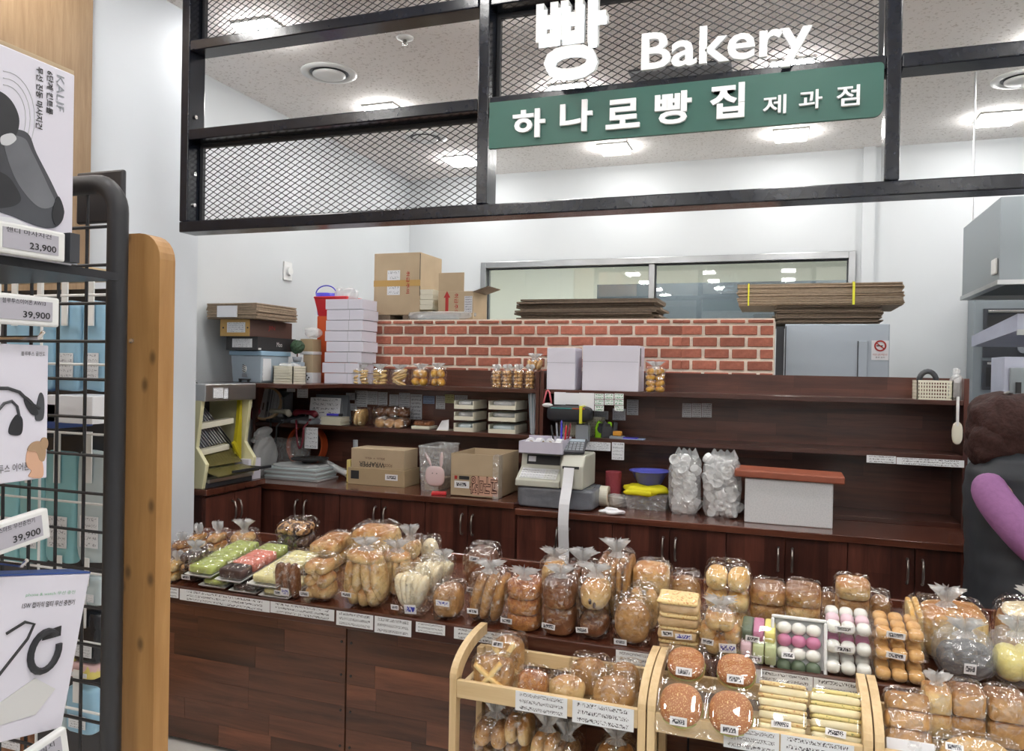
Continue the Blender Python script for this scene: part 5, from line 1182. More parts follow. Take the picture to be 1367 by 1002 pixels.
# --- right hutch
t, w_, h_ = place('tall_white_carton', 'large plain white carton, left of the pair on the right shelf', 'box', 730, 777, 464, C1, 3.885, .14, 'large white cartons'); S('carton', 'card', (-w_/2, 0, 0), (w_/2-.001, .14, h_), t, .002); S('fold_line', 'grey', (-w_/2, -.0006, h_*.64), (w_/2-.002, .001, h_*.64+.0015), t)
t, w_, h_ = place('tall_white_carton', 'large plain white carton, right of the pair with hand slot', 'box', 777, 860, 461, C1, 3.885, .16, 'large white cartons'); S('carton', 'card', (-w_/2+.001, 0, 0), (w_/2, .16, h_), t, .002); S('fold_line', 'grey', (-w_/2, -.0006, h_*.64), (w_/2-.002, .001, h_*.64+.0015), t); S('hand_slot', 'ink', (w_/2-.0005, .03, h_*.55), (w_/2+.0006, .055, h_*.95), t)
t, w_, h_ = place('white_basket', 'white lattice basket at the right end of the top shelf', 'basket', 1219, 1272, 509, C1, 3.885, .13); basket(t, w_, .13, h_, 'ivory', 13, 5)
MB().tube([(-.02+.035*math.cos(a), .06, h_+.0+.045*math.sin(a)) for a in [k*math.pi/10 for k in range(11)]], .012, 8).build('hose', 'dgrey', t, smooth=True)
t = thing('knotted_bag', 'small knotted clear bag beside the lattice basket', 'bag', (xat(1277, 3.93, 1.45), 3.92, C1)); MB().blob((0, .02, .055), (.028, .025, .055), .6, .6, 14, 9, .15, 30, 3, jit=.002).build('film', 'milky', t); MB().blob((0, .02, .125), (.016, .012, .02), 1, 1, 10, 7, .4, 60, 2).build('knot', 'milky', t)
t = thing('ladle', 'white paddle hanging at the right end of the shelf', 'utensil', (HRx1-.045, 3.86, zat(1277, 590, 3.86))); MB().cyl((0, 0, .07), (0, 0, .2), .006).build('handle', 'white', t); MB().blob((0, 0, .04), (.022, .006, .05), .8, 1, 14, 9).build('paddle', 'ivory', t, smooth=True)
for i, q in enumerate(((911, 923), (924, 936), (937, 950))): note(q[0], q[1], 538, 557, 'one of three small notes in a row on the right back panel, '+['left', 'middle', 'right'][i])
def shelfnote(px0, px1, y0, y1, label, mat='strip'): note(px0, px1, y0, y1, label, 3.866, mat, 'paper strips on shelf edges')
shelfnote(1157, 1196, 607, 619, 'left half of the white hand written strip on the right shelf edge'); shelfnote(1197, 1287, 610, 624, 'right half of the white hand written strip on the right shelf edge')
# --- scale corner
M['scalegrey'] = plain('warm_grey_plastic', srgb(196, 196, 184), .4); M['lilac'] = plain('lilac_card', srgb(206, 202, 218), .55)
t, w_, h_ = place('cash_box', 'grey film wrapped box under the label scale', 'box', 689, 808, 652, RT, 3.56, .26); M['greyfilm'] = plain('grey_wrap', srgb(112, 116, 124), .25, var=.12, nscale=18, bump=.5); hbx = h_
MB().blob((0, .13, h_/2), (w_/2, .13, h_/2), .2, .2, 28, 14, .02, 16, 3, jit=.0012).build('wrapped_box', 'greyfilm', t); cbx = t.location.x; cbw = w_
sz = RT+hbx+.001
t, w_, h_ = place('label_scale', 'warm grey label printing scale with white keypad', 'scale', 688, 795, 608, sz, 3.55, .25); hw = w_/2
MB().prism([(-hw+.0, 0, 0), (-hw, .25, 0), (-hw, .25, h_), (-hw, .10, h_), (-hw, .085, h_*.55), (-hw, 0, h_*.2)], (w_*.66, 0, 0)).build('body', 'scalegrey', t, bevel=.005)
MB().prism([(hw-w_*.335, .0, 0), (hw-w_*.335, .25, 0), (hw-w_*.335, .25, h_*1.02), (hw-w_*.335, .05, h_*1.02), (hw-w_*.335, .0, h_*.7)], (w_*.335, 0, 0)).build('printer_head', 'scalegrey', t, bevel=.008)
n1 = Vector((0, -.35*h_*1.0, .085)).normalized()
kr = Matrix.Rotation(math.atan2(h_*.35, .085), 3, 'X')
kp = MB().box((-hw+w_*.32, .041, h_*.385), (w_*.55, .075, .003), kr).build('keypad', 'white', t); 
for i in range(12):
    for j in range(4):
        p = Vector((-hw+w_*.32, .041, h_*.385)) + kr @ Vector(((i-5.5)*w_*.044, (j-1.5)*.017, .003)); MB().box(p, (w_*.036, .012, .003), kr).build('key', 'paper' if i < 8 else 'bnote' if False else 'white', kp)
dr = Matrix.Rotation(math.atan2(h_*.45, .015), 3, 'X'); MB().box((-hw+w_*.34, .091, h_*.78), (w_*.5, h_*.3, .003), dr).build('display', 'ink', t); MB().box((-hw+w_*.17, .0895, h_*.8), (w_*.11, h_*.17, .004), dr).build('display_sticker', 'paper', t)
S('slot', 'ink', (hw-w_*.3, -.001, h_*.62), (hw-w_*.06, .004, h_*.70), t)
xr = hw-w_*.20
o = MB().grid(lambda u, v: Vector((xr+(u-.5)*.05, -.004-.075*min(1, v*3)+.01*math.sin(v*9), h_*.66-v*(h_*.66+hbx+.26) if v > .0 else h_*.66)), 2, 20).build('paper_tape', 'paper', t, solid=.0006)
tz_ = sz+h_
t, w_, h_ = place('label_tray', 'lilac card tray full of white label rolls and pens', 'tray', 693, 763, 590, tz_+.001, 3.57, .16); hw = w_/2; lt = t
MB().span((-hw, 0, 0), (hw, .003, h_)).span((-hw, .157, 0), (hw, .16, h_*1.3)).span((-hw, .003, 0), (-hw+.003, .157, h_)).span((hw-.003, .003, 0), (hw, .157, h_*1.2)).span((-hw, 0, 0), (hw, .16, .003)).build('tray', 'lilac', t)
rs = random.Random(2); k = 0
for ix in range(4):
    for iy in range(2):
        r_ = thing('label_roll', 'white label roll in the lilac tray, '+['front', 'back'][iy]+' row, '+['leftmost', 'second', 'third', 'rightmost'][ix], 'label roll', (lt.location.x-hw+.035+ix*.05, 3.57+.03+iy*.05, tz_+.006+iy*.012), rs.uniform(-.4, .4), 'label rolls in the tray')
        o = MB().lathe([(.012, -.016), (.024, -.016), (.024, .016), (.012, .016), (.012, -.016)], n=20).build('roll', 'paper', r_); o.matrix_local = Matrix.Translation((0, 0, .03)) @ Matrix.Rotation(R(90), 4, 'Y' if ix % 2 else 'X')
        o = MB().lathe([(.0085, -.017), (.0118, -.017), (.0118, .017), (.0085, .017), (.0085, -.017)], n=16).build('core', 'kraft', r_); o.matrix_local = Matrix.Translation((0, 0, .03)) @ Matrix.Rotation(R(90), 4, 'Y' if ix % 2 else 'X')
for i, (dx, m_, l) in enumerate(((.0, 'ink', 'black scissors handle standing in the lilac tray'), (.018, 'grey', 'grey pen standing in the lilac tray'), (.034, 'bluep', 'blue pen standing in the lilac tray'), (.05, 'redp', 'red pen standing in the lilac tray'), (.06, 'maroon', 'dark red pen leaning in the lilac tray'))):
    p_ = thing('pen', l, 'pen', (lt.location.x+hw-.075+dx, 3.69, tz_+.006), 0, 'pens in the lilac tray', 0, (i-2)*.07); MB().cyl((0, 0, 0), (0, 0, .115+.012*(i % 3)), .005, n=8).build('barrel', m_, p_); MB().cyl((0, 0, .115+.012*(i % 3)), (0, 0, .13+.012*(i % 3)), .0055, .003, 8).build('cap', m_, p_)
t = thing('calculator', 'black desk calculator tilted on the scale', 'calculator', (xat(768, 3.64, 1.05), 3.60, tz_+.006), R(8), None, R(22)); S('case', 'dgrey', (-.052, 0, 0), (.052, .14, .014), t, .003); S('display', 'binblue', (-.044, .105, .0142), (.044, .13, .0152), t)
for i in range(5):
    for j in range(4): S('key', 'grey', (-.045+i*.0185, .012+j*.022, .0142), (-.031+i*.0185, .028+j*.022, .017), t)
# label printer above
t = thing('label_printer', 'long black rounded label printer with coloured stripe', 'printer', (xat(762, 3.86, 1.28), 3.80, zat(760, 566, 3.85)))
hp = zat(758, 541, 3.8)-t.location.z; wpn = fitx(727, 792, 3.8, .1, 1.3)[1]
MB().blob((0, .05, hp*.55), (wpn/2, .055, hp*.42), .45, .35, 28, 14).build('case', 'blackm', t, smooth=True)
M['rainb'] = plain('teal_stripe', srgb(60, 150, 150), .4); S('stripe', 'rainb', (-wpn*.38, -.0065, hp*.83), (wpn*.1, .03, hp*.87), t); S('stripe', 'orange', (wpn*.1, -.0065, hp*.83), (wpn*.38, .03, hp*.87), t); S('yellow_band', 'strap', (wpn*.27, -.008, hp*.1), (wpn*.33, .06, hp*1.0), t)
MB().cyl((.05, .05, hp*.2), (.06, .05, -.02), .02).build('neck', 'dgrey', t); S('pillar', 'grey', (.035, .03, -(t.location.z-S2R)+.001), (.10, .07, -.0), t)
t = thing('mesh_caddy', 'white lattice caddy behind the pens', 'basket', (xat(765, 3.9, 1.2), 3.905, S2R+.001)); basket(t, .15, .07, .115, 'ivory', 12, 8)
t = thing('mesh_caddy', 'white lattice caddy beside the green label gun', 'basket', (xat(787, 3.9, 1.2)+.0, 3.99, S2R+.001)); basket(t, .09, .06, .11, 'ivory', 8, 8)
M['lime'] = plain('lime_plastic', srgb(150, 214, 30), .3)
def label_gun(px, label, m_, rz):
    t = thing('label_gun', label, 'label gun', (xat(px, 3.93, 1.2), 3.93, S2R+.001), rz, 'label guns')
    MB().prism([(-.035, 0, .0), (.02, 0, .0), (.03, 0, .05), (.012, 0, .075), (-.02, 0, .105), (-.035, 0, .07)], (0, .04, 0)).build('body', m_, t, bevel=.004); MB().prism([(.02, .008, .03), (.045, .008, .02), (.05, .008, .095), (.03, .008, .1)], (0, .024, 0)).build('grip', m_, t, bevel=.004)
    MB().cyl((0, -.002, .06), (0, .042, .06), .022, n=18).build('roll', 'dgrey', t); S('window', 'ink', (-.015, -.003, .075), (.01, -.0005, .09), t)
label_gun(803, 'lime green label gun on the middle shelf', 'lime', 0); label_gun(812, 'dark label gun behind the lime green one', 'dgrey', .3)
M['amber'] = plain('amber_plastic', srgb(214, 150, 50), .4)
t = thing('stamp_box', 'small grey tin with an amber lid on the shelf', 'tin', (xat(824, 3.9, 1.15), 3.89, S2R+.001)); S('tin', 'grey', (-.04, 0, 0), (.03, .06, .03), t, .003); S('lid', 'amber', (-.025, .01, .03), (.02, .045, .055), t, .006)
t = thing('blue_pad', 'pale blue pad of paper on the shelf edge', 'paper', (xat(845, 3.9, 1.15), 3.885, S2R+.001)); S('sheets', 'bnote', (-.055, 0, 0), (.055, .08, .02), t, .002); S('cover', 'bluep', (-.05, .01, .0202), (.02, .07, .024), t)
for q in ((740, 755, 523, 540, 'plain white slip at the top shelf edge, leftmost of three'), (755, 773, 524, 540, 'plain white slip at the top shelf edge, middle of three'), (773, 793, 524, 548, 'plain white slip at the top shelf edge, nearest the green tags')): note(*q, Y=3.864, mat='paper', group='paper tags hung on shelf edges')
M['gtag'] = printed('green_edged_tag', srgb(232, 236, 234), srgb(70, 150, 100), 2, 5, thr=.5)
for c_ in range(3):
    for r_ in range(3):
        if c_ == 1 and r_ == 2: continue
        note(794+c_*13.2, 806+c_*13.2, 525+r_*8, 532.5+r_*8, f'small green printed price card, {["top", "middle", "bottom"][r_]} row, {["left", "centre", "right"][c_]} column', Y=3.862, mat='gtag', group='green printed price cards')
for q in ((818, 835, 545, 561, 'crooked paper note below the green price cards'), (837, 852, 533, 554, 'white note right of the green price cards'), (793, 812, 548, 560, 'grey note behind the lime label gun')): note(*q, Y=4.098)
shelfnote(781, 815, 589, 602, 'wide white slip on the shelf edge under the label gun', 'noteL'); shelfnote(817, 833, 590, 614, 'tall white slip on the shelf edge under the stamp tin', 'noteL')
t = thing('pink_ribbon', 'pink ribbon loop hanging from the top shelf divider', 'ribbon', (xat(731, 3.86, 1.35), 3.862, zat(731, 538, 3.86))); M['pinkr'] = plain('pink_ribbon', srgb(226, 120, 130), .5); MB().tube([(-.022, 0, -.0), (-.008, 0, .06), (0, 0, .07), (.01, 0, .055), (.02, 0, .0)], .005, 8).build('loop', 'pinkr', t, smooth=True); MB().blob((-.0, 0, -.01), (.03, .012, .012), nu=12, nv=8).build('tag', 'white', t, smooth=True)
# --- things on the right counter
M['wine'] = plain('wine_red_thread', srgb(138, 52, 62), .7, bump=.4, nscale=120)
t = thing('ribbon_spool', 'wine red spool of twine on a kraft base', 'spool', (xat(819, 3.81, .95), 3.81, RT+.001)); MB().lathe([(.001, 0), (.05, 0), (.05, .04), (.042, .05), (.001, .05)], n=24).build('base', 'kraft', t); MB().lathe([(.001, .05), (.04, .05), (.04, .165), (.001, .165)], n=24).build('twine', 'wine', t)
t = thing('tape_ring', 'clear roll of tape standing beside the twine spool', 'tape', (xat(805, 3.7, .9)+.0, 3.74, RT+.001)); o = MB().lathe([(.03, -.02), (.05, -.02), (.05, .02), (.03, .02), (.03, -.02)], n=28).build('roll', 'ivory', t); o.matrix_local = Matrix.Translation((0, 0, .051)) @ Matrix.Rotation(R(90), 4, 'Y'); o = MB().lathe([(.026, -.021), (.0298, -.021), (.0298, .021), (.026, .021), (.026, -.021)], n=24).build('core', 'kraft', t); o.matrix_local = Matrix.Translation((0, 0, .051)) @ Matrix.Rotation(R(90), 4, 'Y')
t = thing('plastic_bag', 'small slack bag around the twine spool base', 'bag', (xat(832, 3.84, .9), 3.78, RT+.001)); MB().blob((0, 0, .03), (.06, .05, .03), .6, .7, 16, 8, .3, 20, 4, jit=.003).build('film', 'milky', t)
t = thing('clear_tub', 'clear square tub under the yellow cloth', 'tub', (xat(866, 3.8, .9), 3.72, RT+.001)); hw = .1
MB().add([(-.09, .01, 0), (.09, .01, 0), (.09, .15, 0), (-.09, .15, 0), (-.1, 0, .07), (.1, 0, .07), (.1, .16, .07), (-.1, .16, .07)], [(3,2,1,0), (0,1,5,4), (1,2,6,5), (2,3,7,6), (3,0,4,7)]).build('tub', 'haze', t, solid=.002); S('lid', 'haze', (-.104, -.004, .0705), (.104, .164, .076), t)
M['yelcloth'] = plain('bright_yellow_cloth', srgb(232, 222, 30), .7, bump=.3, nscale=40); M['bowlblue'] = plain('cornflower_bowl', srgb(92, 96, 190), .3)
t = thing('yellow_cloth', 'crumpled bright yellow cloth under the blue bowl', 'cloth', (xat(864, 3.8, .9), 3.77, RT+.078)); MB().blob((0, .02, .018), (.105, .075, .02), .7, .8, 26, 10, .35, 22, 5).build('cloth', 'yelcloth', t, smooth=True); MB().blob((-.02, -.05, .004), (.08, .018, .014), .7, .8, 18, 8, .35, 30, 8).build('fold', 'yelcloth', t, smooth=True)
t = thing('blue_bowl', 'cornflower blue plastic bowl on the yellow cloth', 'bowl', (xat(867, 3.82, .95), 3.82, RT+.112)); MB().lathe([(.001, 0), (.05, 0), (.06, .01), (.088, .062), (.1, .066), (.1, .07), (.085, .068), (.056, .012), (.001, .008)], n=32).build('bowl', 'bowlblue', t, smooth=True); MB().lathe([(.046, -.004), (.052, -.004), (.052, .001), (.046, .001), (.046, -.004)], n=24).build('foot', 'bowlblue', t)
t = thing('paper_tissue', 'crumpled white tissue on the worktop edge', 'tissue', (xat(818, 3.55, .84), 3.56, RT+.001)); MB().blob((0, 0, .010), (.055, .03, .011), .8, .8, 22, 8, .5, 40, 3).build('tissue', 'paper', t); MB().blob((-.01, .005, .018), (.03, .018, .01), .8, .8, 16, 8, .5, 50, 6).build('peak', 'paper', t)
M['cup'] = plain('white_foam_cup', srgb(246, 247, 248), .5)
for i, (a, b_, yt, l) in enumerate(((891, 938, 601, 'bulging clear bag of white cups beside the blue bowl'), (937, 991, 603, 'bulging clear bag of white cups beside the foam box'))):
    t, w_, h_ = place('bag_of_cups', l, 'bag', a, b_, yt, RT, 3.66+.0*i, .13, 'bags of white cups'); rs = random.Random(i)
    for k in range(44):
        cc = MB().lathe([(.001, 0), (.02, 0), (.026, .034), (.022, .034), (.001, .004)], (0, 0, 0), 10).build('cup', 'cup', t); cc.location = (rs.uniform(-.33, .33)*w_, .065+rs.uniform(-.035, .035), .02+(k//6)*h_*.11); cc.rotation_euler = (rs.uniform(0, 6), rs.uniform(0, 6), 0)
    MB().blob((0, .065, h_*.46), (w_/2, .075, h_*.46), .5, .6, 22, 14, .1, 14, i, jit=.003).build('film', 'milk2', t); MB().grid(lambda u, v: Vector(((u-.5)*w_*.8*(1-.3*v), .065+.02*math.sin(u*14), h_*(.86+.14*v)+.008*math.sin(u*20))), 14, 2).build('open_top', 'milky', t)
M['foam'] = speckle('styrofoam', srgb(224, 226, 229), srgb(216, 219, 222), 160, .5); M['rust'] = plain('rust_lid', srgb(150, 82, 60), .5, var=.1, nscale=12)
t, w_, h_ = place('foam_box', 'white foam box with a rust brown wrapped lid', 'box', 994, 1112, 640, RT, 3.62, .16); S('box', 'foam', (-w_/2, 0, 0), (w_/2, .16, h_-.005), t, .005)
B('lid', 'rust', (.0, .08, h_+.014), (w_+.09, .20, .032), t, .006, Matrix.Rotation(R(1), 3, 'Y'))
# ------------------------------------------------------------------ wrapped bread on the display
def sticker(t, x, z, y, w_=.04, h_=.018, mat='sticker', tilt=0.0, rx=0.0):
    return B('price_sticker', mat, (x, y, z), (w_, .0012, h_), t, rot=Matrix.Rotation(rx, 3, 'X') @ Matrix.Rotation(tilt, 3, 'Y'))
def pack(px0, px1, ytop, Yf, d, label, content, top='frill', stick=(), up=0.0, zb=None, rx=None, name='bread_bag', cat='bread', body=.86, filmm='film', group=None, w_=None, h_=None, e=.5):
    z0 = (dz(Yf) if zb is None else zb)+.004+up
    cx, ww_ = fitx(px0, px1, Yf, d, z0+.05); w_ = w_ or ww_*1.1
    h_ = h_ or max(zat((px0+px1)/2, ytop, Yf+d*.5)-z0-(0 if rx is None else 0), .025)
    t = thing(name, label, cat, (cx, Yf, z0), 0, group, SLOPE if rx is None else rx); rs = random.Random(px0*7+px1)
    hb = h_-min(h_*(1-body), .045) if top == 'frill' else h_
    for c_ in (content if isinstance(content, (list, tuple)) else [content]): c_(t, w_*.92, d*.92, hb*.95, rs)
    if top in ('frill', 'flat'): wrap(t, w_, d, hb, px0, top, h_, filmm, e)
    elif top == 'clam':
        MB().blob((0, d/2, hb/2), (w_/2, d/2+.002, hb/2+.002), .22, .22, 28, 12).build('lid', 'clam', t, smooth=True)
        MB().blob((0, d/2, hb*.45), (w_/2+.006, d/2+.008, .0035), .3, .2, 28, 6).build('rim', 'clam', t, smooth=True)
    for q in stick:
        fx, fz = q[0], q[1]; sw = q[2] if len(q) > 2 else .04; m_ = q[3] if len(q) > 3 else 'sticker'
        sticker(t, fx*w_, fz*hb, -.0075, sw, .018 if len(q) < 5 else q[4], m_, rs.uniform(-.12, .12))
    return t
def blobs(lst, mat, nm='roll'):
    """lst of (fx, fy, fz, rx, ry, rz, turn) as fractions of the body"""
    def f(t, w_, d, h_, rs):
        for q in lst:
            rot = Matrix.Rotation(q[6] if len(q) > 6 else 0, 3, 'Y')
            MB().blob((q[0]*w_, d*(.5+q[1]), q[2]*h_), (q[3]*w_, q[4]*d, q[5]*h_), .85, .85, 16, 10, .06, 30, rs.randint(0, 99), rot).build(nm, mat, t, smooth=True)
    return f
def sticks(n, mat, lean=.0, nm='long_roll', rz=.5):
    def f(t, w_, d, h_, rs):
        for i in range(n): MB().blob(((i-(n-1)/2)*w_/n, d*.5, h_*.5), (w_/n*.52, d*.46, h_*rz), .7, .9, 14, 12, .04, 30, i, Matrix.Rotation(lean, 3, 'Y')).build(nm, mat, t, smooth=True)
    return f
def layers(n, mats, nm='layer', wob=.0, e=.3, ratio=.5):
    def f(t, w_, d, h_, rs):
        tot = sum((1-ratio if i % 2 else ratio) for i in range(n)); z = 0
        for i in range(n):
            hh = h_*(1-ratio if i % 2 else ratio)/tot; wo = rs.uniform(-wob, wob)
            MB().blob((wo, d*.5+wo, z+hh*.5), (w_*.5-rs.uniform(0, wob), d*.5, hh*.52), .35, e, 18, 8, .03 if ratio == .5 else .08, 40, i).build(nm, mats[i % len(mats)], t, smooth=True); z += hh
    return f
def slices(n, mat, nm='slice', arch=True):
    def f(t, w_, d, h_, rs):
        for i in range(n): MB().blob(((i-(n-1)/2)*w_/n, d*.5+rs.uniform(-.004, .004), h_*.5), (w_/n*.51, d*.48, h_*.49), .45, .6, 14, 12, .03, 30, i, Matrix.Rotation(rs.uniform(-.04, .04), 3, 'Y')).build(nm, mat, t, smooth=True)
    return f
def slab(mat, nm='bread', e=.5, frac=1.0, amp=.05, fq=20):
    def f(t, w_, d, h_, rs): MB().blob((0, d*.5, h_*.5*frac), (w_*.49, d*.48, h_*.49*frac), e, e, 24, 12, amp, fq, rs.randint(0, 99)).build(nm, mat, t, smooth=True)
    return f
def tray(mat='white', hh=.012):
    def f(t, w_, d, h_, rs):
        w2, d2 = w_/2/.92, d/2/.92; y = d/2
        MB().add([(-w2+.012, y-d2+.012, .001), (w2-.012, y-d2+.012, .001), (w2-.012, y+d2-.012, .001), (-w2+.012, y+d2-.012, .001), (-w2, y-d2, hh), (w2, y-d2, hh), (w2, y+d2, hh), (-w2, y+d2, hh)], [(3,2,1,0), (0,1,5,4), (1,2,6,5), (2,3,7,6), (3,0,4,7)]).build('tray', mat, t, solid=.002)
    return f
def cakes(cols, rows, mats, nm='cake_piece', z0=.012, e=.25, zh=.9):
    def f(t, w_, d, h_, rs):
        k = 0
        for i in range(cols):
            for j in range(rows):
                hh = (h_-z0)*zh; MB().blob(((i-(cols-1)/2)*w_/cols, d*((j+.5)/rows), z0+hh/2), (w_/cols*.48, d/rows*.48, hh/2), e, e, 14, 8, .02, 30, k).build(nm, mats[(i*rows+j) % len(mats)], t, smooth=True); k += 1
    return f
def face_grid(cols, rows, mats, nm, rr=.95, e=.8):
    """pieces standing in a grid that faces the viewer; mats by row from below"""
    def f(t, w_, d, h_, rs):
        for j in range(rows):
            for i in range(cols):
                MB().blob(((i-(cols-1)/2)*w_/cols, d*.45, h_*(j+.5)/rows), (w_/cols*.5*rr, d*.42, h_/rows*.5*rr), e, e, 14, 10, .03, 30, i+j, Matrix.Rotation(rs.uniform(-.1, .1), 3, 'Y')).build(nm, mats[j % len(mats)], t, smooth=True)
    return f
M['b_tansand'] = crust('toasted_sandwich_bread', srgb(216, 188, 146), srgb(192, 158, 112), 30)
A, Bk, Cb = 2.425, 2.56, 2.72        # front, middle and back row of the display
braid = [(-.22, -.05, .80, .27, .42, .16, .5), (.22, -.05, .82, .27, .42, .16, -.5), (0, .05, .62, .3, .42, .15, .4), (-.24, -.08, .5, .24, .42, .17, -.5), (.24, -.08, .5, .24, .42, .17, .5), (0, .0, .25, .46, .46, .24, 0), (-.26, -.05, .2, .22, .42, .18, 0), (.26, -.05, .2, .22, .42, .18, 0)]
weave = [(0, 0, .88, .46, .42, .11, .1), (-.36, 0, .5, .13, .44, .42, .15), (.36, 0, .5, .13, .44, .42, -.1), (-.13, -.06, .52, .14, .42, .36, .1), (.13, -.06, .52, .14, .42, .36, -.1), (-.25, -.1, .2, .14, .4, .2, 0), (.02, -.1, .17, .14, .4, .18, 0), (.27, -.1, .22, .15, .4, .22, 0)]
# left end
pack(218, 262, 742, A, .13, 'bag of pale cream rolls half hidden behind the pine post', face_grid(2, 2, ['b_pale'], 'roll'), 'frill', [(-.1, .45)])
pack(238, 292, 726, A+.02, .14, 'bag of dark chocolate marbled bread slices', [face_grid(2, 3, ['b_choc', 'b_nut', 'b_choc'], 'slice')], 'frill', [(.1, .25)])
for i, (a, b_, y) in enumerate(((250, 285, 700), (275, 312, 697), (305, 352, 695))): pack(a, b_, y, Cb+.02, .12, ['knotted bag of golden buns at the back, leftmost', 'knotted bag of golden buns at the back, middle of three', 'knotted bag of golden buns at the back, nearest the cakes'][i], face_grid(2, 2, ['b_gold'], 'bun'), 'frill', body=.62)
pack(228, 262, 712, Bk+.1, .1, 'bag of pale pastries behind the marbled bread', face_grid(2, 2, ['b_brown'], 'pastry'), 'frill', body=.7)
# trays of cake
pack(262, 345, 757, A+.01, .17, 'lower white tray of green tea cake', [tray(), cakes(1, 2, ['b_green'], e=.5)], 'flat', name='cake_tray', cat='cake', w_=.125, h_=.034)
t = pack(262, 345, 732, A+.01, .33, 'upper white tray of two green topped cake bars', [tray(), cakes(1, 3, ['b_green'], e=.2, zh=1.0)], 'flat', name='cake_tray', cat='cake', w_=.125, h_=.045, up=.038)
pack(305, 380, 760, A+.0, .16, 'lower white tray of dark chocolate cake', [tray(), cakes(1, 2, ['b_choc'], e=.5)], 'flat', name='cake_tray', cat='cake', w_=.125, h_=.034)
pack(305, 380, 735, A+.0, .33, 'upper white tray of chocolate and pink cake blocks', [tray(), cakes(1, 4, ['b_choc', 'b_pink', 'b_pink', 'b_green'], e=.2, zh=1.0)], 'flat', name='cake_tray', cat='cake', w_=.12, h_=.05, up=.038)
pack(345, 425, 762, A-.005, .18, 'lower white tray of yellow cheese cake', [tray(), cakes(1, 1, ['b_cream'], e=.3)], 'flat', name='cake_tray', cat='cake', w_=.13, h_=.036)
pack(345, 425, 740, A-.005, .32, 'upper white tray of long yellow cheese cake', [tray(), cakes(1, 1, ['b_cream'], e=.15, zh=1.0)], 'flat', name='cake_tray', cat='cake', w_=.135, h_=.04, up=.039)
pack(366, 408, 748, A, .07, 'small bag of dark brown sticks with a pen written label', sticks(3, 'b_dark'), 'flat', [(-.22, .2, .03), (.12, .25, .035, 'bsticker', .03)])
pack(368, 432, 694, Cb+.03, .15, 'glossy bag of chocolate nut chunks at the back', face_grid(3, 3, ['b_nut', 'b_choc', 'b_nut'], 'chunk'), 'flat')
pack(403, 462, 742, A+.005, .13, 'bag of golden plaited milk bread', blobs(braid, 'b_gold'), 'flat', [(-.3, .22)])
pack(412, 478, 718, Bk+.14, .2, 'flat bag of pale sliced pastry at the back', layers(2, ['b_pale', 'b_gold'], 'pastry'), 'flat')
pack(466, 545, 700, Cb+.02, .16, 'bag of flat nut bread leaning at the back', [slab('b_gold', 'flat_bread', .4), blobs([(.2, -.1, .6, .14, .3, .2), (.34, -.1, .4, .12, .3, .2), (-.05, -.1, .4, .12, .3, .2)], 'b_nut', 'nut_topping')], 'flat', [(-.28, .2)])
pack(456, 528, 722, A+.005, .13, 'bag of woven finger rolls standing at the front', blobs(weave, 'b_gold', 'finger_roll'), 'frill', [(-.28, .25)], body=.92)
pack(505, 560, 722, Bk, .12, 'bag of finger rolls right behind the woven ones', blobs(weave, 'b_gold', 'finger_roll'), 'frill', body=.85)
pack(528, 572, 702, Bk+.14, .13, 'bag of golden rolls with fringed top at the back', face_grid(2, 2, ['b_gold'], 'roll'), 'frill', body=.7)
pack(560, 592, 716, Cb+.08, .08, 'small bag of cream buns at the back beside the lip', slab('b_white', 'bun', .8), 'flat')
shell = [(-.28+.14*i, 0, .5, .13, .46, .46-.035*abs(i-2), (i-2)*.14) for i in range(5)]
pack(523, 582, 757, A, .1, 'bag of pale clam shaped ridged bread at the front', blobs(shell, 'b_white', 'ridge'), 'flat', [(-.32, .2, .03), (.12, .2, .045, 'bsticker', .032)])
for i, (a, b_, y) in enumerate(((552, 598, 744), (574, 612, 735))): pack(a, b_, y, Bk-.01+i*.11, .1, ['bag of pale clam shaped bread, second of the row', 'bag of pale clam shaped bread, rearmost of the row'][i], blobs(shell, 'b_white', 'ridge'), 'frill' if i else 'flat', body=.8)
pack(575, 628, 778, A, .13, 'small bag of brown raisin bread with a pen written label', slab('b_brown', 'bread', .6), 'flat', [(.05, .6, .05, 'bsticker', .02)])
pack(617, 674, 728, Bk+.1, .15, 'bag of dark brown rye loaf behind the hot dog rolls', slab('b_dark', 'loaf', .6), 'flat', [(0, .85), (-.1, .12, .045)])
pack(626, 686, 752, A+.005, .14, 'bag of three long hot dog rolls', sticks(3, 'b_brown', .25), 'frill', [(-.3, .3)], body=.9)
pack(672, 731, 762, A, .12, 'bag of cracked soboro buns stacked three high', layers(3, ['b_crumb'], 'bun', .004, .7), 'frill', [(-.34, .22)], body=.9)
pack(720, 762, 732, Bk+.15, .1, 'bag of sugared twist bread at the back', slab('b_gold', 'bread', .7, amp=.12), 'frill', body=.8)
pack(722, 777, 758, A, .13, 'bag of dark mocha bun on a chocolate bread', [layers(2, ['b_dark'], 'bun', .0, .7)], 'frill', [(-.2, .2, .045)], body=.9)
pack(769, 824, 756, A, .16, 'bag of chocolate filled swirl bread on brown rolls', [blobs([(0, 0, .72, .47, .47, .26)], 'b_gold', 'swirl_bread'), blobs([(-.02, -.05, .2, .46, .46, .2)], 'b_dark', 'brown_roll'), blobs([(-.03, -.46, .7, .05, .05, .05), (.1, -.46, .64, .05, .05, .05)], 'b_choc', 'chocolate_chip')], 'frill', [(-.25, .2, .04)], body=.9)
pack(752, 806, 733, Bk+.04, .13, 'bag of dark sliced bread with a fringed top behind the mocha bun', slices(4, 'b_dark'), 'frill', body=.78)
pack(795, 852, 722, Bk+.02, .2, 'tall bag of long sliced loaf with a big fringed top', slices(5, 'b_brown'), 'frill', body=.78)
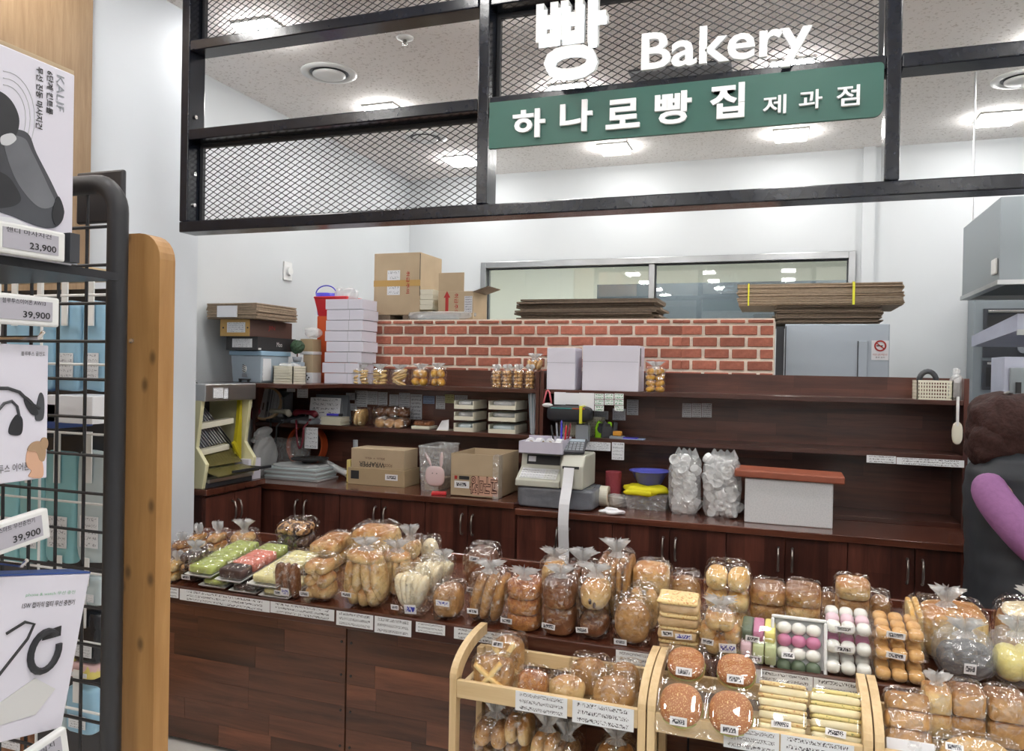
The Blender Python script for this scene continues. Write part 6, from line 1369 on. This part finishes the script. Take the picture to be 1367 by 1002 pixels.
pack(818, 872, 795, A-.005, .09, 'square bag with one round sugared bun', slab('b_brown', 'bun', .85), 'flat', [(-.24, .13, .04)])
pack(843, 899, 750, Bk+.06, .13, 'bag of stacked golden buns behind the sugared bun', layers(2, ['b_gold'], 'bun', .004, .7), 'flat', [(-.22, .55)])
pack(838, 882, 779, Bk-.03, .08, 'bag of small pale rolls between the buns and the sugared bun', face_grid(2, 1, ['b_gold'], 'roll'), 'flat')
pack(878, 936, 790, A-.005, .1, 'clear pack of four stacked brown sandwiches', layers(8, ['b_tansand', 'b_fill2'], 'sandwich_layer', .003, .2, .7), 'clam', [(-.22, .38, .035), (.15, .36, .05, 'bsticker')], name='sandwich_pack', cat='sandwich')
pack(893, 938, 764, Bk+.09, .11, 'bag with a round brown bun and two labels at the back', slab('b_brown', 'bun', .8), 'flat', [(-.1, .6, .05), (.2, .4, .03, 'bsticker')])
pack(940, 1002, 752, Bk+.02, .15, 'large bag of six pale round morning rolls', face_grid(2, 3, ['b_pale'], 'roll', 1.0), 'flat', [(-.3, .3, .045)])
pack(932, 990, 805, A-.01, .1, 'bag of a ring shaped bread with two labels', [blobs([(.0+.3*math.cos(a), 0, .5+.3*math.sin(a), .21, .44, .2) for a in [k*math.pi/3 for k in range(6)]], 'b_gold', 'ring_piece')], 'frill', [(-.24, .4, .036), (.2, .32, .05, 'bsticker', .028)], body=.95)
pack(1001, 1049, 776, Bk+.05, .12, 'bag of square brown buns behind the pastel rice cakes', layers(3, ['b_brown'], 'bun', .003, .4), 'flat', [(-.28, .35)])
pack(1047, 1096, 778, Bk+.05, .12, 'bag of square brown buns behind the tray of rice cakes', layers(3, ['b_brown', 'b_gold'], 'bun', .003, .4), 'flat', [(-.05, .3, .05)])
pack(988, 1037, 846, A-.01, .12, 'clear box of pastel striped rice cake', [cakes(3, 1, ['m_lilac', 'm_mint', 'm_mint'], 'rice_cake', .004)], 'clam', [(-.1, .35, .045)], name='rice_cake_box', cat='rice cake')
pack(990, 1036, 818, A+.0, .12, 'clear box of green, purple and yellow rice cake on the pastel one', [cakes(3, 1, ['m_green', 'm_pink', 'b_yellow'], 'rice_cake', .004)], 'clam', [(-.15, .4, .04)], up=.062, name='rice_cake_box', cat='rice cake', h_=.045)
# white tray of mochi, standing up towards the viewer
t = pack(1037, 1096, 825, A-.015, .05, 'white tray of pink, white and green round rice cakes standing upright', face_grid(3, 4, ['m_green', 'm_white', 'm_pink', 'm_white'], 'rice_cake', 1.05, .95), None, [(-.22, .3, .036)], rx=R(-22), name='rice_cake_tray', cat='rice cake', h_=.15)
hw = .062; MB().prism([(-hw-.01, .04, -.005), (hw+.01, .04, -.005), (hw+.014, .04, .155), (-hw-.014, .04, .155)], (0, .006, 0)).build('tray_back', 'white', t, bevel=.004)
for s_ in (-1, 1): S('tray_rim', 'white', (s_*(hw+.012)-.005, .005, 0), (s_*(hw+.012)+.005, .042, .15), t, .004)
S('tray_rim', 'white', (-hw-.012, .005, -.008), (hw+.012, .042, .002), t, .004); S('tray_rim', 'white', (-hw-.016, .01, .15), (hw+.016, .042, .16), t, .004)
for i, (yt, up, l) in enumerate(((858, 0, 'clear box of white rice cakes at the bottom of a stack'), (836, .045, 'clear box of white and pink rice cakes in the middle of a stack'), (806, .09, 'clear box of white and pale pink rice cakes on top of a stack'))):
    pack(1098, 1166, yt, A-.01+i*.03, .17, l, [cakes(3, 3, [['m_white', 'm_white', 'm_white'], ['m_white', 'm_pink', 'm_white'], ['m_white', 'm_lilac', 'm_white']][i], 'rice_cake', .004, .8)], 'clam', [] if not i else [(-.1, .7, .05)], up=up, name='rice_cake_box', cat='rice cake', group='clear rice cake boxes', w_=.135, h_=.043)
for i, (yt, up, l) in enumerate(((880, 0, 'clear box of tan nut rice cakes at the bottom of a stack'), (850, .045, 'clear box of tan nut rice cakes in the middle of a stack'), (815, .09, 'clear box of tan nut rice cakes on top of a stack'))):
    pack(1162, 1236, yt, A-.01+i*.03, .17, l, [cakes(3, 3, ['m_tan'], 'rice_cake', .004, .8)], 'clam', [] if not i else [(-.1, .7, .05)], up=up, name='rice_cake_box', cat='rice cake', group='clear rice cake boxes', w_=.14, h_=.043)
pack(1096, 1116, 789, Cb+.08, .08, 'small bag of a brown bun at the back, left of the stack', slab('b_brown', 'bun', .8), 'flat')
pack(1111, 1162, 771, Cb+.0, .12, 'bag of three stacked golden buns behind the rice cake boxes', layers(3, ['b_gold', 'b_brown'], 'bun', .004, .6), 'flat', [(0, .3, .05)])
pack(1158, 1190, 792, Cb+.06, .09, 'small bag of a brown bun at the back, right of the stack', slab('b_brown', 'bun', .8), 'flat')
# big loaves
def big_loaf(t, w_, d, h_, rs):
    x = -w_/2
    for k, fr in enumerate((.09, .09, .82)):
        ww_ = w_*fr; MB().blob((x+ww_/2, d*.5, h_*.5), (ww_*.5, d*.48, h_*(.49 if k else .47)), .4, .35 if k == 2 else .5, 24, 14, .03, 14, k, Matrix.Rotation(-.06, 3, 'Y')).build('loaf_slice' if k < 2 else 'loaf', 'b_pale' if k < 2 else 'b_gold', t, smooth=True); x += ww_
pack(1205, 1322, 752, Bk+.03, .17, 'large bag of thick sliced white loaf with a gathered top', big_loaf, 'frill', body=.7, h_=.2)
pack(1320, 1440, 786, Bk+.02, .16, 'bag of loaf with a cream coloured top at the right edge', [slab('b_brown', 'loaf', .35, .9), blobs([(0, 0, .9, .46, .46, .1)], 'b_white', 'cream_top')], 'frill', body=.78)
pack(1240, 1335, 828, A+.04, .16, 'knotted cloudy bag of black sesame rice cake with a round sticker', [blobs([(-.2, 0, .4, .26, .4, .34), (.2, 0, .4, .27, .42, .36), (0, -.1, .62, .26, .36, .26)], 'b_black', 'rice_cake')], 'frill', [(.0, .45, .03, 'sticker', .03)], filmm='haze', body=.78, e=.9, name='rice_cake_bag', cat='rice cake')
pack(1312, 1400, 826, A+.04, .16, 'knotted cloudy bag of yellow rice cake at the right edge', [blobs([(-.15, 0, .4, .3, .42, .34), (.2, 0, .42, .28, .42, .36)], 'b_yellow', 'rice_cake')], 'frill', [(.3, .12, .04)], filmm='haze', body=.78, e=.85, name='rice_cake_bag', cat='rice cake')
# ------------------------------------------------------------------ on the racks
RF = 2.145
def crossed(e):
    def f(t, w_, d, h_, rs):
        a, b_, c_ = w_*.49, d*.48, h_*.49; k = 2/e
        for ang in (.95, 2.55):
            pts = []
            for i in range(15):
                u = (i-7)/7*.92; x, z = math.cos(ang)*u*a*1.05, math.sin(ang)*u*c_*1.05
                q = max(0, 1-abs(x/a)**k-abs(z/c_)**k); pts.append((x, d*.5-b_*q**(e/2), h_*.5+z))
            MB().tube(pts, .0095, 8).build('cross_band', 'b_pale', t, smooth=True)
    return f
pack(626, 690, 852, RF, .09, 'bag of square brown bread with a pale cross on the rack', [slab('b_brown', 'bread', .45), crossed(.45)], 'flat', [(-.3, .06, .035)], zb=RZ, rx=R(-10), h_=.118, w_=.13)
pack(650, 705, 838, RF+.11, .09, 'bag of a bread with a pale cross behind the square one', [slab('b_brown', 'bread', .6), crossed(.6)], 'flat', [(-.2, .8, .036)], zb=RZ, rx=R(-8), h_=.145, w_=.11)
pack(684, 738, 872, RF, .09, 'bag of a rugged streusel bun on the rack', slab('b_crumb', 'bun', .8, amp=.12, fq=50), 'flat', [(-.2, .06, .035)], zb=RZ, rx=R(-10), h_=.095, w_=.105)
pack(726, 786, 878, RF, .09, 'bag of a golden folded apple bun on the rack', [slab('b_gold', 'bun', .85, amp=.14, fq=24), blobs([(-.1, -.38, .55, .3, .12, .2, .5)], 'b_gold', 'fold')], 'flat', [(-.22, .06, .038)], zb=RZ, rx=R(-10), h_=.095, w_=.115)
pack(752, 820, 862, RF+.1, .09, 'loose clear bag of a pale bun behind the apple bun', slab('b_brown', 'bun', .8), 'flat', zb=RZ, rx=R(-8), h_=.118, w_=.125)
pack(786, 852, 886, RF, .1, 'bag of a large smooth round brown bread on the rack', slab('b_brown', 'bread', .9), 'flat', [(-.3, .08, .04)], zb=RZ, rx=R(-12), h_=.115, w_=.135)
pack(810, 856, 872, RF+.11, .08, 'bag of a brown bread in the right corner of the rack', slab('b_brown', 'bread', .8), 'flat', zb=RZ, rx=R(-8), h_=.115, w_=.1)
LZ = .191
for i, (a, b_, h2_, m_, l) in enumerate(((628, 690, .25, 'b_brown', 'tall bag of brown rolls at the left of the lower rack shelf'), (672, 716, .27, 'b_gold', 'tall bag of golden rolls on the lower rack shelf'), (706, 752, .235, 'b_gold', 'tied bag of golden bread on the lower rack shelf'), (738, 772, .21, 'b_brown', 'tied bag of brown bread on the lower rack shelf'), (788, 852, .235, 'b_gold', 'knotted bag of round golden bread at the right of the lower rack shelf'))):
    pack(a, b_, 950, RF+.02*(i % 2), .15, l, face_grid(2, 3, [m_], 'roll'), 'frill', zb=LZ, rx=0, h_=h2_+.05, body=.8, w_=.115 if i in (0, 4) else .09)
# burgers in clear boxes
def burger(px, zb, Y, label, rx, sz=.125):
    x = xat(px, Y, zb+.05); t = thing('burger_box', label, 'burger', (x, Y, zb+.004), 0, 'boxed sesame burgers', rx); h2_ = .07
    MB().lathe([(.001, .004), (sz*.40, .006), (sz*.46, .018), (sz*.44, .026), (.001, .028)], (0, sz/2, 0), 26).build('lower_bun', 'b_gold', t, smooth=True)
    MB().blob((0, sz/2, .031), (sz*.47, sz*.47, .005), .8, 1, 26, 6, .08, 40, px).build('filling', 'b_green', t, smooth=True)
    MB().blob((0, sz/2, .044), (sz*.46, sz*.46, .026), .9, .85, 26, 12).build('upper_bun', 'b_seed', t, smooth=True)
    MB().blob((0, sz/2, .036), (sz*.5+.004, sz*.5+.004, .04), .4, .4, 28, 12).build('lid', 'clam', t, smooth=True)
    MB().blob((0, sz/2, .022), (sz*.5+.014, sz*.5+.014, .003), .3, .4, 28, 6).build('rim', 'clam', t, smooth=True)
    B('price_sticker', 'sticker', (0, .012, .062), (.045, .022, .0012), t, rot=Matrix.Rotation(R(35), 3, 'X')); return t
burger(908, RZ-.005, RF-.015, 'boxed sesame burger at the front left of the rack', R(48)); burger(975, RZ-.005, RF-.015, 'boxed sesame burger at the front, beside the sandwiches', R(48))
burger(914, RZ+.07, RF+.10, 'boxed sesame burger stacked behind, left of two', R(30), .115); burger(982, RZ+.07, RF+.10, 'boxed sesame burger stacked behind, right of two', R(30), .115)
for i, (a, b_, f_, l) in enumerate(((1012, 1077, 'b_fill2', 'clear pack of five layered salad sandwiches on the rack'), (1082, 1153, 'b_fill', 'clear pack of five layered egg sandwiches on the rack'))):
    pack(a, b_, 910, RF, .07, l, layers(10, ['b_sand', f_], 'sandwich_layer', .003, .2, .64), 'clam', [(-.02, .32, .05)], zb=RZ, rx=R(-28), name='sandwich_pack', cat='sandwich', h_=.168, w_=.138)
for i, px in enumerate((930, 1010, 1090)): pack(px-32, px+32, 990, RF, .14, 'dark bag of bread on the lower shelf under the '+['front burgers', 'burger and sandwich gap', 'egg sandwiches'][i], face_grid(2, 2, ['b_dark'], 'roll'), 'frill', zb=LZ, rx=0, h_=.2, w_=.12)
# right rack
pack(1180, 1250, 905, RF-.0, .08, 'tall clear pack of brown loaf cakes with a white paper band', [layers(4, ['b_brown'], 'loaf_cake', .002, .3), lambda t, w_, d, h_, rs: B('paper_band', 'paper', (0, d*.5-.002, h_*.26), (w_*1.04, d*1.04, h_*.2), t, .002)], 'flat', zb=RZ, rx=R(-26), h_=.19, w_=.115)
pack(1232, 1268, 890, RF+.08, .1, 'narrow bag of two stacked pale pound cakes', layers(2, ['b_gold'], 'pound_cake', .002, .3), 'frill', zb=RZ+.05, rx=0, h_=.15, w_=.07, body=.85)
pack(1268, 1312, 893, RF+.08, .1, 'bag of two stacked brown pound cakes, middle of the row', layers(2, ['b_brown'], 'pound_cake', .002, .3), 'flat', zb=RZ+.05, rx=0, h_=.135, w_=.088)
pack(1314, 1366, 900, RF+.08, .1, 'bag of two stacked brown pound cakes at the right edge', layers(2, ['b_brown'], 'pound_cake', .002, .3), 'flat', zb=RZ+.05, rx=0, h_=.135, w_=.095)
pack(1250, 1372, 960, RF-.03, .05, 'bag of a wide flat round seeded bread leaning at the front', [slab(speckle('seeded_crust', srgb(212, 172, 114), srgb(130, 86, 46), 60, .62), 'flat_bread', .9)], 'flat', [(-.28, .62, .04)], zb=RZ, rx=R(-38), h_=.125, w_=.19)
# ------------------------------------------------------------------ person behind the display, facing right
M['skinp'] = plain('skin', srgb(214, 170, 146), .5); M['hair'] = plain('dark_brown_hair', srgb(52, 32, 29), .7, var=.35, nscale=60, bump=.6, spec=.2)
M['vest'] = plain('black_quilted_vest', srgb(36, 40, 46), .6, var=.1, nscale=14, bump=.2); M['purple'] = plain('mauve_knit', srgb(146, 98, 146), .75, var=.07, nscale=60, bump=.2); M['trouser'] = plain('dark_trousers', srgb(36, 36, 44), .8)
pe = thing('person', 'person with dark brown hair in a black quilted vest and mauve sleeves, back turned', 'person', (.785, 3.2, 0))
def skinned(name, chains, mat, parent, lev=2):
    vs, es, rad = [], [], []
    for ch in chains:
        prev = None
        for (p, r_) in ch:
            idx = None
            for i, q in enumerate(vs):
                if (Vector(q)-Vector(p)).length < 1e-5: idx = i
            if idx is None: vs.append(p); rad.append(r_); idx = len(vs)-1
            if prev is not None and prev != idx: es.append((prev, idx))
            prev = idx
    me = bpy.data.meshes.new(name); me.from_pydata(vs, es, []); o = bpy.data.objects.new(name, me); COL.objects.link(o); o.parent = parent
    sk = o.modifiers.new('skin', 'SKIN'); sk.use_smooth_shade = True
    for i, r_ in enumerate(rad):
        q = me.skin_vertices[0].data[i]; q.radius = (r_, r_) if not isinstance(r_, tuple) else r_; q.use_root = (i == 0)
    ss = o.modifiers.new('smooth', 'SUBSURF'); ss.levels = lev; ss.render_levels = lev
    me.materials.append(M[mat]); return o
PV = (0, 0, .82)
def arm(s_): # s_=-1 is the arm nearer the viewer
    o_x = 0 if s_ < 0 else .09; sh = (-.10+o_x, s_*.165, 1.16); el = (.02+o_x, s_*.2, .93); wr_ = (.23+o_x*.6, s_*.165, .95); pm = (.29+o_x*.6, s_*.16, .955)
    base = [((-.0, 0, 1.16), .05), (sh, .022), (el, .028), (wr_, .026), (pm, .03)]
    out = [base]
    for k, (dy, l) in enumerate(((-.03, .06), (-.01, .07), (.01, .066), (.028, .052))): out.append([(pm, .03), ((pm[0]+.035, pm[1]+dy, pm[2]-.004), .009), ((pm[0]+.035+l*.5, pm[1]+dy*1.1, pm[2]-.014), .008), ((pm[0]+.03+l*.8, pm[1]+dy*1.1, pm[2]-.035), .007)])
    out.append([(pm, .03), ((pm[0]+.01, pm[1]-s_*.035, pm[2]+.012), .01), ((pm[0]+.04, pm[1]-s_*.05, pm[2]+.004), .008)])
    return out
ch = [[(PV, .11), ((-.02, 0, 1.0), .105), ((-.0, 0, 1.16), .05), ((.01, 0, 1.26), .042), ((.03, 0, 1.35), .07), ((.035, 0, 1.40), .05)]]
for s_ in (-1, 1):
    ch += arm(s_); ch.append([(PV, .11), ((0, s_*.085, .75), .08), ((.02, s_*.09, .43), .05), ((-.01, s_*.09, .09), .036), ((.0, s_*.09, .04), .035), ((.12, s_*.10, .03), .03)])
body = skinned('body', ch, 'skinp', pe)
# face details (turned away)
for s_ in (-1, 1): MB().blob((.105, s_*.032, 1.345), (.006, .012, .007), nu=10, nv=6).build('eye', 'ink', pe, smooth=True)
MB().blob((.118, 0, 1.325), (.014, .012, .02), nu=10, nv=8).build('nose', 'skinp', pe, smooth=True); MB().blob((.108, 0, 1.293), (.006, .024, .006), nu=10, nv=6).build('mouth', 'redink', pe, smooth=True)
for s_ in (-1, 1): MB().blob((.02, s_*.075, 1.33), (.016, .008, .028), nu=10, nv=8).build('ear', 'skinp', pe, smooth=True)
# hair: full bob covering the back of the head and neck
mb = MB(); mb.blob((-.035, 0, 1.325), (.135, .125, .125), .85, .9, 40, 26, .16, 16, 4); mb.blob((-.085, 0, 1.27), (.085, .12, .095), .8, .9, 36, 20, .2, 18, 9); mb.blob((.03, -.085, 1.28), (.07, .03, .10), .9, .9, 20, 14, .2, 20, 5); mb.blob((.03, .085, 1.28), (.07, .03, .10), .9, .9, 20, 14, .2, 20, 6)
hr = mb.build('hair', 'hair', pe, smooth=True)
MB().tube([(-.06, -.03, 1.445), (-.04, -.01, 1.452), (-.02, .02, 1.45)], .005, 6).build('hair_pin', 'chrome', pe)
# mauve top: torso underlayer collar and sleeves
skinned('sleeve', [[((-.12, -.13, 1.16), .05), ((-.14, -.19, 1.12), .066), ((-.075, -.22, 1.03), .066), ((.01, -.23, .92), .06), ((.12, -.2, .94), .046), ((.22, -.175, .95), .036)]], 'purple', pe)
skinned('sleeve', [[((.0, .12, 1.17), .06), ((.01, .165, 1.15), .06), ((.06, .19, 1.04), .058), ((.12, .20, .93), .054), ((.2, .18, .94), .046), ((.28, .16, .95), .036)]], 'purple', pe)
MB().tube([(.0, 0, 1.19), (.005, 0, 1.24), (.012, 0, 1.275)], [.085, .068, .06], 20).build('collar', 'purple', pe, smooth=True)
# vest: lofted torso shell with quilting rows
def ringp(z, rx, ry, cx, n=28): return [(cx+rx*math.copysign(abs(math.cos(2*math.pi*k/n))**.85, math.cos(2*math.pi*k/n)), ry*math.copysign(abs(math.sin(2*math.pi*k/n))**.8, math.sin(2*math.pi*k/n)), z) for k in range(n)]
prof = [(.62, .15, .20, .0), (.70, .158, .205, -.0), (.80, .15, .195, -.005), (.90, .145, .185, -.012), (1.0, .145, .185, -.018), (1.1, .145, .19, -.02), (1.17, .135, .195, -.02), (1.22, .11, .165, -.01), (1.25, .08, .09, .005), (1.262, .07, .072, .008)]
Z = []; nr = 46
for i in range(nr):
    f = i/(nr-1)*(len(prof)-1); a = int(min(f, len(prof)-2)); q = f-a; p0, p1 = prof[a], prof[a+1]
    v = [p0[k]+(p1[k]-p0[k])*q for k in range(4)]; puff = 1+.022*abs(math.sin(v[0]*math.pi/.075)); Z.append(ringp(v[0], v[1]*puff, v[2]*puff, v[3]))
vs = [p for r_ in Z for p in r_]; n = 28
MB().add(vs, [(i*n+k, i*n+(k+1) % n, (i+1)*n+(k+1) % n, (i+1)*n+k) for i in range(nr-1) for k in range(n)]).build('vest', 'vest', pe, smooth=True)
skinned('trousers', [[((0, 0, .78), .09), ((0, -.085, .72), .098), ((.02, -.09, .43), .07), ((-.01, -.09, .09), .058)], [((0, 0, .78), .09), ((0, .085, .72), .098), ((.02, .09, .43), .07), ((-.01, .09, .09), .058)]], 'trouser', pe)
for s_ in (-1, 1): MB().blob((.045, s_*.097, .045), (.13, .048, .045), .6, .8, 18, 10).build('shoe', 'ink', pe, smooth=True)
